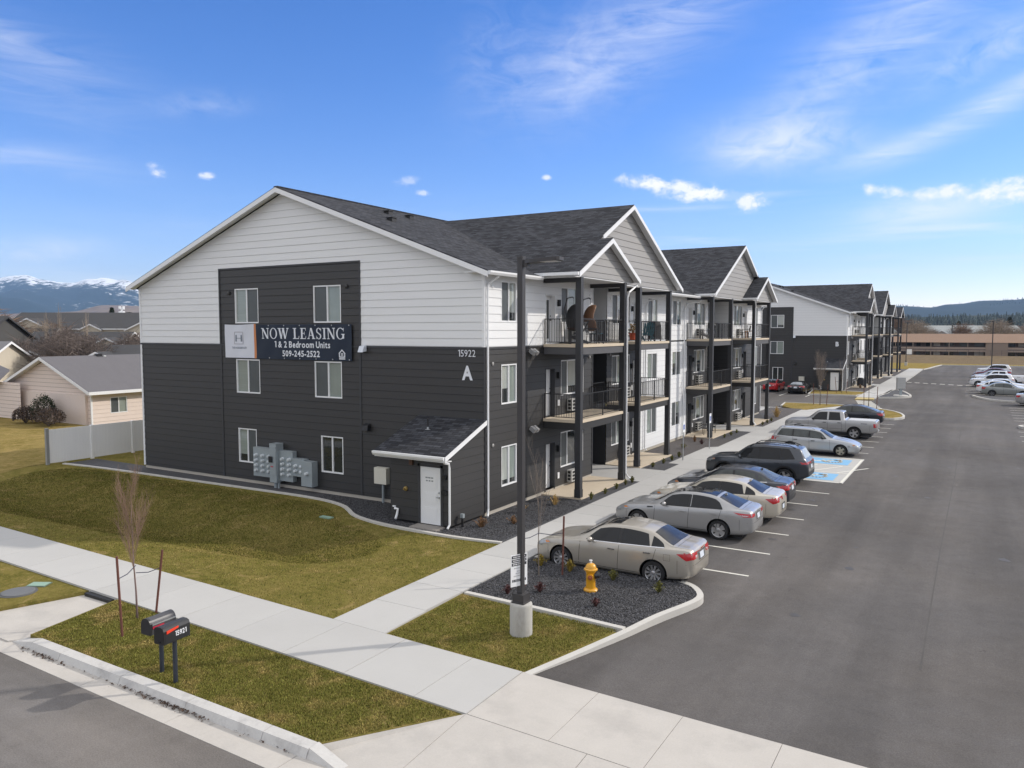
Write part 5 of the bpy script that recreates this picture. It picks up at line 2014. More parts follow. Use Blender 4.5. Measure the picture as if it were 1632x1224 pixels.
def car(label, cat, pos, rotz, sp, body_mat, group, name='parked_car', scale=1.045, rim='spoke10', glass=None, rim_mat=None, roof_mat=None):
    glass = glass or CARGLASS
    L, hw0 = sp['L'], sp['W'] / 2
    T = thing(name, label, cat, pos, rotz, group)
    T.scale = (scale, scale, scale)
    zt = lambda x: pchip(sp['top'], x)
    zb = lambda x: pchip(sp['belt'], x)
    zo = lambda x: pchip(sp['bot'], x)
    pl = lambda x: pchip(sp['plan'], x) * hw0
    rw = sp['roofw'] / 2
    ends = [0, .015, .04, .08, .14]
    xs = sorted(set([round(v, 4) for v in list(np.linspace(0.2, L - 0.2, int(L / 0.085))) + ends + [L - e for e in ends] + [k[0] for k in sp['top']]]))
    xs = np.array(xs)
    keep = [0]
    for i in range(1, len(xs)):
        if xs[i] - xs[keep[-1]] > 0.012:
            keep.append(i)
    xs = xs[keep]
    xs[-1] = L
    TOP, BELT, BOT, PL = zt(xs), zb(xs), zo(xs), pl(xs)
    X0 = L / 2
    rings = []
    for x, t, be, bo, w in zip(xs, TOP, BELT, BOT, PL):
        be = min(be, t - 0.015)
        c = min(1.0, max(0.0, (t - be - 0.09) / 0.30))
        yr = (0.80 * w) * (1 - c) + min(rw, w * 0.86) * c
        zr = (be + (t - be) * 0.62) * (1 - c) + (t - 0.055) * c
        h = be - bo
        P = [(0, bo), (0.80 * w, bo), (0.93 * w, bo + 0.035), (0.972 * w, bo + 0.12 * h + .02), (0.992 * w, bo + 0.32 * h), (1.0 * w, bo + 0.60 * h), (0.993 * w, bo + 0.82 * h), (0.962 * w, be - 0.012 * 1),
             (0.935 * w, be + 0.012),
             (0.935 * w + (yr - 0.935 * w) * 0.5 + 0.012 * c, be + (zr - be) * 0.5), (yr, zr), (yr - 0.09 * (c + .4), zr + (t - zr) * 0.55), (0.45 * yr, t - 0.012), (0, t)]
        R_ = cr_refine(P)
        rings.append([(X0 - x, p[0], p[1]) for p in R_] + [(X0 - x, -p[0], p[1]) for p in R_[-2:0:-1]])
    m = len(rings[0])
    b = MB()
    for r in rings:
        b.v += r
    for i in range(len(rings) - 1):
        for k in range(m):
            k2 = (k + 1) % m
            b.f.append([i * m + k, i * m + k2, (i + 1) * m + k2, (i + 1) * m + k])
    b.f.append(list(range(m)))
    b.f.append([(len(rings) - 1) * m + k for k in range(m)][::-1])
    bvh = BVHTree.FromPolygons([Vector(v) for v in b.v], b.f)
    Rw = sp['wr']
    Ra = Rw * 1.19
    wheels = [X0 - sp['xf'], X0 - sp['xr']]
    # cut the wheel arches
    V = np.array(b.v)
    for wx in wheels:
        d = np.hypot(V[:, 0] - wx, V[:, 2] - Rw)
        side = np.abs(V[:, 1]) > 0.55 * hw0
        inside = (d < Ra) & side & (V[:, 2] < Rw + Ra)
        f2 = []
        for f in b.f:
            if all(inside[i] for i in f):
                continue
            f2.append(f)
        b.f = f2
        used = np.zeros(len(V), bool)
        for f in b.f:
            for i in f:
                used[i] = True
        mv = inside & used & (np.abs(V[:, 1]) > 0.8 * hw0)
        for i in np.where(mv)[0]:
            q = max(d[i], 1e-3)
            V[i, 0] = wx + (V[i, 0] - wx) * Ra / q
            V[i, 2] = max(V[i, 2] * 0 + Rw + (V[i, 2] - Rw) * Ra / q, 0.16)
    b.v = [tuple(v) for v in V]
    b.mi = [0] * len(b.f)
    # drop loose points
    used = sorted({i for f in b.f for i in f})
    mp = {o: n for n, o in enumerate(used)}
    b.v = [b.v[i] for i in used]
    b.f = [[mp[i] for i in f] for f in b.f]
    b.build('body', body_mat, T, smooth=True, sharp=48)
    # arch liners
    b = MB()
    for wx in wheels:
        for s in (-1, 1):
            n = 14
            yo, yi = s * hw0 * 0.93, s * (hw0 - 0.42)
            a = [(wx + Ra * 1.005 * math.cos(R(t)), Rw + Ra * 1.005 * math.sin(R(t))) for t in np.linspace(-25, 205, n)]
            for p, q in zip(a[:-1], a[1:]):
                b.quad((p[0], yo, p[1]), (q[0], yo, q[1]), (q[0], yi, q[1]), (p[0], yi, p[1]))
            b.add([(p[0], yi, p[1]) for p in a], [list(range(n))])
    b.box(-L / 2 + 0.35, -hw0 * 0.8, 0.17, L / 2 - 0.35, hw0 * 0.8, float(np.min(BOT)) + 0.03)
    b.build('underbody', BLACK, T)

    def decal(nm, poly, axis, sign, m_, off=0.006, edge=0.13, parent=T, bldr=None):
        bm = bmesh.new()
        bm.faces.new([bm.verts.new((p[0], p[1], 0)) for p in poly])
        lo = [min(p[i] for p in poly) for i in (0, 1)]
        hi = [max(p[i] for p in poly) for i in (0, 1)]
        for ax in (0, 1):
            n = int((hi[ax] - lo[ax]) / edge)
            for k in range(1, n + 1):
                co, no = [0, 0, 0], [0, 0, 0]
                co[ax] = lo[ax] + (hi[ax] - lo[ax]) * k / (n + 1)
                no[ax] = 1
                bmesh.ops.bisect_plane(bm, geom=bm.verts[:] + bm.edges[:] + bm.faces[:], plane_co=co, plane_no=no)
        bm.verts.ensure_lookup_table()
        vs = []
        for i, v in enumerate(bm.verts):
            v.index = i
            p, q = v.co.x, v.co.y
            if axis == 'y':
                o, d = Vector((p, sign * 4, q)), Vector((0, -sign, 0))
            elif axis == 'z':
                o, d = Vector((p, q, 4)), Vector((0, 0, -1))
            else:
                o, d = Vector((sign * 6, p, q)), Vector((-sign, 0, 0))
            h = bvh.ray_cast(o, d)
            if h[0] is None:
                h = bvh.find_nearest(o + d * 4)
            nn = h[1]
            if nn.dot(d) > 0:
                nn = -nn
            vs.append(h[0] + nn * off)
        fs = [[v.index for v in f.verts] for f in bm.faces]
        bm.free()
        mb_ = bldr or MB()
        mb_.add(vs, fs)
        if bldr is None:
            o = mb_.build(nm, m_, parent, smooth=True)
            # outward normals
            return o
    U = lambda x: X0 - x          # distance from the nose -> local x
    # side glass
    for s in (-1, 1):
        for (xa, xb, la, lb) in sp['panes']:
            px = np.linspace(xa, xb, 9)
            up = [(U(x), float(min(zt(x) - 0.055, 9)) - 0.045) for x in px]
            dn = [(U(x), float(zb(x)) + 0.035) for x in px]
            pts = [(a, max(u, dz + 0.004)) for (a, u), (_, dz) in zip(up, dn)]
            # slanted ends: la/lb shift the top corners
            n = len(px)
            top = []
            for i, (a, u) in enumerate(pts):
                x = px[i]
                lim = 1e9
                if la and x < xa + la:
                    lim = min(lim, dn[i][1] + (x - xa) / la * 0.55)
                if lb and x > xb - lb:
                    lim = min(lim, dn[i][1] + (xb - x) / lb * 0.55)
                top.append((a, min(u, max(lim, dn[i][1] + 0.004))))
            poly = dn + top[::-1]
            decal('side_window', poly, 'y', s, sp.get('sideglass', glass))
        for x in sp.get('pillars', ()):
            decal('pillar', [(U(x - 0.035), float(zb(x)) + 0.04), (U(x + 0.035), float(zb(x)) + 0.04), (U(x + 0.035), float(zt(x)) - 0.105), (U(x - 0.035), float(zt(x)) - 0.105)], 'y', s, BLACK, 0.008)
        # seams
        for x, x2 in sp['seams']:
            z1, z2 = float(zo(x)) + 0.10, float(zb(x)) - 0.01
            decal('door_gap', [(U(x) - 0.006, z1), (U(x) + 0.006, z1), (U(x2) + 0.006, z2), (U(x2) - 0.006, z2)], 'y', s, SEAM, 0.003)
        xa, xb = sp['seams'][0][0], sp['seams'][-1][0]
        sl = MB()
        for x in sp['handles']:
            h = bvh.ray_cast(Vector((U(x), s * 4, float(zb(x)) - 0.13)), Vector((0, -s, 0)))
            if h[0] is not None:
                p = h[0]
                sl.obox((p.x, p.y + s * 0.022, p.z), 0.20, 0.035, 0.032)
        sl.build('door_handle', sp.get('handle_mat', body_mat), T, smooth=False)
        # lower dark sill
        x1, x2 = sp['xf'] + Ra + 0.02, sp['xr'] - Ra - 0.02
        z1 = float(zo((x1 + x2) / 2))
        decal('sill', [(U(x1), z1 + 0.035), (U(x2), z1 + 0.035), (U(x2), z1 + 0.10), (U(x1), z1 + 0.10)], 'y', s, sp.get('sill', SEAM), 0.004)
        # mirror
        xm = sp['mirror']
        zm = float(zb(xm)) + 0.06
        q = MB()
        q.ball((U(xm), s * (hw0 + 0.09), zm + 0.03), 0.075, 0.11, 0.075, 10, 7)
        q.box(U(xm) - 0.03, min(s * (hw0 - 0.12), s * (hw0 + 0.05)), zm - 0.025, U(xm) + 0.03, max(s * (hw0 - 0.12), s * (hw0 + 0.05)), zm + 0.02)
        q.build('mirror', sp.get('mirror_mat', body_mat), T, smooth=True, sharp=40)
        # tail and head lamps
        for nm, P, m_, ax, sg in sp['lamps']:
            if ax == 'y':
                decal(nm, [(U(a), z) for a, z in P], 'y', s, m_, 0.007, 0.07)
            else:
                decal(nm, [(s * a, z) for a, z in P], 'x', sg, m_, 0.007, 0.07)
        for P in sp.get('side_extra', ()):
            decal(P[0], [(U(a), z) for a, z in P[1]], 'y', s, P[2], 0.004)
        if sp.get('cladding'):
            for wx in (sp['xf'], sp['xr']):
                oo = []
                n = 14
                A = np.linspace(-8, 188, n)
                oo = [(U(wx) + (Ra + 0.075) * math.cos(R(t)), Rw + (Ra + 0.075) * math.sin(R(t))) for t in A]
                ii = [(U(wx) + (Ra + 0.0) * math.cos(R(t)), Rw + (Ra + 0.0) * math.sin(R(t))) for t in A]
                for k in range(n - 1):
                    pass
                bb = MB()
                for k in range(n - 1):
                    decal('arch_trim', [ii[k], oo[k], oo[k + 1], ii[k + 1]], 'y', s, None, 0.012, 0.3, bldr=bb)
                bb.build('arch_trim', BLACK, T, smooth=True)
    # windscreen, rear glass, roof glass
    (a0, a1, c1, c0) = sp['cab']
    ww = sp['W'] / 2

    def scr(nm, x0, x1, h0, h1, m_):
        n = 6
        pts = []
        for i in range(n + 1):
            f = i / n
            pts.append((U(x0 + (x1 - x0) * f), -(h0 + (h1 - h0) * f)))
        for i in range(n, -1, -1):
            f = i / n
            pts.append((U(x0 + (x1 - x0) * f), (h0 + (h1 - h0) * f)))
        decal(nm, pts, 'z', 1, m_, 0.006, 0.12)
    scr('windscreen', a0 + 0.05, a1 - 0.02, ww * 0.78, rw - 0.055, glass)
    if sp.get('rear_axis') == 'x':
        zz0, zz1 = sp['rear_z']
        decal('rear_window', [(-rw * 1.02, zz0), (rw * 1.02, zz0), (rw * 0.86, zz1), (-rw * 0.86, zz1)], 'x', -1, sp.get('rearglass', glass), 0.006, 0.12)
    else:
        scr('rear_window', c1 + 0.03, c0 - 0.06, rw - 0.085, ww * 0.70, sp.get('rearglass', glass))
    for nm, x0, x1, h, m_ in sp.get('roof_extra', ()):
        decal(nm, [(U(x0), -h), (U(x0), h), (U(x1), h), (U(x1), -h)], 'z', 1, m_, 0.006, 0.14)
    # trims that every body shows: waist strip, bumper joint, plate recess, lower valance
    for s in (-1, 1):
        xa, xb = sp['panes'][0][0] + 0.05, sp['panes'][-1][1]
        bb = MB()
        px = np.linspace(xa, xb, 10)
        for q0, q1 in zip(px[:-1], px[1:]):
            decal('waist_trim', [(U(q0), float(zb(q0)) + 0.012), (U(q1), float(zb(q1)) + 0.012), (U(q1), float(zb(q1)) + 0.034), (U(q0), float(zb(q0)) + 0.034)], 'y', s, None, 0.007, 0.5, bldr=bb)
        bb.build('waist_trim', sp.get('handle_mat', SEAM) if sp.get('handle_mat') is not BLACK else SEAM, T, smooth=True)
        for xg, zz0, zz1 in ((L - 0.42, float(zo(L - 0.4)) + 0.16, float(zb(L - 0.42)) - 0.26), (0.52, float(zo(0.5)) + 0.2, float(zb(0.52)) - 0.14)):
            decal('bumper_gap', [(U(xg) - 0.004, zz0), (U(xg) + 0.004, zz0), (U(xg) + 0.004, zz1), (U(xg) - 0.004, zz1)], 'y', s, SEAM, 0.003)
    zv = float(zo(L - 0.25))
    decal('rear_valance', [(-.55, zv + 0.02), (.55, zv + 0.02), (.6, zv + 0.13), (-.6, zv + 0.13)], 'x', -1, SEAM, 0.006)
    pz = sp.get('plate_z', 0.80)
    decal('plate_recess', [(-.27, pz - .11), (.27, pz - .11), (.27, pz + .12), (-.27, pz + .12)], 'x', -1, SEAM if pz < .7 else mat('plate_shade', (0.10, 0.10, 0.10), 0.5), 0.006, 0.2)
    decal('bumper_joint', [(-.8, pz - .155), (.8, pz - .155), (.8, pz - .147), (-.8, pz - .147)], 'x', -1, SEAM, 0.004)
    # number plate, rear badge bar, front grille
    rz = sp.get('plate_z', 0.80)
    decal('number_plate', [(-0.155, rz - 0.08), (0.155, rz - 0.08), (0.155, rz + 0.08), (-0.155, rz + 0.08)], 'x', -1, PLATE, 0.012, 0.2)
    for nm, P, sg, m_ in sp.get('ends', ()):
        decal(nm, P, 'x', sg, m_, 0.008, 0.12)
    if sp.get('shut'):
        for x, hh in sp['shut']:
            decal('panel_gap', [(U(x) - 0.005, -hh), (U(x) + 0.005, -hh), (U(x) + 0.005, hh), (U(x) - 0.005, hh)], 'z', 1, SEAM, 0.003, 0.15)
    # wheels
    rm = rim_mat or RIM
    tw = 0.11
    tp = MB()
    tp.lathe([(Rw * 0.70, -tw), (Rw * 0.93, -tw), (Rw * 0.985, -tw * 0.75), (Rw, -tw * 0.3), (Rw, tw * 0.3), (Rw * 0.985, tw * 0.75), (Rw * 0.93, tw), (Rw * 0.70, tw)], (0, 0, 0), 28, 'y', cap=False)
    ri = MB()
    ri.m = 1
    ri.lathe([(Rw * 0.70, 0.02), (0.02, 0.015)], (0, 0, 0), 24, 'y')
    ri.m = 0
    ri.lathe([(Rw * 0.66, 0.03), (Rw * 0.665, tw * 0.9), (Rw * 0.72, tw * 1.0), (Rw * 0.725, tw * 0.9)], (0, 0, 0), 28, 'y', cap=False)
    ri.lathe([(0.06, 0.03), (0.06, tw * 0.75), (0.03, tw * 0.85)], (0, 0, 0), 12, 'y')
    ns = {'spoke10': 10, 'spoke5': 5, 'blade5': 5, 'spoke6': 6, 'spoke8': 8}[rim]
    for k in range(ns):
        t = 2 * math.pi * k / ns
        w0, w1 = {'spoke10': (0.02, 0.034), 'spoke5': (0.05, 0.055), 'blade5': (0.05, 0.105), 'spoke6': (0.045, 0.06), 'spoke8': (0.03, 0.045)}[rim]
        d, e = Vector((math.cos(t), 0, math.sin(t))), Vector((-math.sin(t), 0, math.cos(t)))
        y = Vector((0, 1, 0))
        p = [d * 0.05 - e * w0 + y * tw * 0.72, d * 0.05 + e * w0 + y * tw * 0.72, d * Rw * 0.68 + e * w1 + y * tw * 0.86, d * Rw * 0.68 - e * w1 + y * tw * 0.86]
        ri.ext(p, (0, -0.03, 0))
    first = None
    for wx in wheels:
        for s in (-1, 1):
            wo = empty('wheel', (wx, s * (hw0 * 0.985 - tw), Rw), 0.0 if s > 0 else math.pi, T)
            if first is None:
                t1 = tp.build('tyre', TYRE, wo, smooth=True, sharp=40)
                r1 = ri.build('rim', [rm, BLACK], wo, smooth=True, sharp=30)
                first = (t1, r1)
            else:
                for src in first:
                    c = src.copy()
                    COL.objects.link(c)
                    c.parent = wo
    if sp.get('antenna'):
        q = MB()
        xa_ = sp['antenna']
        z = float(zt(xa_))
        q.ext([(U(xa_) + 0.09, -0.02, z - 0.01), (U(xa_) - 0.07, -0.02, z - 0.01), (U(xa_) - 0.06, -0.02, z + 0.06)], (0, 0.04, 0))
        q.build('roof_fin', body_mat, T)
    if sp.get('rails'):
        for s in (-1, 1):
            q = MB()
            x0, x1 = sp['rails']
            n = 8
            q.tube([(U(x0 + (x1 - x0) * i / n), s * (rw - 0.03), float(zt(x0 + (x1 - x0) * i / n)) + (0.045 if 0 < i < n else -0.03)) for i in range(n + 1)], 0.018, 6)
            q.build('roof_rail', sp.get('rail_mat', BLACK), T)
    return T, decal, bvh


def sedan(L, H, W, wb, fo, **kw):
    """a three box profile; fractions of the length with the roof height H"""
    k = L / 4.81
    h = H / 1.47
    sp = dict(L=L, W=W, wr=0.325, xf=fo, xr=fo + wb, roofw=kw.get('roofw', 1.16))
    c = lambda *P: [(x * k, z * h) for x, z in P]
    ft = kw.get('fast', 0.0)
    sp['top'] = c((0, .50), (.04, .58), (.14, .68), (.45, .84), (.95, .935), (1.32, .985), (1.5, 1.06), (2.12, 1.385), (2.5, 1.455), (2.85, 1.47), (3.3, 1.445), (3.65 - ft * .2, 1.375), (4.26 + ft, 1.095), (4.45, 1.075), (4.66, 1.055), (4.745, .985), (4.79, .80), (4.81, .62))
    sp['belt'] = c((0, .48), (.04, .56), (.14, .655), (.45, .79), (.95, .87), (1.45, .915), (2.5, .955), (3.4, .99), (4.1, 1.015), (4.5, 1.02), (4.66, 1.0), (4.745, .93), (4.79, .77), (4.81, .60))
    sp['bot'] = c((0, .28), (.1, .20), (.5, .18), (1.4, .185), (3.4, .19), (4.3, .22), (4.7, .29), (4.81, .36))
    sp['plan'] = [(0, .60), (.04 * k, .70), (.14 * k, .80), (.4 * k, .905), (.8 * k, .965), (1.4 * k, .99), (2.4 * k, 1.0), (3.6 * k, .995), (4.2 * k, .965), (4.55 * k, .90), (4.7 * k, .83), (4.78 * k, .74), (4.81 * k, .62)]
    sp['cab'] = (1.38 * k, 2.14 * k, 3.62 * k, 4.28 * k + ft * k)
    sp['panes'] = [(1.72 * k, 2.70 * k, 0.62, 0), (2.77 * k, 3.62 * k, 0, 0.12), (3.66 * k, 4.02 * k, 0, 0.42)]
    sp['pillars'] = [2.735 * k]
    sp['seams'] = [(1.52 * k, 1.56 * k), (2.70 * k, 2.74 * k), (3.62 * k, 3.80 * k)]
    sp['handles'] = [2.52 * k, 3.56 * k]
    sp['mirror'] = 1.92 * k
    z = lambda v: v * h
    xx = lambda v: v * k
    sp['lamps'] = [('tail_light', [(xx(4.36), z(.93)), (xx(4.78), z(.965)), (xx(4.80), z(.80)), (xx(4.62), z(.76))], LAMP_RED, 'y', 0),
                   ('tail_light', [(.36, z(.80)), (.80, z(.78)), (.80, z(.97)), (.36, z(.95))], LAMP_RED, 'x', -1),
                   ('tail_light_lens', [(.38, z(.815)), (.52, z(.80)), (.52, z(.87)), (.38, z(.87))], LAMP_CLEAR, 'x', -1),
                   ('headlight', [(xx(.02), z(.60)), (xx(.16), z(.585)), (xx(.62), z(.72)), (xx(.50), z(.80)), (xx(.10), z(.66))], HEADLAMP, 'y', 0),
                   ('headlight', [(.42, z(.555)), (.80, z(.58)), (.80, z(.67)), (.42, z(.62))], HEADLAMP, 'x', 1),
                   ('marker_lamp', [(xx(.46), z(.70)), (xx(.60), z(.73)), (xx(.52), z(.775)), (xx(.42), z(.75))], LAMP_AMBER, 'y', 0)]
    sp['plate_z'] = z(.80)
    sp['ends'] = [('grille', [(-.40, z(.44)), (.40, z(.44)), (.45, z(.56)), (-.45, z(.56))], 1, BLACK), ('air_intake', [(-.55, z(.30)), (.55, z(.30)), (.6, z(.39)), (-.6, z(.39))], 1, BLACK)]
    sp['shut'] = [(xx(4.33) + ft * k, 0.62)]
    return sp


G1 = 'cars parked nose in along the front walkway'
CHAMP = paint('champagne', (0.40, 0.37, 0.32), 0.5, 0.30)
SILVER = paint('silver', (0.36, 0.36, 0.36), 0.55, 0.30)
CHAMP_L = paint('pale_champagne', (0.54, 0.50, 0.42), 0.4, 0.30)
NAVYP = paint('dark_navy', (0.022, 0.026, 0.036), 0.4, 0.28)
SLATE = paint('slate_grey', (0.045, 0.052, 0.064), 0.4, 0.30)
SILVERW = paint('silver_blue', (0.42, 0.43, 0.44), 0.5, 0.30)
SILVERP = paint('pickup_silver', (0.40, 0.40, 0.405), 0.5, 0.32)
REDP = paint('bright_red', (0.42, 0.012, 0.014), 0.1, 0.3)
BLACKP = paint('black', (0.012, 0.012, 0.014), 0.3, 0.25)
WHITEP = paint('white', (0.72, 0.73, 0.75), 0.0, 0.3)
GREENG = paint('grey_green', (0.24, 0.25, 0.24), 0.5, 0.32)
MAROON = paint('maroon', (0.12, 0.012, 0.02), 0.3, 0.3)
PI = math.pi
LZ = -0.138

# 1 champagne sedan by the island
s1 = sedan(4.81, 1.47, 1.82, 2.775, 0.96)
s1['roof_extra'] = [('sunroof', 2.2, 2.62, 0.42, CARGLASS)]
s1['handle_mat'] = CHROME
s1['ends'] += [('trunk_trim', [(-.36, .875), (.36, .875), (.36, .925), (-.36, .925)], -1, CHROME)]
s1['side_extra'] = [('fuel_flap', [(4.02, .72), (4.20, .72), (4.20, .725), (4.02, .725)], SEAM), ('fuel_flap', [(4.02, .88), (4.20, .88), (4.20, .885), (4.02, .885)], SEAM), ('fuel_flap', [(4.02, .72), (4.025, .72), (4.025, .88), (4.02, .88)], SEAM), ('fuel_flap', [(4.195, .72), (4.2, .72), (4.2, .88), (4.195, .88)], SEAM)]
car('champagne sedan with sunroof beside the yellow hydrant island', 'car', (6.70, -2.92, LZ), PI, s1, CHAMP, G1, rim='spoke10')
# 2 silver fastback sedan with black glass roof
s2 = sedan(4.84, 1.455, 1.83, 2.795, 0.96, fast=0.10)
s2['roof_extra'] = [('glass_roof', 2.16, 3.58, 0.50, CARGLASS)]
s2['panes'] = [(1.72, 2.74, 0.66, 0), (2.81, 3.86, 0, 0.42)]
s2['lamps'][0] = ('tail_light', [(4.22, .965), (4.78, .935), (4.80, .86), (4.55, .83)], LAMP_RED, 'y', 0)
s2['lamps'][1] = ('tail_light', [(.40, .83), (.80, .83), (.80, .94), (.40, .92)], LAMP_RED, 'x', -1)
s2['lamps'][2] = ('tail_light_lens', [(4.40, .895), (4.70, .885), (4.66, .86), (4.5, .865)], LAMP_CLEAR, 'y', 0)
s2['side_extra'] = [('side_vent', [(1.28, .80), (1.50, .82), (1.50, .86), (1.30, .85)], BLACK)]
s2['antenna'] = 3.72
s2['ends'] += [('trunk_trim', [(-.38, .93), (.38, .93), (.38, .945), (-.38, .945)], -1, CHROME)]
car('silver sedan with black glass roof, second from the hydrant island', 'car', (6.92, 2.72, LZ), PI, s2, SILVER, G1, rim='blade5')
# 3 pale champagne sedan
s3 = sedan(4.86, 1.46, 1.85, 2.74, 0.98)
s3['antenna'] = 3.66
s3['lamps'][1] = ('tail_light', [(.46, .80), (.80, .80), (.80, .98), (.46, .96)], LAMP_RED, 'x', -1)
s3['plate_z'] = .58
car('pale cream sedan with red wraparound tail lights between silver and navy sedans', 'car', (7.12, 5.62, LZ), PI, s3, CHAMP_L, G1, rim='spoke8')
# 4 dark sedan
s4 = sedan(4.87, 1.47, 1.83, 2.80, 0.95)
s4['rearglass'] = CARGLASS_L
s4['sideglass'] = CARGLASS_L
s4['antenna'] = 3.66
s4['handle_mat'] = CHROME
car('dark navy sedan between the cream sedan and the slate sport utility', 'car', (6.95, 8.22, LZ), PI, s4, NAVYP, G1, rim='spoke5')
# dark hatch-like sedan at the far island
s8 = sedan(4.75, 1.46, 1.84, 2.72, 0.98, fast=0.14)
s8['rearglass'] = CARGLASS_L
s8['sideglass'] = CARGLASS_L
car('dark navy sedan beyond the silver pickup at the grass island', 'car', (7.35, 40.0, LZ), PI, s8, NAVYP, G1, rim='spoke5')


def suv(L, H, W, wb, fo):
    k, h = L / 4.6, H / 1.70
    c = lambda *P: [(x * k, z * h) for x, z in P]
    sp = dict(L=L, W=W, wr=0.36, xf=fo, xr=fo + wb, roofw=1.22)
    sp['top'] = c((0, .62), (.03, .78), (.10, .92), (.35, 1.02), (.8, 1.075), (1.12, 1.11), (1.3, 1.18), (1.92, 1.58), (2.3, 1.675), (2.8, 1.70), (3.5, 1.685), (4.0, 1.66), (4.16, 1.635), (4.46, 1.16), (4.53, 1.08), (4.585, .86), (4.6, .66))
    sp['belt'] = c((0, .60), (.03, .75), (.10, .88), (.35, .97), (.8, 1.01), (1.25, 1.04), (2.2, 1.06), (3.4, 1.10), (4.1, 1.16), (4.40, 1.14), (4.53, 1.03), (4.585, .83), (4.6, .64))
    sp['bot'] = c((0, .34), (.12, .26), (.6, .24), (3.6, .24), (4.3, .30), (4.6, .42))
    sp['plan'] = [(0, .68), (.03 * k, .76), (.1 * k, .84), (.35 * k, .93), (.8 * k, .98), (2.4 * k, 1.0), (3.6 * k, .99), (4.2 * k, .94), (4.5 * k, .86), (4.58 * k, .80), (4.6 * k, .70)]
    sp['cab'] = (1.18 * k, 1.96 * k, 4.1 * k, 4.45 * k)
    sp['panes'] = [(1.52 * k, 2.46 * k, 0.5, 0), (2.53 * k, 3.40 * k, 0, 0), (3.45 * k, 4.02 * k, 0, 0.36)]
    sp['pillars'] = [2.495 * k, 3.425 * k]
    sp['seams'] = [(1.40 * k, 1.40 * k), (2.46 * k, 2.48 * k), (3.36 * k, 3.52 * k)]
    sp['handles'] = [2.28 * k, 3.30 * k]
    sp['mirror'] = 1.66 * k
    sp['rear_axis'] = 'x'
    sp['rear_z'] = (1.20 * h, 1.56 * h)
    z = lambda v: v * h
    x_ = lambda v: v * k
    sp['lamps'] = [('tail_light', [(x_(4.22), z(1.06)), (x_(4.56), z(1.04)), (x_(4.58), z(.95)), (x_(4.36), z(.98))], LAMP_RED, 'y', 0),
                   ('tail_light', [(.34, z(.99)), (.85, z(.96)), (.85, z(1.07)), (.34, z(1.05))], LAMP_RED, 'x', -1),
                   ('headlight', [(x_(.02), z(.80)), (x_(.14), z(.80)), (x_(.50), z(.90)), (x_(.48), z(.97)), (x_(.10), z(.90))], HEADLAMP, 'y', 0),
                   ('marker_lamp', [(x_(.38), z(.885)), (x_(.50), z(.90)), (x_(.48), z(.95)), (x_(.36), z(.93))], LAMP_AMBER, 'y', 0),
                   ('headlight', [(.48, z(.78)), (.85, z(.80)), (.85, z(.90)), (.48, z(.86))], HEADLAMP, 'x', 1)]
    sp['plate_z'] = z(.82)
    sp['ends'] = [('grille', [(-.42, z(.50)), (.42, z(.50)), (.46, z(.80)), (-.46, z(.80))], 1, BLACK), ('rear_bumper_trim', [(-.7, z(.46)), (.7, z(.46)), (.74, z(.62)), (-.74, z(.62))], -1, BLACK)]
    sp['sill'] = BLACK
    return sp


s5 = suv(4.6, 1.70, 1.86, 2.69, 0.93)
s5['cladding'] = True
s5['rails'] = (2.0, 4.0)
s5['rail_mat'] = BLACK
s5['antenna'] = 3.95
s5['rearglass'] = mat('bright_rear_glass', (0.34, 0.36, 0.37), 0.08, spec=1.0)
s5['roof_extra'] = [('roof_sheen_patch', 3.0, 4.05, 0.46, paint('roof_sheen', (0.20, 0.215, 0.235), 0.5, 0.25))]  # sheen on the roof, put in as a patch of lighter paint
car('slate grey sport utility with black wheel arch trim at the accessible bay', 'sport utility', (6.85, 13.75, LZ), PI, s5, SLATE, G1, rim='spoke5', name='parked_suv')


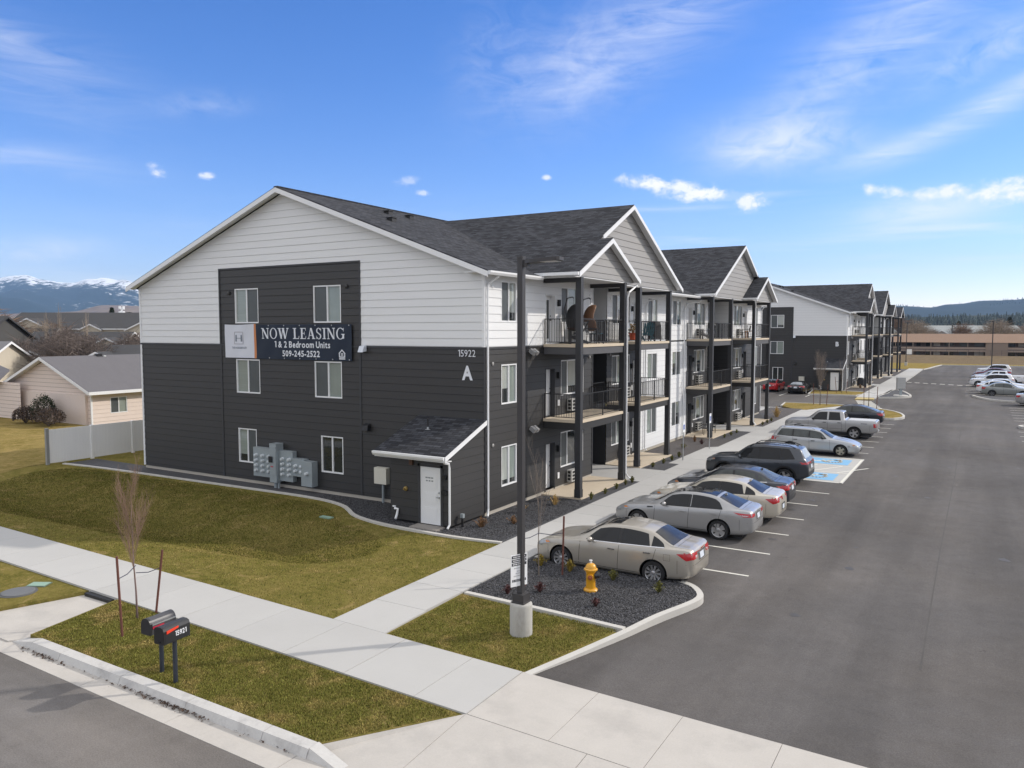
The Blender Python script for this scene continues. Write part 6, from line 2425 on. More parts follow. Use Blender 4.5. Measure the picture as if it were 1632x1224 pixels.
def wagon():
    sp = sedan(4.65, 1.45, 1.70, 2.63, 0.93)
    c = [(0, .50), (.04, .57), (.14, .65), (.45, .78), (.95, .88), (1.30, .94), (1.45, 1.0), (2.05, 1.34), (2.4, 1.405), (2.8, 1.43), (3.6, 1.44), (4.1, 1.425), (4.22, 1.39), (4.50, 1.00), (4.57, .93), (4.62, .78), (4.65, .58)]
    sp['top'] = c
    sp['belt'] = [(0, .48), (.04, .55), (.14, .62), (.45, .74), (.95, .83), (1.4, .87), (2.4, .90), (3.6, .93), (4.2, .955), (4.45, .95), (4.57, .89), (4.62, .75), (4.65, .56)]
    sp['plan'] = [(0, .66), (.04, .74), (.14, .82), (.4, .91), (.8, .965), (1.4, .99), (2.4, 1.0), (3.6, .99), (4.2, .96), (4.5, .91), (4.6, .86), (4.65, .76)]
    sp['roofw'] = 1.14
    sp['cab'] = (1.34, 2.07, 4.15, 4.5)
    sp['panes'] = [(1.66, 2.54, 0.58, 0), (2.60, 3.40, 0, 0), (3.46, 4.28, 0, 0.34)]
    sp['pillars'] = [2.57, 3.43]
    sp['seams'] = [(1.46, 1.5), (2.54, 2.56), (3.38, 3.44)]
    sp['handles'] = [2.36, 3.28]
    sp['mirror'] = 1.86
    sp['rear_axis'] = 'x'
    sp['rear_z'] = (1.0, 1.34)
    sp['wr'] = 0.31
    sp['lamps'] = [('tail_light', [(4.44, .90), (4.60, .88), (4.62, .70), (4.46, .70)], LAMP_RED, 'y', 0), ('tail_light', [(.50, .70), (.80, .70), (.80, .90), (.50, .90)], LAMP_RED, 'x', -1),
                   ('headlight', [(.03, .55), (.30, .56), (.34, .66), (.10, .62)], HEADLAMP, 'y', 0), ('headlight', [(.34, .53), (.80, .53), (.80, .63), (.34, .62)], HEADLAMP, 'x', 1),
                   ('marker_lamp', [(.22, .60), (.34, .62), (.34, .68), (.22, .66)], LAMP_AMBER, 'y', 0)]
    sp['rails'] = (2.3, 4.0)
    sp['shut'] = []
    sp['handle_mat'] = BLACK
    return sp


s6 = wagon()
s6['rail_mat'] = SILVERW
s6['sideglass'] = CARGLASS_L
s6['mirror_mat'] = BLACK
car('silver station wagon facing the lane, its roof rails along a long roof', 'station wagon', (7.75, 23.75, LZ), 0.0, s6, SILVERW, G1, rim='spoke5', name='parked_wagon', rim_mat=mat('worn_alloy', (0.40, 0.37, 0.30), 0.4, 0.6))


def pickup(L=5.56):
    sp = dict(L=L, W=1.82, wr=0.37, xf=0.92, xr=4.25, roofw=1.22)
    sp['top'] = [(0, .70), (.03, .88), (.10, .99), (.5, 1.06), (1.1, 1.10), (1.30, 1.13), (1.42, 1.20), (1.98, 1.62), (2.2, 1.69), (2.7, 1.72), (3.35, 1.715), (3.55, 1.67), (3.70, 1.20), (3.76, 1.165), (5.42, 1.165), (5.50, 1.14), (5.54, .95), (5.56, .62)]
    sp['belt'] = [(0, .68), (.03, .85), (.10, .95), (.5, 1.02), (1.1, 1.05), (1.4, 1.08), (2.5, 1.10), (3.6, 1.12), (3.8, 1.14), (5.42, 1.14), (5.50, 1.10), (5.54, .93), (5.56, .60)]
    sp['bot'] = [(0, .42), (.15, .36), (.6, .34), (5.2, .38), (5.56, .48)]
    sp['plan'] = [(0, .80), (.03, .86), (.10, .90), (.4, .96), (1.0, 1.0), (5.3, 1.0), (5.48, .985), (5.56, .95)]
    sp['cab'] = (1.36, 2.02, 3.5, 3.7)
    sp['panes'] = [(1.68, 2.62, 0.5, 0), (2.72, 3.44, 0, 0.06)]
    sp['pillars'] = []
    sp['seams'] = [(1.48, 1.50), (2.66, 2.66), (3.50, 3.50), (3.735, 3.735)]
    sp['handles'] = [2.48, 3.36]
    sp['handle_mat'] = BLACK
    sp['mirror'] = 1.80
    sp['mirror_mat'] = BLACK
    sp['rear_axis'] = 'x'
    sp['rear_z'] = (1.24, 1.60)
    sp['lamps'] = [('tail_light', [(5.34, 1.02), (5.54, 1.02), (5.545, .78), (5.36, .78)], LAMP_RED, 'y', 0), ('tail_light', [(.72, .78), (.87, .78), (.87, 1.02), (.72, 1.02)], LAMP_RED, 'x', -1),
                   ('headlight', [(.02, .78), (.22, .78), (.26, .94), (.06, .93)], HEADLAMP, 'y', 0), ('headlight', [(.52, .76), (.88, .76), (.88, .93), (.52, .93)], HEADLAMP, 'x', 1)]
    sp['ends'] = [('grille', [(-.5, .62), (.5, .62), (.5, .92), (-.5, .92)], 1, CHROME), ('rear_bumper', [(-.85, .46), (.85, .46), (.85, .62), (-.85, .62)], -1, CHROME)]
    sp['plate_z'] = .56
    sp['roof_extra'] = [('bed_cover', 3.84, 5.40, 0.72, mat('bed_liner', (0.55, 0.56, 0.57), 0.5))]
    sp['side_extra'] = [('badge', [(4.62, .97), (4.98, .97), (4.98, 1.02), (4.62, 1.02)], mat('badge_grey', (0.16, 0.16, 0.17), 0.5)), ('body_line', [(1.6, .60), (3.6, .60), (3.6, .612), (1.6, .612)], SEAM)]
    sp['sill'] = BLACK
    return sp


car('silver crew cab pickup truck with closed bed beyond the station wagon', 'pickup truck', (7.35, 32.0, LZ), PI, pickup(), SILVERP, G1, rim='spoke5', name='parked_pickup')

# two cars by building B
s9 = sedan(4.55, 1.36, 1.74, 2.70, 0.85)
s9['roofw'] = 1.05
s9['roof_extra'] = [('soft_top', 2.15, 3.7, 0.50, mat('soft_top', (0.16, 0.19, 0.22), 0.6))]
car('bright red coupe with a dark soft top, tail to the lane', 'car', (-4.95, 71.0, LZ), PI / 2 - 0.02, s9, REDP, 'cars parked by the second block', rim='spoke5')
s10 = sedan(4.80, 1.36, 1.90, 2.81, 0.95, fast=0.12)
s10['roofw'] = 1.08
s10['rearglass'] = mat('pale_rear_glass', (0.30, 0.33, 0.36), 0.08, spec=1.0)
s10['lamps'][1] = ('tail_light', [(.42, .80), (.78, .80), (.78, .89), (.42, .89)], LAMP_RED, 'x', -1)
car('black coupe with pale rear glass, tail to the lane beside the red coupe', 'car', (-1.75, 69.4, LZ), PI / 2, s10, BLACKP, 'cars parked by the second block', rim='spoke5')

# right hand row
G2 = 'cars parked along the right side of the lot'
sR = sedan(4.7, 1.47, 1.80, 2.72, 0.95)
car('pale silver sedan cut off by the right edge', 'car', (21.4, 64.5, LZ), 0.0, sR, SILVER, G2, rim='spoke10')
sG = sedan(4.55, 1.47, 1.74, 2.67, 0.92)
sG['sideglass'] = CARGLASS_L
car('grey green sedan with black wheels behind the kerb nose', 'car', (18.55, 75.6, LZ), 0.0, sG, GREENG, G2, rim='spoke5', rim_mat=RIM_DARK)
sW = sedan(4.75, 1.46, 1.82, 2.72, 0.95, fast=0.08)
car('white sedan just beyond the grey green sedan', 'car', (18.15, 79.3, LZ), 0.0, sW, WHITEP, G2, rim='spoke10')
car('white sedan with red tail light in the middle of the right row', 'car', (18.55, 83.4, LZ), 0.0, sedan(4.8, 1.46, 1.82, 2.76, 0.95), WHITEP, G2, rim='spoke5')
sV = suv(4.7, 1.62, 1.86, 2.72, 0.93)
car('white sport utility with dark windows facing the lane', 'sport utility', (17.35, 91.6, LZ), PI, sV, WHITEP, G2, rim='spoke5', name='parked_suv')
car('white pickup truck nosed towards the lane', 'pickup truck', (18.3, 98.2, LZ), PI, pickup(), WHITEP, G2, rim='spoke6', name='parked_pickup')
car('pale silver sedan beyond the white pickup', 'car', (17.4, 104.5, LZ), PI, sedan(4.75, 1.47, 1.80, 2.72, 0.95), SILVERW, G2, rim='spoke5')
car('maroon sedan near the far end of the right row', 'car', (17.6, 113.5, LZ), PI, sedan(4.75, 1.47, 1.80, 2.72, 0.95), MAROON, G2, rim='spoke5')
car('white sport utility at the far end of the right row', 'sport utility', (18.0, 122.0, LZ), PI, suv(4.6, 1.68, 1.84, 2.69, 0.93), WHITEP, G2, rim='spoke5', name='parked_suv')

# ================================================================== STREET FURNITURE AND SMALL THINGS
BRONZE = mat('dark_bronze_paint', (0.040, 0.038, 0.040), 0.45, var=0.05)
POLE_CONC = mat('cast_concrete', (0.40, 0.39, 0.36), 0.85, var=0.16, vs=3.0, fine=0.10, fs=30, stretch=(1, 1, 0.35), col2=(0.28, 0.26, 0.23), c2s=2.5, c2t=(0.52, 0.75))


def lamp_pole(label, pos, rotz, base=True):
    T = thing('lamp_pole', label, 'lamp pole', pos, rotz, 'lot lighting poles')
    b = MB()
    if base:
        b.lathe([(0.262, -0.3), (0.262, 0.70), (0.252, 0.735), (0.235, 0.75), (0.0, 0.75)], (0, 0, 0), 28)
        b.build('concrete_base', POLE_CONC, T, smooth=True, sharp=50)
    z0 = 0.75 if base else 0
    b = MB()
    b.box(-0.145, -0.145, z0, 0.145, 0.145, z0 + 0.22)
    b.box(-0.165, -0.165, z0, 0.165, 0.165, z0 + 0.03)
    b.build('base_cover', BRONZE, T)
    b = MB()
    b.box(-0.068, -0.068, z0 + 0.2, 0.068, 0.068, 8.62)
    b.box(-0.075, -0.075, 8.62, 0.075, 0.075, 8.65)
    b.build('shaft', BRONZE, T)
    b = MB()
    b.box(0.068, -0.04, 8.42, 0.20, 0.04, 8.58)
    b.ext([(0.16, -0.11, 8.56), (0.30, -0.16, 8.57), (0.98, -0.16, 8.60), (1.02, -0.10, 8.60), (1.02, 0.10, 8.60), (0.98, 0.16, 8.60), (0.30, 0.16, 8.57), (0.16, 0.11, 8.56)], (0, 0, -0.075))
    h = b.build('lamp_head', BRONZE, T)
    b = MB()
    b.box(0.42, -0.12, 8.505, 0.94, 0.12, 8.513)
    b.build('lens', mat('lamp_lens_pale', (0.75, 0.76, 0.76), 0.3), h)
    return T


lamp_pole('tall dark lamp pole on a concrete drum at the corner island', (6.86, -9.09, 0), R(-1))
lamp_pole('dark lamp pole behind the row of cars on the right', (17.6, 118.0, -0.1), PI, True)
lamp_pole('dark lamp pole with a small white sign at the far end of the lot', (3.4, 150.0, 0.0), 0, True)

# notice on the near pole
PS = thing('parking_notice', 'white parking notice with black bands on the corner lamp pole', 'sign', (6.86, -9.185, 1.53))
b = MB()
rt = Matrix.Rotation(R(65), 3, 'Z')
b.obox((0, 0, 0), 0.46, 0.006, 0.74, rt)
b.build('panel', mat('sign_white', (0.78, 0.79, 0.80), 0.4), PS)


def on_panel(bb, x0, x1, z0, z1, d=-0.0055):
    bb.quad(*[rt @ Vector((x, d, z)) for x, z in ((x0, z0), (x1, z0), (x1, z1), (x0, z1))])


bk, wt, gy = MB(), MB(), MB()
rg = random.Random(4)
for i in range(3):
    z = 0.315 - i * 0.085
    on_panel(bk, -0.205, 0.205, z - 0.036, z + 0.030)
    x = -0.17
    while x < 0.16:
        w = rg.uniform(0.012, 0.03)
        on_panel(wt, x, min(x + w, 0.17), z - 0.016, z + 0.012, -0.0065)
        x += w + 0.012
for i, (z, a, c) in enumerate(((0.05, -0.14, 0.16), (-0.02, -0.06, 0.08), (-0.07, -0.1, 0.1), (-0.13, -0.15, 0.15))):
    x = a
    while x < c:
        w = rg.uniform(0.008, 0.028)
        on_panel(gy, x, min(x + w, c), z - 0.010, z + 0.012)
        x += w + 0.010
x = -0.19
while x < 0.18:
    w = rg.uniform(0.02, 0.035)
    on_panel(bk, x, min(x + w, 0.19), -0.265, -0.205)
    x += w + 0.012
bk.build('black_band', mat('sign_black', (0.02, 0.02, 0.03), 0.5), PS)
wt.build('band_marks', mat('sign_white', (0.78, 0.79, 0.80)), PS)
gy.build('text_marks', mat('sign_text_grey', (0.35, 0.35, 0.36), 0.5), PS)

# hydrant
HYD = mat('hydrant_yellow', (0.62, 0.30, 0.012), 0.35, coat=0.4, var=0.08, vs=4)
HT = thing('fire_hydrant', 'bright yellow fire hydrant in the dark gravel island', 'hydrant', (6.97, -5.55, 0.0), R(20))
b = MB()
b.lathe([(0.19, -0.05), (0.19, 0.05), (0.175, 0.07), (0.135, 0.09), (0.128, 0.16), (0.128, 0.50), (0.14, 0.52), (0.14, 0.56), (0.185, 0.58), (0.185, 0.61), (0.15, 0.63), (0.14, 0.68), (0.11, 0.73), (0.06, 0.76), (0.0, 0.77)], (0, 0, 0), 24)
b.build('barrel', HYD, HT, smooth=True, sharp=35)
b = MB()
b.lathe([(0.03, 0.76), (0.03, 0.83), (0.0, 0.84)], (0, 0, 0), 6)
b.lathe([(0.045, 0.83), (0.045, 0.845), (0.0, 0.85)], (0, 0, 0), 10)
b.build('operating_nut', mat('white_cap', (0.7, 0.7, 0.7), 0.4), HT)
b = MB()
b.lathe([(0.085, -0.10), (0.085, -0.19), (0.0, -0.19)], (0, 0, 0.42), 14, 'y')
b.build('hose_outlet', HYD, HT, smooth=True, sharp=35)
b = MB()
b.lathe([(0.07, -0.19), (0.065, -0.215), (0.025, -0.22), (0.025, -0.25)], (0, 0, 0.42), 8, 'y')
b.build('outlet_cap', mat('dull_red', (0.30, 0.09, 0.03), 0.5), HT)
b = MB()
b.lathe([(0.105, 0.11), (0.105, 0.17), (0.085, 0.18), (0.085, 0.24), (0.03, 0.25), (0.03, 0.28)], (0, 0, 0.44), 16, 'x')
b.build('pump_outlet', mat('dark_steel', (0.06, 0.06, 0.065), 0.35, 0.6), HT, smooth=True, sharp=35)

# two letter boxes
MBX = mat('letterbox_black', (0.020, 0.021, 0.024), 0.35)
MRED = mat('flag_red', (0.75, 0.05, 0.02), 0.4)
for i, (px, py, arch, lab) in enumerate(((1.54, -14.62, True, 'rounded black letter box with a silver edge band, behind the other'),
                                        (2.2, -14.78, False, 'boxy black letter box numbered 15921 with an orange red flag'))):
    T = thing('letter_box', lab, 'letter box', (px, py, 0), R(4), 'street letter boxes')
    T.rotation_euler = (0, 0, R(4))
    T.scale = (0.82, 0.88, 0.92)
    b = MB()
    b.tube([(0, 0, -0.1), (0, 0, 1.02)], 0.052, 12)
    b.build('post', mat('post_blue_black', (0.022, 0.028, 0.040), 0.5), T, smooth=True, sharp=40)
    y0, y1, hw = -0.38, 0.30, 0.165
    b = MB()
    if arch:
        prof = [(-hw, 0.98), (hw, 0.98)] + [(hw * math.cos(R(t)), 1.18 + hw * math.sin(R(t)) * 0.95) for t in range(0, 181, 15)]
        b.ext([(x, y0, z) for x, z in prof], (0, y1 - y0, 0))
        b.build('box', mat('letterbox_grey', (0.055, 0.055, 0.062), 0.4), T)
        prof2 = [(x * 1.03, 0.975 + (z - 0.975) * 1.02) for x, z in prof]
        b = MB()
        b.ext([(x, y0 - 0.02, z) for x, z in prof2], (0, 0.05, 0))
        b.build('box_door', MBX, T)
        b = MB()
        b.box(hw + 0.002, y0 + 0.04, 1.185, hw + 0.008, y1, 1.215)
        b.build('edge_band', GALV, T)
        b = MB()
        b.box(hw + 0.009, y0 + 0.04, 1.115, hw + 0.02, y0 + 0.34, 1.165)
        b.build('flag', mat('flag_crimson', (0.45, 0.02, 0.05), 0.4), T)
    else:
        prof = [(-hw, 0.98), (hw, 0.98), (hw, 1.26), (hw * 0.85, 1.32), (hw * 0.4, 1.345), (-hw * 0.4, 1.345), (-hw * 0.85, 1.32), (-hw, 1.26)]
        b.ext([(x, y0, z) for x, z in prof], (0, y1 - y0, 0))
        b.build('box', MBX, T)
        b = MB()
        b.ext([(x * 1.02, y0 - 0.025, 0.985 + (z - 0.985) * 1.01) for x, z in prof], (0, 0.05, 0))
        b.box(-0.03, y0 - 0.05, 1.02, 0.05, y0 - 0.025, 1.05)
        b.build('box_door', BLACK_METAL, T)
        b = MB()
        b.ext([(hw + 0.003, y0 + 0.05, 1.20), (hw + 0.003, y0 + 0.36, 1.255), (hw + 0.003, y0 + 0.36, 1.295), (hw + 0.003, y0 + 0.05, 1.265)], (0.014, 0, 0))
        b.build('flag', MRED, T)
        b = MB()
        put_text(b, '15921', 0.15, (hw + 0.006, y0 + 0.43, 1.09), (0, 1, 0), (0, 0, 1), 0.004, 'CENTER', 0.85)
        b.build('lettering', mat('white_letters', (0.72, 0.74, 0.78)), T)

# utility covers in the verge
T = thing('manhole_cover', 'round grey utility cover in the verge at the left', 'cover', (-6.2, -13.5, -0.02))
b = MB()
b.lathe([(0.40, 0.0), (0.40, 0.03), (0.36, 0.04), (0.0, 0.04)], (0, 0, 0), 26)
b.build('lid', mat('iron_grey', (0.13, 0.135, 0.14), 0.7, var=0.15, vs=6), T)
b = MB()
b.lathe([(0.46, -0.05), (0.46, 0.012), (0.40, 0.014)], (0, 0, 0), 26, cap=False)
b.build('rim', mat('iron_rim', (0.10, 0.10, 0.10), 0.8), T)
T = thing('utility_box', 'pale green square utility lid in the verge beside the round cover', 'lid', (-6.36, -12.88, -0.02), R(30))
b = MB()
b.box(-0.24, -0.16, -0.1, 0.24, 0.16, 0.035)
b.build('lid', mat('pale_green_lid', (0.24, 0.36, 0.28), 0.6, var=0.1), T)
b = MB()
b.box(-0.27, -0.19, -0.1, 0.27, 0.19, 0.02)
b.build('frame', mat('lid_frame', (0.10, 0.13, 0.10), 0.7), T)
b = MB()
b.box(-5.4, -3.15, -0.3, -4.85, -2.95, swale(-5.1, -3.05) + 0.035)
tag(b.build('valve_lid', mat('pale_green_lid', (0.24, 0.36, 0.28))), 'small green lid in the lawn near the bed edging', 'lid')
T = thing('service_pedestal', 'small grey metering post at the lean-to corner', 'pedestal', (0.18, -1.75, 0))
b = MB()
b.box(-0.03, -0.03, -0.1, 0.03, 0.03, 0.36)
b.build('post', BLACK_METAL, T)
b = MB()
b.box(-0.06, -0.06, 0.36, 0.06, 0.06, 0.50)
b.build('box', METAL_GREY, T)

# accessible parking signs
for i, (x, y) in enumerate(((2.25, 16.2), (2.25, 21.0))):
    T = thing('accessible_sign', ('nearer' if i == 0 else 'farther') + ' blue and white accessible parking sign on a steel post', 'sign', (x, y, 0), 0, 'accessible parking signs')
    b = MB()
    b.tube([(0, 0, -0.1), (0, 0, 2.05)], 0.03, 8)
    b.build('post', GALV, T)
    b = MB()
    b.box(0.032, -0.17, 1.55, 0.040, 0.17, 2.12)
    p = b.build('panel', mat('sign_white', (0.78, 0.79, 0.80)), T)
    b = MB()
    b.quad((0.043, -0.12, 1.70), (0.043, 0.12, 1.70), (0.043, 0.12, 1.95), (0.043, -0.12, 1.95))
    b.build('blue_square', mat('sign_blue', (0.03, 0.10, 0.45), 0.4), p)
    b = MB()
    wheelchair(b, (0.046, 0, 1.82), (0, 1, 0), (0, 0, 1), 0.2)
    b.build('symbol', mat('sign_white', (0.78, 0.79, 0.80)), p)
T = thing('small_lot_sign', 'small white sign low on the far lamp pole', 'sign', (3.52, 149.8, 2.3))
b = MB()
b.box(0.0, -0.02, 0, 0.9, 0.0, 1.0)
b.build('panel', mat('sign_white', (0.78, 0.79, 0.80)), T)

# cluster mail unit on the kerbed nose
T = thing('mail_unit', 'grey cluster mail unit on a pedestal at the kerbed nose', 'mail unit', (8.7, 69.2, 0.0), R(20))
b = MB()
b.lathe([(0.75, 0.0), (0.7, 0.05), (0.0, 0.05)], (0, 0, 0), 20)
b.build('plinth', KERB, T)
b = MB()
b.box(-0.12, -0.12, 0.04, 0.12, 0.12, 0.72)
b.build('pedestal', METAL_GREY, T)
b = MB()
b.box(-0.42, -0.24, 0.72, 0.42, 0.24, 1.95)
cb = b.build('cabinet', mat('mail_metal', (0.34, 0.34, 0.33), 0.5), T)
b = MB()
for i in range(3):
    for j in range(4):
        b.box(-0.39 + i * 0.265, -0.247, 0.78 + j * 0.285, -0.145 + i * 0.265, -0.241, 1.04 + j * 0.285)
b.build('compartment_doors', mat('mail_metal_light', (0.42, 0.42, 0.41), 0.5), cb)

# ------------------------------------------------------------------ balcony and patio things
WOOD_BLACK = mat('black_resin', (0.020, 0.021, 0.023), 0.55)
TEAL = mat('teal_resin', (0.015, 0.13, 0.18), 0.5)


def adirondack(label, loc, rotz, m, group):
    T = thing('adirondack_chair', label, 'chair', loc, rotz, group)
    b = MB()
    for i in range(5):
        x = -0.24 + i * 0.12
        b.ext([(x - 0.05, 0.20, 0.34), (x + 0.05, 0.20, 0.34), (x + 0.05 + (x * 0.12), 0.52, 1.02 - abs(x) * 0.25), (x - 0.05 + (x * 0.12), 0.52, 1.02 - abs(x) * 0.25)], (0, 0.02, 0))
    b.build('backrest', m, T)
    b = MB()
    for i in range(5):
        y = -0.26 + i * 0.11
        b.box(-0.27, y, 0.40 - i * 0.025, 0.27, y + 0.09, 0.42 - i * 0.025)
    b.build('seat', m, T)
    for s in (-1, 1):
        b = MB()
        b.box(s * 0.34 - 0.06, -0.34, 0.56, s * 0.34 + 0.06, 0.36, 0.58)
        b.build('armrest', m, T)
        b = MB()
        b.box(s * 0.31 - 0.02, -0.30, 0, s * 0.31 + 0.02, -0.20, 0.56)
        b.build('leg', m, T)
        b = MB()
        b.ext([(s * 0.29 - 0.015, -0.28, 0.40), (s * 0.29 - 0.015, -0.28, 0.28), (s * 0.29 - 0.015, 0.5, 0.0), (s * 0.29 - 0.015, 0.55, 0.10)], (0.03, 0, 0))
        b.build('rear_leg', m, T)
    return T


D3 = D[2]
adirondack('black slatted garden chair on the top balcony beside the glazed door', (1.0, 5.6, D3), R(-60), WOOD_BLACK, 'slatted garden chairs')
adirondack('teal slatted garden chair on the top balcony next to the covered grill', (0.35, 15.6, D3), R(-140), TEAL, 'slatted garden chairs')
# hanging egg chairs
EGG = mat('brown_wicker', (0.17, 0.085, 0.045), 0.6, var=0.35, vs=14, fine=0.4, fs=60)
EGGD = mat('dark_wicker', (0.025, 0.025, 0.027), 0.7, var=0.3, vs=14)


def egg_chair(label, loc, rotz, m):
    T = thing('hanging_egg_chair', label, 'hanging chair', loc, rotz, 'hanging egg chairs')
    b = MB()
    b.tube([(0, 0.55, 0.03), (0, 0.62, 0.8), (0, 0.60, 1.5), (0, 0.42, 1.95), (0, 0.1, 2.02), (0, 0.0, 1.98)], 0.028, 7)
    b.tube([(0.45 * math.cos(R(t)), 0.25 + 0.45 * math.sin(R(t)), 0.03) for t in range(0, 361, 24)], 0.022, 6)
    b.tube([(0, 0, 1.98), (0, 0, 1.72)], 0.008, 5)
    b.build('stand', BLACK_METAL, T)
    b = MB()
    nu, nv = 14, 12
    vs, fs = [], []
    for i in range(nv + 1):
        ph = math.pi * i / nv
        for k in range(nu + 1):
            cov = 58 + 48 * max(0.0, -math.cos(ph)) ** 0.8 + 34 * max(0.0, math.cos(ph)) ** 2
            t = R(90 - cov) + R(2 * cov) * k / nu
            rr = 0.42 * math.sin(ph) ** 0.75 * (1.0 if ph > 1.5 else 0.92)
            vs.append((rr * math.cos(t), -0.05 + 0.85 * rr * math.sin(t) - 0.16 * max(0, math.cos(ph)) ** 2, 1.13 + 0.60 * math.cos(ph)))
    for i in range(nv):
        for k in range(nu):
            if i < 7 and (k < 2 or k > nu - 3) or i < 2:
                pass
            fs.append((i * (nu + 1) + k, (i + 1) * (nu + 1) + k, (i + 1) * (nu + 1) + k + 1, i * (nu + 1) + k + 1))
    b.add(vs, fs)
    o = b.build('basket', m, T, smooth=True)
    sm = o.modifiers.new('thick', 'SOLIDIFY')
    sm.thickness = 0.03
    b = MB()
    b.ball((0, -0.06, 0.66), 0.32, 0.34, 0.09, 10, 6)
    b.build('cushion', mat('dark_cushion', (0.05, 0.032, 0.028), 0.9), T, smooth=True)
    return T


egg_chair('brown wicker egg chair hanging on the top balcony', (0.72, 7.65, D3), R(158), EGG)
egg_chair('black wicker egg chair hanging behind the post on the top balcony', (0.55, 6.3, D3), R(165), EGGD)


def simple_seat(name, label, cat, loc, rotz, m, group=None):
    T = thing(name, label, cat, loc, rotz, group)
    b = MB()
    b.box(-0.25, -0.25, 0.40, 0.25, 0.25, 0.44)
    b.build('seat', m, T)
    for x in (-0.23, 0.23):
        for y in (-0.23, 0.23):
            q = MB()
            q.tube([(x, y, 0.0), (x * 0.92, y * 0.92, 0.42)], 0.018, 6)
            q.build('leg', BLACK_METAL, T)
    b = MB()
    b.ext([(-0.25, 0.24, 0.46), (0.25, 0.24, 0.46), (0.25, 0.34, 0.95), (-0.25, 0.34, 0.95)], (0, 0.025, 0))
    b.build('backrest', m, T)
    for s in (-1, 1):
        q = MB()
        q.tube([(s * 0.27, -0.24, 0.42), (s * 0.28, -0.24, 0.64), (s * 0.28, 0.26, 0.66)], 0.016, 6)
        q.build('armrest', BLACK_METAL, T)
    return T


FOLD = mat('charcoal_fabric', (0.03, 0.032, 0.036), 0.9)
simple_seat('patio_chair', 'black metal chair on the top balcony below the brown egg chair', 'chair', (1.15, 7.0, D3), R(100), FOLD, 'patio chairs')
simple_seat('patio_chair', 'dark folding chair with grey back on the ground patio, nearer the door', 'chair', (0.35, 26.7, 0.076), R(-60), mat('grey_fabric', (0.10, 0.10, 0.105), 0.9), 'patio chairs')
simple_seat('patio_chair', 'dark folding chair on the ground patio beside a yellow bag', 'chair', (0.35, 27.9, 0.076), R(-75), FOLD, 'patio chairs')
b = MB()
b.ball((0, 0, 0.16), 0.14, 0.12, 0.18, 10, 7, 0.06, random.Random(2))
o = b.build('yellow_bag', mat('yellow_cloth', (0.62, 0.40, 0.10), 0.8), None, smooth=True, loc=(0.05, 28.5, 0.85))
T = tag(o, 'yellow bag resting on a small stand behind the folding chairs', 'bag')
b = MB()
b.box(-0.18, -0.18, 0.8, 0.18, 0.18, 0.86)
for x in (-0.15, 0.15):
    for y in (-0.15, 0.15):
        b.box(x - 0.02, y - 0.02, 0, x + 0.02, y + 0.02, 0.8)
tag(b.build('plant_stand', WOOD_BLACK, None, loc=(0.05, 28.5, 0.076)), 'slim black stand under the yellow bag', 'stand')
# side table, planter, grill
T = thing('side_table', 'small teal topped side table on the top balcony between chairs', 'table', (0.75, 8.25, D3), 0)
b = MB()
b.box(-0.25, -0.25, 0.42, 0.25, 0.25, 0.45)
b.build('tabletop', TEAL, T)
for x in (-0.2, 0.2):
    for y in (-0.2, 0.2):
        q = MB()
        q.box(x - 0.015, y - 0.015, 0, x + 0.015, y + 0.015, 0.42)
        q.build('leg', BLACK_METAL, T)
T = thing('orange_planter', 'orange pot with a dry ornamental plant on the top balcony', 'planter', (0.35, 13.55, D3))
b = MB()
b.lathe([(0.13, 0.0), (0.17, 0.30), (0.21, 0.31), (0.21, 0.37), (0.18, 0.37), (0.17, 0.33), (0.0, 0.33)], (0, 0, 0.08), 16)
b.build('pot', mat('orange_clay', (0.45, 0.075, 0.025), 0.6), T, smooth=True, sharp=40)
b = MB()
rg = random.Random(8)
for i in range(60):
    a, h = rg.uniform(0, 6.28), rg.uniform(0.15, 0.50)
    r = rg.uniform(0.05, 0.2)
    c = Vector((r * math.cos(a), r * math.sin(a), 0.40 + h))
    d = Vector((rg.uniform(-1, 1), rg.uniform(-1, 1), rg.uniform(-1, 1))) * 0.05
    e = Vector((rg.uniform(-1, 1), rg.uniform(-1, 1), rg.uniform(-1, 1))) * 0.05
    b.quad(c - d, c - e, c + d, c + e)
    b.tube([(0, 0, 0.38), c], 0.004, 3, False)
b.build('plant', mat('dry_plant', (0.25, 0.16, 0.06), 0.9, island=0.5), T)


def covered_grill(label, loc, rz, group='covered grills'):
    T = thing('covered_grill', label, 'grill', loc, rz, group)
    rg = random.Random(3)
    b = MB()
    n, P = 20, []
    for z, sx, sy in ((0.12, 0.40, 0.30), (0.4, 0.39, 0.29), (0.72, 0.41, 0.30), (0.82, 0.40, 0.29), (1.0, 0.33, 0.27), (1.08, 0.22, 0.20), (1.10, 0.0, 0.0)):
        for k in range(n):
            t = 2 * math.pi * k / n
            c, s = math.cos(t), math.sin(t)
            q = 1 + 0.05 * math.sin(5 * t + z * 3) + rg.uniform(-0.015, 0.015)
            P.append((sx * q * math.copysign(abs(c) ** 0.6, c), sy * q * math.copysign(abs(s) ** 0.6, s), z))
    fs = []
    for i in range(6):
        for k in range(n):
            k2 = (k + 1) % n
            fs.append((i * n + k, i * n + k2, (i + 1) * n + k2, (i + 1) * n + k))
    b.add(P, fs)
    b.build('cover', mat('black_cover', (0.022, 0.022, 0.024), 0.75, var=0.2, vs=4), T, smooth=True)
    for x in (-0.3, 0.3):
        for y in (-0.2, 0.2):
            q = MB()
            q.box(x - 0.025, y - 0.025, 0, x + 0.025, y + 0.025, 0.2)
            q.build('leg', BLACK_METAL, T)
    return T


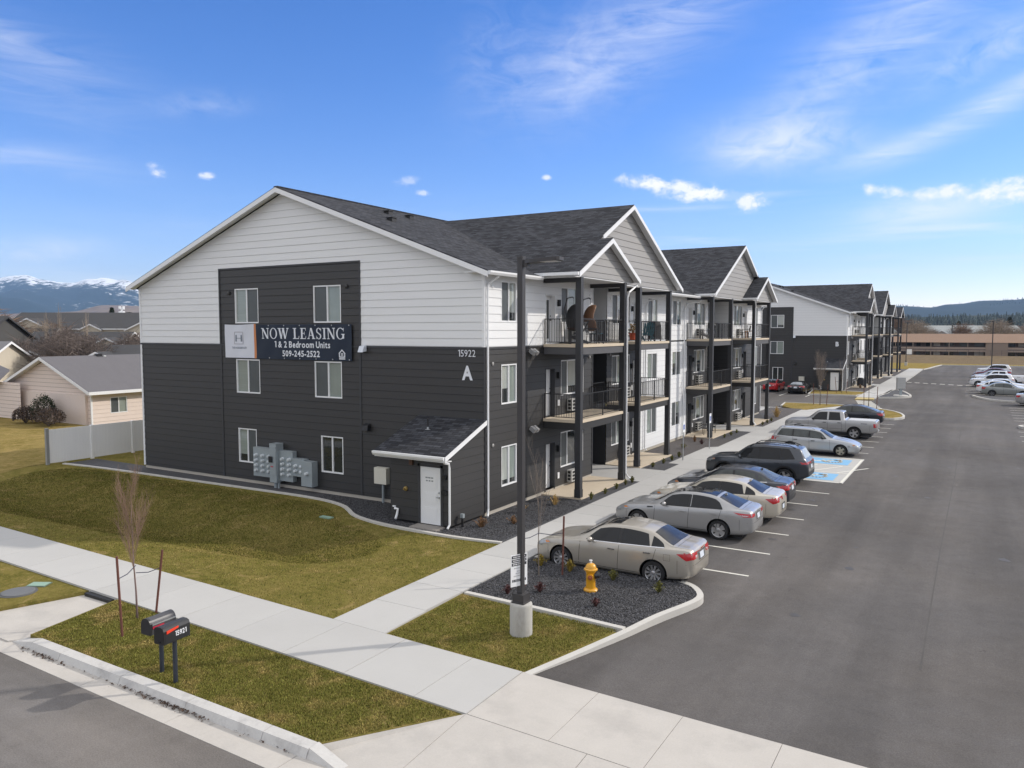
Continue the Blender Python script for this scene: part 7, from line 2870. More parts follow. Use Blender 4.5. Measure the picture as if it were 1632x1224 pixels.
covered_grill('grill under a black cover on the top balcony beside the teal chair', (0.42, 16.55, D3), R(80))
covered_grill('grill under a dark cover on the ground patio of the second block', (2.4 + 0.95, 74.5 + 6.2, 0.08), R(20))
# kettle stove and bench on the far top balconies
T = thing('kettle_grill', 'dark kettle grill with a steel leg frame on the middle top balcony', 'grill', (0.2, 28.0, D3))
b = MB()
b.ball((0, 0, 0.88), 0.29, 0.29, 0.24, 14, 8)
b.build('bowl', BLACK_METAL, T, smooth=True)
for a in (30, 150, 270):
    q = MB()
    q.tube([(0.1 * math.cos(R(a)), 0.1 * math.sin(R(a)), 0.68), (0.3 * math.cos(R(a)), 0.3 * math.sin(R(a)), 0)], 0.018, 6)
    q.build('leg', GALV, T)
adirondack('grey slatted chair on the middle top balcony beside the kettle grill', (0.1, 26.9, D3), R(-60), mat('grey_resin', (0.16, 0.16, 0.165), 0.6), 'slatted garden chairs')
simple_seat('patio_chair', 'grey chair on the farther top balcony of the first block', 'chair', (0.75, 34.8, D3), R(-70), mat('grey_fabric', (0.10, 0.10, 0.105)), 'patio chairs')
T = thing('side_table', 'low timber table on the farther top balcony', 'table', (0.75, 36.0, D3))
b = MB()
b.box(-0.3, -0.3, 0.5, 0.3, 0.3, 0.55)
b.build('tabletop', mat('orange_timber', (0.42, 0.20, 0.07), 0.6), T)
for x in (-0.25, 0.25):
    for y in (-0.25, 0.25):
        q = MB()
        q.box(x - 0.03, y - 0.03, 0, x + 0.03, y + 0.03, 0.5)
        q.build('leg', mat('orange_timber', (0.42, 0.20, 0.07)), T)

# ------------------------------------------------------------------ plants
BARK_RED = mat('reddish_twig', (0.21, 0.135, 0.095), 0.85, island=0.3)
BARK = mat('grey_bark', (0.13, 0.105, 0.085), 0.9, var=0.2, vs=6)
BARK_GREY = mat('pale_twig', (0.16, 0.13, 0.11), 0.9, island=0.3)


def grow(mb_t, mb_c, rg, p, d, L, r, depth, spread, up, nkids, first_len=0.0, taper=0.65):
    """one limb and its twigs, thinning outwards"""
    n = 4 if depth > 1 else 3
    pts, rs = [Vector(p)], [r]
    dd = Vector(d).normalized()
    for i in range(n):
        jg = 0.03 if (mb_t is not None) else 0.10
        dd = (dd + Vector((rg.gauss(0, jg), rg.gauss(0, jg), rg.gauss(0.0, 0.06) + up * 0.10))).normalized()
        pts.append(pts[-1] + dd * L / n)
        rs.append(r * (1 - (1 - taper) * (i + 1) / n))
    (mb_t if mb_t is not None else mb_c).tube(pts, rs, 6 if r > 0.02 else 3, r > 0.02)
    if depth <= 0:
        return
    for k in range(nkids):
        t = first_len + (1 - first_len) * (k + rg.uniform(0.2, 0.9)) / nkids
        i = min(n - 1, int(t * n))
        q = pts[i].lerp(pts[i + 1], t * n - i)
        a = rg.uniform(0, 6.283)
        side = Vector((math.cos(a), math.sin(a), 0))
        nd_ = (dd * (1 - spread) + side * spread + Vector((0, 0, up * 0.35))).normalized()
        grow(None, mb_c, rg, q, nd_, L * rg.uniform(0.38, 0.62) * (1.15 - 0.5 * t), max(rs[i] * rg.uniform(0.30, 0.42), 0.0032), depth - 1, spread, up, max(2, nkids - 2) if depth > 1 else 3, 0.25, 0.5)


def bare_tree(label, loc, h, seed, mt, mc, spread=0.45, up=0.8, kids=9, r=0.035, depth=2, first=0.35, group=None, name='young_tree', lean=(0, 0)):
    T = thing(name, label, 'tree', loc, 0, group)
    rg = random.Random(seed)
    a, c = MB(), MB()
    grow(a, c, rg, (0, 0, -0.1), (lean[0], lean[1], 1), h, r, depth, spread, up, kids, first, 0.12)
    a.build('trunk', mt, T, smooth=True)
    c.build('crown', mc, T)
    return T


bare_tree('young bare reddish street tree between two stakes on the verge', (-1.66, -13.05, 0), 2.9, 11, mat('young_trunk', (0.20, 0.14, 0.13), 0.8), BARK_RED, 0.36, 1.0, 21, 0.028, 2, 0.36, 'staked young trees')
bare_tree('young bare tree between two stakes in the corner gravel island', (5.15, -5.15, 0), 2.9, 16, BARK, BARK_GREY, 0.34, 1.1, 9, 0.020, 2, 0.36, 'staked young trees')
bare_tree('young bare tree with two stakes on the far grass island', (3.1, 53.4, 0), 3.9, 13, BARK, BARK_GREY, 0.36, 1.0, 30, 0.045, 2, 0.30, 'staked young trees')
bare_tree('slim bare tree with stakes in front of the white lean-to door of block B', (2.7, 69.6, 0), 3.0, 14, BARK, BARK_GREY, 0.28, 1.1, 10, 0.030, 2, 0.35, 'staked young trees')
bare_tree('slim bare sapling with two stakes beside the zebra crossing', (7.4, 52.4, 0), 3.6, 15, BARK, BARK_GREY, 0.25, 1.0, 8, 0.04, 1, 0.5, 'staked young trees')
STAKE = mat('rusty_stake', (0.13, 0.048, 0.034), 0.8, var=0.25, vs=5)
TIE = mat('tree_tie', (0.035, 0.04, 0.07), 0.7)
for (x, y), top, h, tree, lab in (((-0.90, -13.92), (-1.02, -13.92), 1.85, (-1.66, -13.05), 'rusty stake left of the street tree, nearer the kerb'), ((-1.62, -12.60), (-1.40, -12.50), 1.60, (-1.66, -13.05), 'rusty stake behind the street tree at the pavement'),
                                  ((5.3, -6.15), (4.93, -5.95), 1.75, (5.15, -5.15), 'rusty leaning stake in the gravel island nearest the lamp pole'), ((5.7, -4.75), (5.8, -4.85), 1.75, (5.15, -5.15), 'rusty stake in the gravel island beside the champagne sedan'),
                                  ((2.5, 53.6), (2.45, 53.6), 2.0, (3.1, 53.4), 'left stake of the tree on the far grass island'), ((3.7, 53.2), (3.8, 53.2), 2.0, (3.1, 53.4), 'right stake of the tree on the far grass island'),
                                  ((7.0, 52.6), (6.95, 52.6), 2.0, (7.4, 52.4), 'left stake of the sapling by the zebra crossing'), ((8.1, 52.0), (8.15, 52.0), 2.0, (7.4, 52.4), 'right stake of the sapling by the zebra crossing'),
                                  ((2.2, 69.6), (2.0, 69.6), 1.8, (2.7, 69.6), 'left stake before the white lean-to door of block B'), ((3.2, 69.6), (3.3, 69.6), 1.6, (2.7, 69.6), 'right stake before the white lean-to door of block B')):
    T = thing('tree_stake', lab, 'stake', (x, y, 0), 0, 'tree stakes')
    b = MB()
    b.tube([(0, 0, -0.2), (top[0] - x, top[1] - y, h)], 0.028, 7)
    b.build('post', STAKE, T)
    f = 0.72
    p = Vector(((top[0] - x) * f, (top[1] - y) * f, h * f))
    q = Vector((tree[0] - x, tree[1] - y, h * f - 0.02))
    m = (p + q) / 2 - Vector((0, 0, 0.05))
    b = MB()
    b.tube([p, m, q], 0.011, 5)
    b.build('tie', TIE, T)


def tuft(label, loc, h, w, m, n=46, seed=1, group='small plants in the gravel beds', name='small_shrub', cat='shrub'):
    rg = random.Random(seed)
    b = MB()
    for i in range(n):
        a = rg.uniform(0, 6.283)
        r = abs(rg.gauss(0, 0.5)) * w
        hh = h * rg.uniform(0.55, 1.05)
        c = Vector((0.25 * r * math.cos(a), 0.25 * r * math.sin(a), 0))
        t = Vector((r * math.cos(a), r * math.sin(a), hh * (1 - 0.35 * min(1, r / w))))
        s = Vector((-math.sin(a), math.cos(a), 0)) * 0.011
        mm = c.lerp(t, 0.55) + Vector((0, 0, 0.12 * h))
        b.quad(c - s, c + s, mm + s, mm - s)
        b.quad(mm - s, mm + s, t)
        if rg.random() < 0.75:
            e = Vector((rg.uniform(-1, 1), rg.uniform(-1, 1), rg.uniform(-1, 1))) * 0.025
            f = Vector((rg.uniform(-1, 1), rg.uniform(-1, 1), rg.uniform(-1, 1))) * 0.025
            b.quad(t - e, t - f, t + e, t + f)
    o = b.build(name, m, None, loc=loc)
    tag(o, label, cat, group)
    return o


STRAW = mat('straw_tuft', (0.48, 0.33, 0.13), 0.9, island=0.35)
YEW = mat('olive_shrub', (0.12, 0.115, 0.025), 0.9, island=0.55)
YEWY = mat('yellow_shrub', (0.26, 0.19, 0.03), 0.9, island=0.5)
REDT = mat('red_twig_shrub', (0.085, 0.032, 0.03), 0.9, island=0.5)
BRN = mat('brown_shrub', (0.20, 0.11, 0.05), 0.9, island=0.5)
for i, (x, y, h, w, m, lab, z) in enumerate((
        (0.9, 1.25, .42, .24, STRAW, 'straw coloured grass tuft at the wall below the first window', 0), (1.35, 3.1, .42, .22, STRAW, 'straw grass tuft near the tan patio corner', 0),
        (0.75, -1.4, .38, .26, BRN, 'brown twiggy shrub beside the lean-to corner', 0), (1.5, -0.4, .3, .2, BRN, 'small brown shrub in the gravel between the tuft and lean-to', 0),
        (4.75, -4.3, .34, .2, YEWY, 'golden shrub behind the left stake in the island', 0), (5.75, -4.35, .36, .2, YEWY, 'golden shrub behind the right stake in the island', 0),
        (7.15, -4.45, .30, .17, YEW, 'olive shrub between hydrant and champagne sedan', 0), (8.6, -4.75, .30, .17, YEW, 'olive shrub near the rounded kerb nose', 0),
        (5.2, -6.95, .24, .13, REDT, 'dark red twiggy shrub at the foot of the leaning stake', 0), (5.85, -6.35, .26, .15, REDT, 'dark red twiggy shrub left of the hydrant', 0), (7.6, -6.6, .22, .12, REDT, 'dark red twiggy shrub in the gravel before the hydrant', 0),
        (2.18, 4.75, .30, .13, YEW, 'first olive shrub along the nearest patio', 0), (2.2, 6.1, .24, .12, YEW, 'second olive shrub along the nearest patio', 0), (2.2, 7.3, .26, .12, YEW, 'third olive shrub along the nearest patio', 0), (2.2, 8.35, .24, .12, YEW, 'fourth olive shrub along the nearest patio', 0), (2.25, 9.0, .3, .12, YEW, 'last olive shrub of the nearest patio by the downpipe', 0),
        (1.6, 13.4, .26, .14, YEW, 'first dark shrub along the second patio', 0), (1.7, 14.7, .26, .14, YEW, 'second dark shrub along the second patio', 0), (1.75, 15.9, .26, .14, YEW, 'third dark shrub along the second patio', 0), (1.7, 17.2, .3, .16, YEW, 'last dark shrub along the second patio', 0),
        (0.9, 20.3, .3, .26, YEW, 'spreading green shrub under the white middle wall', 0), (1.3, 22.6, .3, .2, REDT, 'dark red shrub by the accessible signs', 0), (0.6, 23.4, .4, .2, BRN, 'brown twiggy shrub before the third patio', 0),
        (1.7, 26.2, .26, .14, YEW, 'first shrub along the third patio', 0), (1.75, 27.6, .26, .14, YEW, 'second shrub along the third patio', 0), (1.75, 29.0, .26, .14, YEW, 'third shrub along the third patio', 0),
        (2.2, 34.5, .26, .14, YEW, 'first shrub along the farthest patio', 0), (2.2, 36.0, .26, .14, YEW, 'second shrub along the farthest patio', 0), (2.2, 37.4, .26, .14, YEW, 'third shrub along the farthest patio', 0),
        (1.9, 40.6, .9, .5, STRAW, 'tall straw grass clump past the end of the first block', 0), (3.6, 78.4, .5, .3, BRN, 'brown shrub at the corner of the second block', 0), (3.9, 84.6, .4, .3, YEW, 'dark shrub along the second block patio', 0))):
    tuft(lab, (x, y, z + 0.02), h, w, m, 130 if h < .6 else 220, 20 + i)

# ================================================================== SURROUNDINGS
FWD = Vector((-math.sin(R(30.844)), math.cos(R(30.844)), 0))
RGT = Vector((math.cos(R(30.844)), math.sin(R(30.844)), 0))


def V3(d, r, z=0.0):
    """a place d metres ahead of the viewpoint's ground point, r metres to its right, at height z"""
    return Vector((CAM.x, CAM.y, 0)) + FWD * d + RGT * r + Vector((0, 0, z))


TAN_SIDING = mat('tan_siding', (0.68, 0.58, 0.52), 0.7, var=0.04)
ROOF_GREY = mat('grey_shingles', (0.125, 0.12, 0.128), 0.9, var=0.10, vs=0.5, fine=0.25, fs=6, stretch=(1, 3.5, 1))
ROOF_GREYY = ROOF_GREY
ROOF_DK = mat('far_dark_roof', (0.045, 0.045, 0.048), 0.9, var=0.15, vs=0.8)
ROOF_LT = mat('far_grey_roof', (0.15, 0.15, 0.16), 0.9, var=0.12, vs=0.8)
CREAM = mat('cream_wall', (0.52, 0.47, 0.38), 0.8, var=0.06)

# neighbouring tan house
T = thing('tan_house', 'single storey tan house with grey gable roof beyond the pale fence', 'house', (0, 0, 0))
b = MB()
hx0, hx1, hy = -51.4, -39.55, 8.5
ap = (-45.3, 4.9)
zb_ = -0.1
siding(b, [(hx0, zb_), (hx1, zb_), (hx1, 2.45), (ap[0], ap[1] - 0.15), (hx0, 2.7)], (0, hy, 0), (1, 0, 0), (0, -1, 0), 0.02, 0.03)
wall_rect(b, hy, 30, zb_, 2.5, [(9.95, 11.3, 0.85, 2.05)], (hx1, 0, 0), (0, 1, 0), (1, 0, 0), 0.06)
siding(b, [(-62, zb_), (-47.9, zb_), (-47.9, 2.95), (-62, 2.95)], (0, 7.9, 0), (1, 0, 0), (0, -1, 0), 0.02, 0.03)
b.box(-62, 8.3, zb_, hx1 - 0.4, 30, 2.3)
b.build('wall', [TAN_SIDING, mat('tan_lap_shade', (0.34, 0.28, 0.24), 0.8)], T)  # second colour paints the shadow lines under the laps
window(T, 9.95, 11.3, 0.85, 2.05, (hx1, 0, 0), (0, 1, 0), (1, 0, 0), 'sb')
window(T, -52.2, -51.0, 0.75, 2.05, (0, 7.9, 0), (1, 0, 0), (0, -1, 0), 'sb', None, -0.02)
b = MB()
zR = lambda x, y: ap[1] + 0.12 - 0.385 * abs(x - ap[0])
plate(b, [(ap[0], hy - 0.5), (hx1 + 0.55, hy - 0.5), (hx1 + 0.55, 30.5), (ap[0], 30.5)], zR, 0.14)
plate(b, [(ap[0], hy - 0.5), (ap[0], 30.5), (hx0 - 0.3, 30.5), (hx0 - 0.3, hy - 0.5)], zR, 0.14)
rf = b.build('roof', ROOF_GREY, T)
b = MB()
zW = lambda x, y: 3.05 + 0.385 * (y - 7.4)
plate(b, [(-62, 7.35), (-50.2, 7.35), (-52.4, 9.4), (-62, 11.6)], zW, 0.14)
b.build('wing_roof', ROOF_GREYY, T)
b = MB()
for xe in (hx1 + 0.55, hx0 - 0.3):
    b.ext([(ap[0], hy - 0.5, ap[1] + 0.10), (xe, hy - 0.5, zR(xe, 0) - 0.02), (xe, hy - 0.5, zR(xe, 0) - 0.24), (ap[0], hy - 0.5, ap[1] - 0.12)], (0, -0.03, 0))
    b.add([(ap[0], hy - 0.49, ap[1] - 0.05), (xe, hy - 0.49, zR(xe, 0) - 0.16), (xe, hy, zR(xe, 0) - 0.16), (ap[0], hy, ap[1] - 0.05)], [(0, 1, 2, 3)])
b.box(hx1 + 0.552, hy - 0.5, zR(hx1 + 0.55, 0) - 0.24, hx1 + 0.65, 30.5, zR(hx1 + 0.55, 0) - 0.02)
b.box(hx1 + 0.02, hy - 0.4, zR(hx1 + 0.55, 0) - 0.26, hx1 + 0.55, 30.4, zR(hx1 + 0.55, 0) - 0.245)
b.box(-62, 7.25, 2.84, -50.2, 7.348, 3.05)
b.box(hx1 - 0.06, hy - 0.03, zb_, hx1 + 0.03, hy + 0.09, 2.4)
b.build('white_trim', WHITE_TRIM, T)
for x, y, k in ((-46.0, 10.3, 0), (-45.2, 12.6, 1), (-44.6, 17.0, 0)):
    b = MB()
    b.box(x - 0.2, y - 0.2, zR(x, y) - 0.05, x + 0.2, y + 0.2, zR(x, y) + 0.16)
    b.build('roof_vent', BLACK_METAL, rf)
    b = MB()
    b.box(x - 0.1, y + 0.3, zR(x, y) - 0.08, x + 0.25, y + (1.5 if k == 0 else 0.5), zR(x, y) + 0.012)
    b.build('flashing', mat('pale_flashing', (0.5, 0.52, 0.5), 0.5), rf)

# pale fence running back beside the block
T = thing('pale_fence', 'pale grey solid fence running back beside the left of the block', 'fence', (-25.95, -2.05, 0))
b = MB()
for i in range(9):
    y0, y1 = i * 2.4 + 0.09, (i + 1) * 2.4 - 0.01
    b.box(0.06 - 0.02, y0, 0.05, 0.06 + 0.02, y1, 1.82)
b.build('fence_panel', mat('fence_vinyl', (0.84, 0.835, 0.82), 0.6, var=0.06, vs=1.2, fine=0.08, fs=9, stretch=(1, 8, 0.15)), T)
for i in range(10):
    q = MB()
    q.box(-0.02, i * 2.4 - 0.07, -0.1, 0.14, i * 2.4 + 0.07, 1.9 if i == 0 else 1.84)
    q.build('fence_post', mat('fence_post', (0.27, 0.27, 0.26), 0.7) if i == 0 else mat('fence_vinyl', (0.84, 0.835, 0.82)), T)


def bush(label, loc, rx, ry, rz, m, mtwig, seed, n=2600, leaf=0.045):
    T = thing('garden_shrub', label, 'shrub', loc, 0, 'shrubs beside the tan house')
    rg = random.Random(seed)
    b = MB()
    for i in range(n):
        a, u = rg.uniform(0, 6.283), rg.uniform(-0.35, 1)
        k = rg.uniform(0.45, 1.0) ** 0.4 * (1 + 0.10 * math.sin(a * 3 + seed) + 0.1 * math.sin(a * 7))
        s = math.sqrt(max(0, 1 - u * u))
        c = Vector((rx * k * s * math.cos(a), ry * k * s * math.sin(a), rz * 0.45 + rz * 0.6 * k * u))
        d = Vector((rg.uniform(-1, 1), rg.uniform(-1, 1), rg.uniform(-1, 1))) * leaf
        e = Vector((rg.uniform(-1, 1), rg.uniform(-1, 1), rg.uniform(-1, 1))) * leaf
        b.quad(c - d, c - e, c + d, c + e)
    b.build('foliage', m, T)
    b = MB()
    for i in range(26):
        a = rg.uniform(0, 6.283)
        b.tube([(0, 0, 0), (rx * 0.8 * math.cos(a), ry * 0.8 * math.sin(a), rz * rg.uniform(0.5, 0.9))], 0.02, 4, False)
    b.build('twigs', mtwig, T)


SHR_BR = mat('brown_bush', (0.085, 0.060, 0.048), 0.9, island=0.5)
SHR_GR = mat('dark_green_bush', (0.022, 0.034, 0.012), 0.9, island=0.5)
bush('brown rounded shrub left of the dark green shrub', (-45.0, 6.7, 0.1), 0.9, 0.8, 1.2, SHR_BR, BARK, 1)
bush('dark green shrub between two brown ones by the tan wall', (-43.6, 7.3, 0.1), 1.05, 0.8, 2.0, SHR_GR, BARK, 2)
bush('brown rounded shrub nearest the fence', (-41.5, 6.5, 0.1), 1.5, 0.9, 1.3, SHR_BR, BARK, 3)


def gable_house(name, label, d, r, w, dp, wall_h, roof_h, yaw, mr, mw, windows=(), group='houses beyond the tan house', base=-0.8, ov=0.4, front_gable=None, mf=None):
    """a plain pitched house; the ridge runs along its local x"""
    p = V3(d, r, base)
    T = thing(name, label, 'house', p, R(30.844 + yaw), group)
    b = MB()
    hw, hd = w / 2, dp / 2
    b.add([(-hw, -hd, 0), (hw, -hd, 0), (hw, hd, 0), (-hw, hd, 0), (-hw, -hd, wall_h), (hw, -hd, wall_h), (hw, hd, wall_h), (-hw, hd, wall_h), (-hw, 0, wall_h + roof_h - 0.1), (hw, 0, wall_h + roof_h - 0.1)],
          [(0, 1, 5, 4), (2, 3, 7, 6), (1, 2, 6, 9, 5), (3, 0, 4, 8, 7)])
    b.build('wall', mw, T)
    zf = lambda x, y: wall_h + roof_h - roof_h / hd * abs(y) + 0.04
    b = MB()
    plate(b, [(-hw - ov, 0), (hw + ov, 0), (hw + ov, -hd - ov), (-hw - ov, -hd - ov)], zf, 0.12)
    plate(b, [(-hw - ov, 0), (-hw - ov, hd + ov), (hw + ov, hd + ov), (hw + ov, 0)], zf, 0.12)
    b.build('roof', mr, T)
    b = MB()
    ze = zf(0, hd + ov)
    b.box(-hw - ov, -hd - ov - 0.05, ze - 0.22, hw + ov, -hd - ov, ze - 0.02)
    for x in (-hw - ov - 0.04, hw + ov):
        for s in (-1, 1):
            b.ext([(x, 0, zf(0, 0) - 0.02), (x, s * (hd + ov), ze - 0.02), (x, s * (hd + ov), ze - 0.24), (x, 0, zf(0, 0) - 0.26)], (0.04, 0, 0))
    b.build('fascia', mf or WHITE_TRIM, T)
    for (x, z, ww, hh) in windows:
        q = MB()
        q.box(x - ww / 2, -hd - 0.03, z, x + ww / 2, -hd + 0.05, z + hh)
        f = q.build('window', FRAME_WHITE, T)
        q = MB()
        q.box(x - ww / 2 + 0.06, -hd - 0.036, z + 0.06, x + ww / 2 - 0.06, -hd - 0.031, z + hh - 0.06)
        q.build('pane', GLASS_DARK, f)
    if front_gable:
        for gx, gw, gd, gh in front_gable:
            b = MB()
            rise = gw / 2 * 0.5
            y0 = -hd - gd
            b.add([(gx - gw / 2, y0, 0), (gx + gw / 2, y0, 0), (gx + gw / 2, y0, gh), (gx, y0, gh + rise), (gx - gw / 2, y0, gh), (gx - gw / 2, 0, 0), (gx + gw / 2, 0, 0), (gx + gw / 2, 0, gh), (gx - gw / 2, 0, gh)],
                  [(0, 1, 2, 3, 4), (1, 6, 7, 2), (5, 0, 4, 8)])
            b.build('gable_wall', mw, T)
            b = MB()
            zg = lambda x, y: gh + rise - 0.5 * abs(x - gx) + 0.05
            plate(b, [(gx, y0 - 0.35), (gx + gw / 2 + 0.35, y0 - 0.35), (gx + gw / 2 + 0.35, 0.0), (gx, 0.0)], zg, 0.10)
            plate(b, [(gx, y0 - 0.35), (gx, 0.0), (gx - gw / 2 - 0.35, 0.0), (gx - gw / 2 - 0.35, y0 - 0.35)], zg, 0.10)
            b.build('gable_roof', mr, T)
            b = MB()
            for s in (-1, 1):
                xe = gx + s * (gw / 2 + 0.35)
                b.ext([(gx, y0 - 0.355, zg(gx, 0)), (xe, y0 - 0.355, zg(xe, 0)), (xe, y0 - 0.355, zg(xe, 0) - 0.22), (gx, y0 - 0.355, zg(gx, 0) - 0.24)], (0, -0.03, 0))
            b.build('gable_fascia', WHITE_TRIM, T)
    return T


DKW = mat('dark_wall', (0.07, 0.068, 0.065), 0.8)
gable_house('grey_roof_house', 'low grey roofed house behind the tan house at the left edge', 84, -62.0, 15, 11, 4.2, 2.4, 3, ROOF_LT, CREAM, [(-3, 0.9, 1.4, 1.2)], front_gable=[(3.2, 3.6, 1.6, 3.2)])
gable_house('dark_roof_house', 'dark roofed house at the left edge above the grey roof', 100, -70, 11, 10, 6.9, 2.7, -4, ROOF_DK, DKW, [(3.6, 5.2, 1.0, 1.0)], mf=ROOF_DK)
gable_house('cream_gable_house', 'dark roofed house with a small white edged cream gable before the long apartments', 118, -64.5, 14, 8, 5.9, 1.7, 2, ROOF_DK, CREAM, [], front_gable=[(5.6, 2.6, 1.2, 6.1)])
gable_house('low_gable_house', 'low roof with a broad white edged gable just over the tan ridge', 92, -43.0, 10, 9, 4.6, 1.5, 2, ROOF_DK, CREAM, [], front_gable=[(-3.2, 3.2, 1.0, 4.6)])
gable_house('left_brown_house', 'brown gable with white edges half hidden by bare trees at the left', 96, -57, 7, 7, 4.1, 1.5, 6, ROOF_DK, mat('brown_wall', (0.24, 0.15, 0.09), 0.85), [], front_gable=[(0.0, 3.4, 0.8, 4.6)])
gable_house('grey_outbuilding', 'dark roofed cream outbuilding among the bare trees on the left', 128, -79, 9, 8, 6.0, 2.2, 0, ROOF_DK, CREAM, [(0, 1.5, 1.4, 1.2)])
# long two storey apartments
gable_house('cream_apartments', 'long cream two storey apartments with a dark roof on the left skyline', 150, -79.5, 27, 14, 8.3, 2.9, 4, ROOF_DK, CREAM,
            [(-2 + i * 2.6, 6.0, 1.3, 1.3) for i in range(5)] + [(-2 + i * 2.6, 3.0, 1.3, 1.3) for i in range(5)], front_gable=[(-8.5, 8.4, 1.2, 7.9), (2.2, 3.4, 0.8, 8.1), (12.5, 6, 3, 8.0)])
# mast
T = thing('cell_tower', 'white communication mast standing over the left roofs', 'mast', V3(650, -324, 0))
b = MB()
b.tube([(0, 0, 0), (0, 0, 26)], [1.0, 0.7], 8)
b.build('shaft', mat('mast_white', (0.75, 0.77, 0.80), 0.5), T)
b = MB()
for z in (20.5, 24.5):
    for a in range(0, 360, 60):
        b.box(1.9 * math.cos(R(a)) - 0.4, 1.9 * math.sin(R(a)) - 0.4, z, 1.9 * math.cos(R(a)) + 0.4, 1.9 * math.sin(R(a)) + 0.4, z + 2.6)
        b.tube([(0, 0, z + 1), (1.9 * math.cos(R(a)), 1.9 * math.sin(R(a)), z + 1)], 0.15, 4)
b.build('antenna', mat('mast_white', (0.75, 0.77, 0.80)), T)

# ------------------------------------------------------------------ far trees
BRUSH = [mat('brush_rust', (0.20, 0.135, 0.095), 0.95, island=0.45), mat('brush_grey', (0.155, 0.125, 0.11), 0.95, island=0.45), mat('brush_pale', (0.30, 0.245, 0.19), 0.95, island=0.35)]


def brush_mesh(seed, h, w, n, m, tall=False):
    """a bare broad tree: trunk with limbs, and a crown of fine twigs"""
    rg = random.Random(seed)
    a, c = MB(), MB()
    a.tube([(0, 0, -0.3), (rg.gauss(0, .1), rg.gauss(0, .1), h * 0.45), (rg.gauss(0, .2), rg.gauss(0, .2), h * (0.9 if tall else 0.6))], [h * 0.022, h * 0.014, h * 0.005], 6)
    for i in range(n):
        an = rg.uniform(0, 6.283)
        r = w / 2 * math.sqrt(rg.random())
        z0 = h * rg.uniform(0.15, 0.5)
        lim = math.sqrt(max(0.05, 1 - (2 * r / w) ** 2))
        z1 = h * (0.35 + 0.65 * lim * rg.uniform(0.55, 1.0))
        p = Vector((0.25 * r * math.cos(an), 0.25 * r * math.sin(an), z0))
        q = Vector((r * math.cos(an), r * math.sin(an), z1))
        mid = p.lerp(q, 0.5) + Vector((0, 0, -0.06 * h)) + Vector((rg.gauss(0, .15), rg.gauss(0, .15), 0))
        wd = h * 0.0052
        s = Vector((-math.sin(an), math.cos(an), 0)) * wd
        c.quad(p - s * 2, p + s * 2, mid + s, mid - s)
        c.quad(mid - s, mid + s, q + s * 0.3, q - s * 0.3)
        for k in range(3):
            t = rg.uniform(0.3, 1)
            o = mid.lerp(q, t)
            e = o + Vector((rg.gauss(0, 1), rg.gauss(0, 1), abs(rg.gauss(0.6, .6)))) * h * 0.10
            c.quad(o - s * .6, o + s * .6, e)
            c.quad(o + Vector((0, 0, wd)), o - Vector((0, 0, wd)), e)
    return a, c


BT = []
for i in range(3):
    a, c = brush_mesh(40 + i, 10.0, 8.5 + (i % 3), 560, None)
    tr = a.build('trunk', BARK, None)
    cr = c.build('crown', BRUSH[i % 3], None)
    BT.append((tr, cr))
tall = []
rg = random.Random(77)
a, c = MB(), MB()
for k in range(6):
    x, y, hh = rg.uniform(-.9, .9), rg.uniform(-.9, .9), 18 * rg.uniform(0.72, 1.0)
    st = [Vector((x * 0.3, y * 0.3, -0.3)), Vector((x * 0.8 + rg.gauss(0, .15), y * 0.8, hh * 0.45)), Vector((x * 1.25 + rg.gauss(0, .2), y * 1.25, hh))]
    a.tube(st, [0.12, 0.07, 0.015], 5)
    for q in range(26):
        t = rg.uniform(0.25, 0.95)
        o_ = st[1].lerp(st[2], (t - 0.45) / 0.55) if t > 0.45 else st[0].lerp(st[1], t / 0.45)
        an = rg.uniform(0, 6.28)
        e_ = o_ + Vector((math.cos(an) * 0.5, math.sin(an) * 0.5, rg.uniform(0.8, 1.8)))
        c.quad(o_ - Vector((0.025, 0.02, 0)), o_ + Vector((0.025, -0.02, 0)), e_)
TALL = (a.build('trunk', mat('pale_bark', (0.34, 0.28, 0.22), 0.9), None), c.build('crown', BRUSH[2], None))
USED = set()


def far_tree(label, d, r, h, kind, group, rng_, base=-0.8, sx=1.0):
    src = TALL if kind == 'tall' else BT[kind]
    T = thing('bare_tree', label, 'tree', V3(d, r, base), rng_.uniform(0, 6.28), group)
    k = h / (18.0 if kind == 'tall' else 10.0)
    T.scale = (k * sx, k * sx, k)
    for o in src:
        if o.name in USED:
            q = o.copy()
            COL.objects.link(q)
        else:
            q = o
            USED.add(o.name)
        q.parent = T
    return T


rgt = random.Random(21)
GL = 'bare trees among the left houses'
for i, (d, r, h, k) in enumerate(((118, -77, 10.5, 0), (124, -82.5, 11.5, 0), (128, -77, 9.5, 2), (104, -60, 8.6, 1), (90, -48.5, 7.6, 1), (88, -50.5, 7.8, 1), (97, -55.5, 8.2, 1), (110, -53.5, 7.8, 1), (140, -82, 9.5, 0), (94, -53, 7.8, 1), (92, -57.5, 7.2, 1), (100, -49.0, 7.6, 1))):
    far_tree(['rust brown leafless tree on the left edge behind dark roof', 'broad rust brown leafless tree, tallest at the left edge', 'pale leafless tree behind the grey outbuilding', 'grey brown leafless tree before the cream gable', 'low grey brown tree over the tan roof, beside the pole', 'low grey brown tree over the middle of the tan roof', 'grey brown tree at the foot of the low gable house', 'grey brown tree before the cream apartments gable', 'rust brown tree farthest left on the skyline', 'grey brown thicket tree above the tan ridge', 'small grey brown tree beside the brown gable', 'grey brown tree between poplars and low gable house'][i], d, r, h, k, GL, rgt)
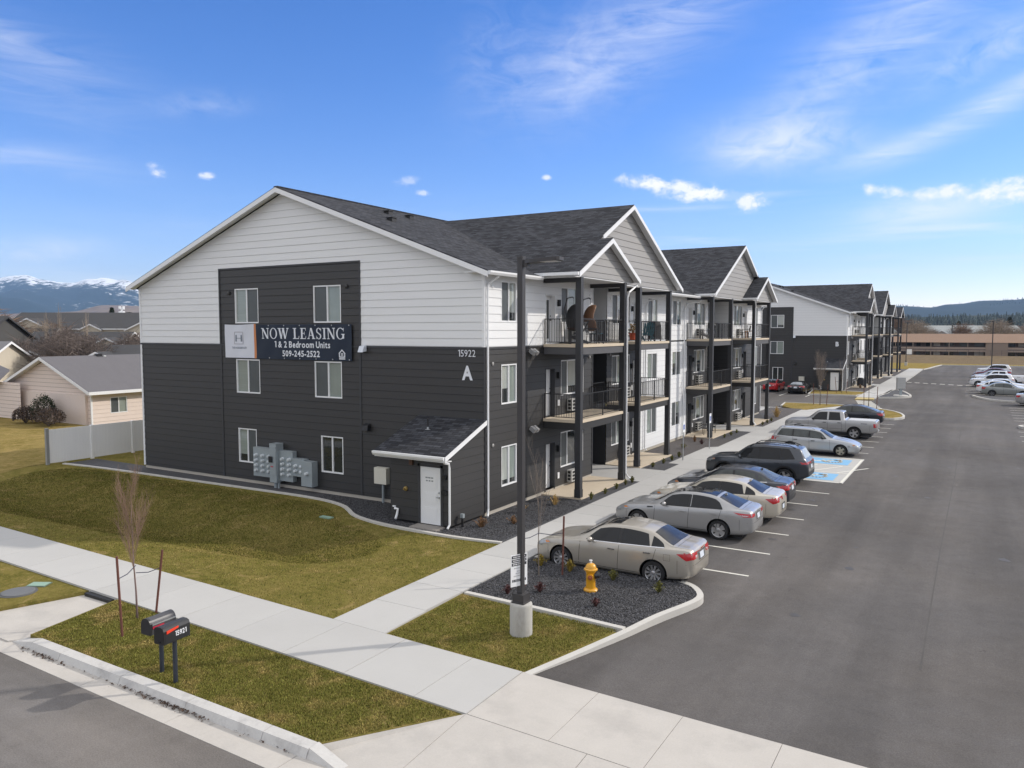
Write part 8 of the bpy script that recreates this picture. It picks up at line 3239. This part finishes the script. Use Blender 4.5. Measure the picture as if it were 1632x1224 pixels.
for i, (d, r, h) in enumerate(((105, -62.5, 11.2), (104, -60.2, 12.2), (106, -57.6, 11.4))):
    far_tree(['first', 'second', 'third'][i] + ' tall thin pale poplar from the left above the roofs', d, r, h, 'tall', GL, rgt, sx=0.9)


def conifer_mesh(seed, h, w, n):
    rg = random.Random(seed)
    a, c = MB(), MB()
    a.tube([(0, 0, -0.3), (0, 0, h * 0.97)], [h * 0.016, h * 0.003], 6)
    for i in range(n):
        t = rg.random() ** 0.8
        z = h * (0.06 + 0.93 * t)
        r = w / 2 * (1 - t) ** 0.85 * rg.uniform(0.35, 1.05)
        an = rg.uniform(0, 6.283)
        c0 = Vector((r * math.cos(an), r * math.sin(an), z - 0.12 * r))
        o = Vector((math.cos(an), math.sin(an), -0.35)) * h * 0.035
        s = Vector((-math.sin(an), math.cos(an), rg.uniform(-.3, .3))) * h * 0.022
        c.quad(c0 - o - s * .5, c0 - s, c0 + o, c0 + s)
    return a, c


CONM = mat('conifer_needles', (0.020, 0.034, 0.016), 0.9, island=0.5)
a, c = conifer_mesh(5, 12, 5.5, 1500)
CON = (a.build('trunk', BARK, None), c.build('crown', CONM, None))


def conifer(label, d, r, h, wf, group, base=-0.8):
    T = thing('conifer', label, 'tree', V3(d, r, base), rgt.uniform(0, 6), group)
    T.scale = (h / 12 * wf, h / 12 * wf, h / 12)
    for o in CON:
        if o.name in USED:
            q = o.copy()
            COL.objects.link(q)
        else:
            q = o
            USED.add(o.name)
        q.parent = T


conifer('dark green conical tree behind the left apartments', 210, -107.3, 14.0, 1.15, 'dark evergreens on the left')
conifer('dark green spreading pine at the block\'s left eave', 205, -100.2, 12.6, 1.9, 'dark evergreens on the left')

# brown two storey building beyond the dry field
T = thing('brown_motel', 'long brown two storey building with balconies beyond the dry field', 'building', (0, 0, 0))
bx0, bx1, by = -22.0, 48.0, 222.0
BROWN = mat('brown_stucco', (0.23, 0.18, 0.145), 0.85, var=0.08, vs=0.3)
BROWNL = mat('brown_balcony', (0.29, 0.23, 0.19), 0.85, var=0.06, vs=0.3)
b = MB()
b.box(bx0, by, -0.4, bx1, by + 12, 3.9)
b.build('wall', mat('recess_brown', (0.12, 0.095, 0.085), 0.9), T)
b = MB()
zf = lambda x, y: 3.85 + 0.50 * (y - (by - 2.0)) * 0.62
b.add([(bx0 - 1, by - 2.2, 3.75), (bx1 + 1, by - 2.2, 3.75), (bx1 + 1, by + 5, 6.1), (bx0 - 1, by + 5, 6.1), (bx1 + 1, by + 14, 3.75), (bx0 - 1, by + 14, 3.75)], [(0, 1, 2, 3), (3, 2, 4, 5), (0, 3, 5), (1, 4, 2)])
b.build('roof', mat('rust_shingle', (0.24, 0.155, 0.105), 0.9, var=0.08, vs=0.5), T)
b = MB()
b.box(bx0, by - 1.9, 1.25, bx1, by - 1.75, 2.5)
b.build('balcony_front', BROWNL, T)
b = MB()
b.box(bx0, by - 1.95, 1.75, bx1, by - 1.901, 1.98)
b.build('balcony_gap', mat('recess_brown', (0.12, 0.095, 0.085)), T)
for x0, x1 in ((-10.5, -5.6), (17.4, 22.5), (-22, -19), (33.2, 36.2), (44, 47)):
    q = MB()
    q.box(x0, by - 2.05, -0.4, x1, by - 0.2, 3.72)
    q.build('stair_bay', BROWN if x1 < 30 else BROWNL, T)
rgm = random.Random(12)
x = bx0 + 1
while x < bx1 - 1.5:
    w = rgm.choice((1.0, 1.6, 2.2))
    for z in (-0.2, 2.5):
        q = MB()
        q.box(x, by - 0.05, z + 0.25, x + w, by + 0.05, z + 1.5)
        q.build('window', rgm.choice([GLASS_DARK, GLASS_DARK, GLASS_SCREEN, mat('pale_curtain', (0.42, 0.38, 0.33), 0.7)]), T)
    x += w + rgm.uniform(0.5, 1.4)
b = MB()
x = bx0
while x < bx1:
    b.box(x, by - 1.95, -0.3, x + 0.18, by - 1.9, 3.75)
    x += 4.4
b.build('balcony_posts', BROWNL, T)

# pale roofed apartments behind it
for i, (d, r, w, lab) in enumerate(((292, 118, 46, 'pale grey roofed apartments behind the brown building, left of the two'), (300, 168, 50, 'pale grey roofed apartments behind the brown building at the right edge'))):
    gable_house('pale_roof_apartments', lab, d, r, w, 14, 5.6, 3.6, 0, mat('pale_metal_roof', (0.27, 0.29, 0.29), 0.7, var=0.05), mat('pale_wall', (0.36, 0.36, 0.35), 0.8),
                [(-w / 2 + 2 + k * 3.2, 3.4, 1.4, 1.5) for k in range(int(w / 3.4))], 'pale roofed apartments', -0.3, 0.5, [(-8, 7, 1.5, 5.6), (9, 5, 1.5, 5.0)])
gable_house('grey_tower_house', 'small grey two storey house left of the pale roofs', 285, 86.5, 9, 9, 6.4, 2.2, 0, ROOF_LT, mat('pale_wall', (0.36, 0.36, 0.35)), [(0, 3.6, 1.2, 1.4), (2.4, 3.6, 1.2, 1.4)], 'pale roofed apartments')
GR = 'bare trees around the pale apartments'
for i in range(26):
    d = rgt.uniform(262, 330)
    r = d * rgt.uniform(0.42, 0.70)
    far_tree('leafless %s tree beyond the brown building' % ['rust brown', 'grey brown', 'pale tan'][i % 3], d, r, rgt.uniform(7.5, 12) * (1.2 if r / d < 0.50 else 1.0), i % 3, GR, rgt, sx=1.25)
for i, (d, r, h) in enumerate(((345, 165, 13), (350, 200, 12), (352, 224, 14), (340, 240, 11))):
    conifer('dark evergreen standing over the pale roofs', d, r, h, 1.5, 'dark evergreens behind the pale roofs')
for i, (r, h) in enumerate(((10.5 + 4.0, 7.5), (6.0, 7.5))):
    pass
T = thing('bare_post', 'thin dark pole beyond the dry field', 'pole', V3(262, 147.5, -0.3))
b = MB()
b.tube([(0, 0, 0), (0, 0, 9)], 0.12, 6)
b.build('shaft', BLACK_METAL, T)
# wire fence along the field
T = thing('field_fence', 'low dark wire fence along the far edge of the dry field', 'fence', (-20, 205, 1.0))
b = MB()
for i in range(34):
    b.tube([(i * 2.4, 0, -0.3), (i * 2.4, 0, 1.1)], 0.035, 4)
b.build('fence_post', BLACK_METAL, T)
b = MB()
for z in (0.35, 0.7, 1.05):
    b.box(0, -0.01, z, 80, 0.01, z + 0.02)
b.build('wire', BLACK_METAL, T)


# ------------------------------------------------------------------ hills
def ridge(name, d0, d1, pts, mt, nz=26, ny=22, seed=1, rough=0.16, base=-0.4, crag=0.0):
    """a hill: its crest follows (right offset per unit distance, height per unit distance) at d0, and it falls towards the viewer to d1"""
    rg = np.random.RandomState(seed)
    pts = np.array(pts, float)
    n = 240
    u = np.linspace(pts[0, 0], pts[-1, 0], n)
    hh = pchip(pts, u) * d0
    hh = hh * (1 + crag * sum(np.sin(u * f_ + rg.uniform(0, 6.28)) / k_ for k_, f_ in enumerate((37, 71, 139, 260, 510), 1)))
    ph = rg.uniform(0, 6.28, (8, 3))
    b = MB()
    for i in range(n):
        for j in range(ny):
            f = j / (ny - 1)
            d = d1 + (d0 - d1) * f
            r = u[i] * d
            nn = 0
            for k in range(8):
                w = 2 ** (k * 0.55)
                nn += math.sin(u[i] * 11 * w + ph[k, 0] + 1.7 * math.sin(f * 4 * w * 0.5 + ph[k, 1])) * math.sin(f * 5 * w + ph[k, 2]) / w
            z = hh[i] * (f ** 1.25) * (1 + rough * nn * (1 - f) * f * 4 * 0.45)
            p = V3(d, r, max(base, z + base * (1 - f)))
            b.v.append(tuple(p))
    for i in range(n - 1):
        for j in range(ny - 1):
            b.f.append([i * ny + j, (i + 1) * ny + j, (i + 1) * ny + j + 1, i * ny + j + 1])
            b.mi.append(0)
    # back slope so that the hill is a solid body
    o = len(b.v)
    for i in range(n):
        b.v.append(tuple(V3(d0 * 1.12, u[i] * d0 * 1.12, -0.5)))
    for i in range(n - 1):
        b.f.append([i * ny + ny - 1, (i + 1) * ny + ny - 1, o + i + 1, o + i])
        b.mi.append(0)
    return b.build(name, mt, smooth=True)


def hill_mat(name, forest, bare, snow=None, snow_z=(0, 1), scale=0.004, bare_t=(0.55, 0.62), fine=0.03):
    m = bpy.data.materials.new(name)
    m.use_nodes = True
    t = m.node_tree
    b = t.nodes['Principled BSDF']
    b.inputs['Roughness'].default_value = 0.95
    b.inputs['Specular IOR Level'].default_value = 0.1
    g = nd(t, 'ShaderNodeNewGeometry')

    def noise(s, det=8, rough=0.6, dist=0.0, mul=(1, 1, 1)):
        mp = nd(t, 'ShaderNodeMapping')
        mp.inputs['Scale'].default_value = mul
        t.links.new(g.outputs['Position'], mp.inputs[0])
        n = nd(t, 'ShaderNodeTexNoise')
        n.inputs['Scale'].default_value = s
        n.inputs['Detail'].default_value = det
        n.inputs['Roughness'].default_value = rough
        n.inputs['Distortion'].default_value = dist
        t.links.new(mp.outputs[0], n.inputs['Vector'])
        return n.outputs['Fac']

    def mr(f, lo, hi):
        n = nd(t, 'ShaderNodeMapRange')
        n.inputs['From Min'].default_value = lo
        n.inputs['From Max'].default_value = hi
        t.links.new(f, n.inputs['Value'])
        return n.outputs[0]

    def mix(f, a, c):
        n = nd(t, 'ShaderNodeMix', data_type='RGBA')
        t.links.new(f, n.inputs['Factor'])
        if isinstance(a, tuple):
            n.inputs['A'].default_value = (*a, 1)
        else:
            t.links.new(a, n.inputs['A'])
        n.inputs['B'].default_value = (*c, 1)
        return n.outputs['Result']
    c = mix(mr(noise(scale, 8, 0.6), *bare_t), forest, bare)
    if snow is not None:
        sep = nd(t, 'ShaderNodeSeparateXYZ')
        t.links.new(g.outputs['Position'], sep.inputs[0])
        hgt = mr(sep.outputs[2], *snow_z)
        n1 = noise(scale * 0.5, 4, 0.5, 0.5)
        n2 = noise(scale * 7, 10, 0.72, 0.6)
        f = mth(t, 'ADD', mth(t, 'ADD', hgt, mth(t, 'MULTIPLY', mth(t, 'SUBTRACT', n1, 0.5), 2.3)), mth(t, 'MULTIPLY', mth(t, 'SUBTRACT', n2, 0.5), 2.8))
        c = mix(mr(f, 0.42, 0.62), c, snow)
    vm = nd(t, 'ShaderNodeVectorMath', operation='SCALE')
    t.links.new(c, vm.inputs[0])
    t.links.new(mth(t, 'ADD', mth(t, 'MULTIPLY', noise(fine, 6, 0.8), 1.2), 0.4), vm.inputs['Scale'])
    t.links.new(vm.outputs[0], b.inputs['Base Color'])
    return m


P2 = lambda x, y: ((x - 816) / 1243.0, (526.8 - y) / 1243.0)
# snowy range on the left
structure(ridge('snowy_hills', 8600, 4200, [P2(-700, 478), P2(-420, 452), P2(-200, 462), P2(-60, 446), P2(0, 444), P2(45, 440), P2(75, 445), P2(110, 450), P2(150, 446), P2(200, 450), P2(240, 462), P2(330, 474), P2(520, 492), P2(800, 505)],
                hill_mat('snowy_forest_hill', (0.018, 0.030, 0.030), (0.10, 0.085, 0.07), (0.80, 0.82, 0.86), (300, 560), 0.0016, (0.62, 0.70), 0.012), seed=4, rough=0.6, crag=0.018), 'blue forested hills with patchy snow on the left skyline', 'hills')
structure(ridge('brush_hills', 3400, 1500, [P2(-700, 500), P2(-300, 492), P2(-60, 500), P2(40, 497), P2(120, 494), P2(170, 484), P2(230, 486), P2(300, 496), P2(520, 508), P2(800, 514)],
                hill_mat('brush_hill', (0.16, 0.12, 0.10), (0.23, 0.18, 0.13), None, scale=0.006, bare_t=(0.4, 0.6)), seed=7, rough=0.5), 'low purplish brown hills below the snowy range', 'hills')
# right ridge
structure(ridge('forest_ridge', 5200, 2600, [P2(900, 508), P2(1150, 500), P2(1300, 492), P2(1430, 486), P2(1450, 487), P2(1480, 489), P2(1505, 484), P2(1530, 483), P2(1560, 478), P2(1590, 477), P2(1632, 474), P2(1750, 466), P2(1900, 474), P2(2300, 490)],
                hill_mat('forest_hill', (0.020, 0.030, 0.026), (0.20, 0.15, 0.10), None, scale=0.0035, bare_t=(0.66, 0.70), fine=0.02), seed=9, rough=0.5, crag=0.010), 'blue forested ridge on the right skyline', 'hills')
structure(ridge('pine_slope', 1500, 760, [P2(700, 516), P2(1100, 507), P2(1300, 503), P2(1430, 500), P2(1500, 499), P2(1560, 497), P2(1632, 496), P2(1800, 490), P2(2200, 500)],
                hill_mat('pine_slope_ground', (0.030, 0.040, 0.026), (0.09, 0.075, 0.05), None, scale=0.012, bare_t=(0.5, 0.7), fine=0.06), seed=11, rough=0.3), 'dark pine covered slope behind the pale apartments', 'hills')


# far pines as one wood: crowns spread over the slope
def wood(name, label, n, dr, ur, hr, zf, m, seed, wf=0.34):
    rs = np.random.RandomState(seed)
    d = rs.uniform(*dr, n)
    u = rs.uniform(*ur, n)
    h = rs.uniform(*hr, n)
    V, F = [], []
    o = 0
    C0 = np.array([CAM.x, CAM.y, 0.0])
    f_, r_ = np.array(FWD), np.array(RGT)
    for i in range(n):
        p = C0 + f_ * d[i] + r_ * (u[i] * d[i])
        z0 = zf(d[i], u[i]) - 1.0
        k = 7
        t0 = rs.uniform(0, 6.28)
        for lev, (za, ra) in enumerate(((0.10, 0.85), (0.34, 1.0), (0.36, 0.62), (0.62, 0.66), (0.64, 0.36), (0.86, 0.30))):
            for q in range(k):
                t = t0 + 2 * math.pi * q / k + lev * 0.4
                rr = h[i] * wf * 0.5 * ra * rs.uniform(0.6, 1.25)
                V.append((p[0] + rr * math.cos(t), p[1] + rr * math.sin(t), z0 + h[i] * za + rs.uniform(-.03, .03) * h[i]))
        V.append((p[0], p[1], z0 + h[i]))
        for lev in range(5):
            for q in range(k):
                q2 = (q + 1) % k
                F.append((o + lev * k + q, o + lev * k + q2, o + (lev + 1) * k + q2))
                F.append((o + lev * k + q, o + (lev + 1) * k + q2, o + (lev + 1) * k + q))
        for q in range(k):
            F.append((o + 5 * k + q, o + 5 * k + (q + 1) % k, o + 6 * k))
        o += 6 * k + 1
    ob = mesh_np(name, np.array(V), np.array(F), m)
    tag(ob, label, 'wood', kind='stuff')
    return ob


PINE = mat('far_pine', (0.045, 0.056, 0.044), 0.95, island=0.55)
wood('pine_wood', 'far off wood of dark pines behind the pale apartments', 2600, (560, 1450), (0.36, 0.78), (8, 13), lambda d, u: max(0, (d - 760) / 740) ** 1.25 * (526.8 - (503 - 10 * (u - 0.4) / 0.3)) / 1243 * 1500 * 0.9, PINE, 3)
PINE2 = mat('ridge_pine', (0.022, 0.032, 0.028), 0.95, island=0.4)
wood('ridge_wood', 'far off pines standing along the blue ridge', 500, (4700, 5250), (0.44, 0.80), (9, 15), lambda d, u: pchip([P2(900, 508), P2(1300, 492), P2(1430, 486), P2(1480, 489), P2(1530, 483), P2(1590, 477), P2(1632, 474), P2(1750, 466), P2(1900, 474)], u).item() * 5200 * max(0, (d - 2600) / 2600) ** 1.25, PINE2, 5)
BRW = mat('far_brush', (0.15, 0.115, 0.10), 0.95, island=0.5)
wood('brush_wood', 'far off brown bare woods below the snowy hills', 900, (260, 900), (-0.80, -0.44), (6, 10), lambda d, u: -0.3, BRW, 6, 0.9)
wood('brush_wood', 'far off brown bare woods below the pine slope', 500, (400, 640), (0.34, 0.78), (7, 12), lambda d, u: -0.3, BRW, 8, 0.8)

# ------------------------------------------------------------------ air
HAZE = 6.5e-5
hz = MB()
hz.box(-9300, -9300, -1.4, 9300, 9300, 760)
o = hz.build('haze', mat('haze_holder', (1, 1, 1)))
m = bpy.data.materials.new('haze_air')
m.use_nodes = True
t = m.node_tree
t.nodes.clear()
out = nd(t, 'ShaderNodeOutputMaterial')
pv = nd(t, 'ShaderNodeVolumePrincipled')
pv.inputs['Color'].default_value = (0.36, 0.60, 1.0, 1)
pv.inputs['Density'].default_value = HAZE
pv.inputs['Anisotropy'].default_value = 0.0
t.links.new(pv.outputs[0], out.inputs['Volume'])
o.data.materials.clear()
o.data.materials.append(m)
tag(o, 'thin blue air over the whole place', 'haze', kind='stuff')
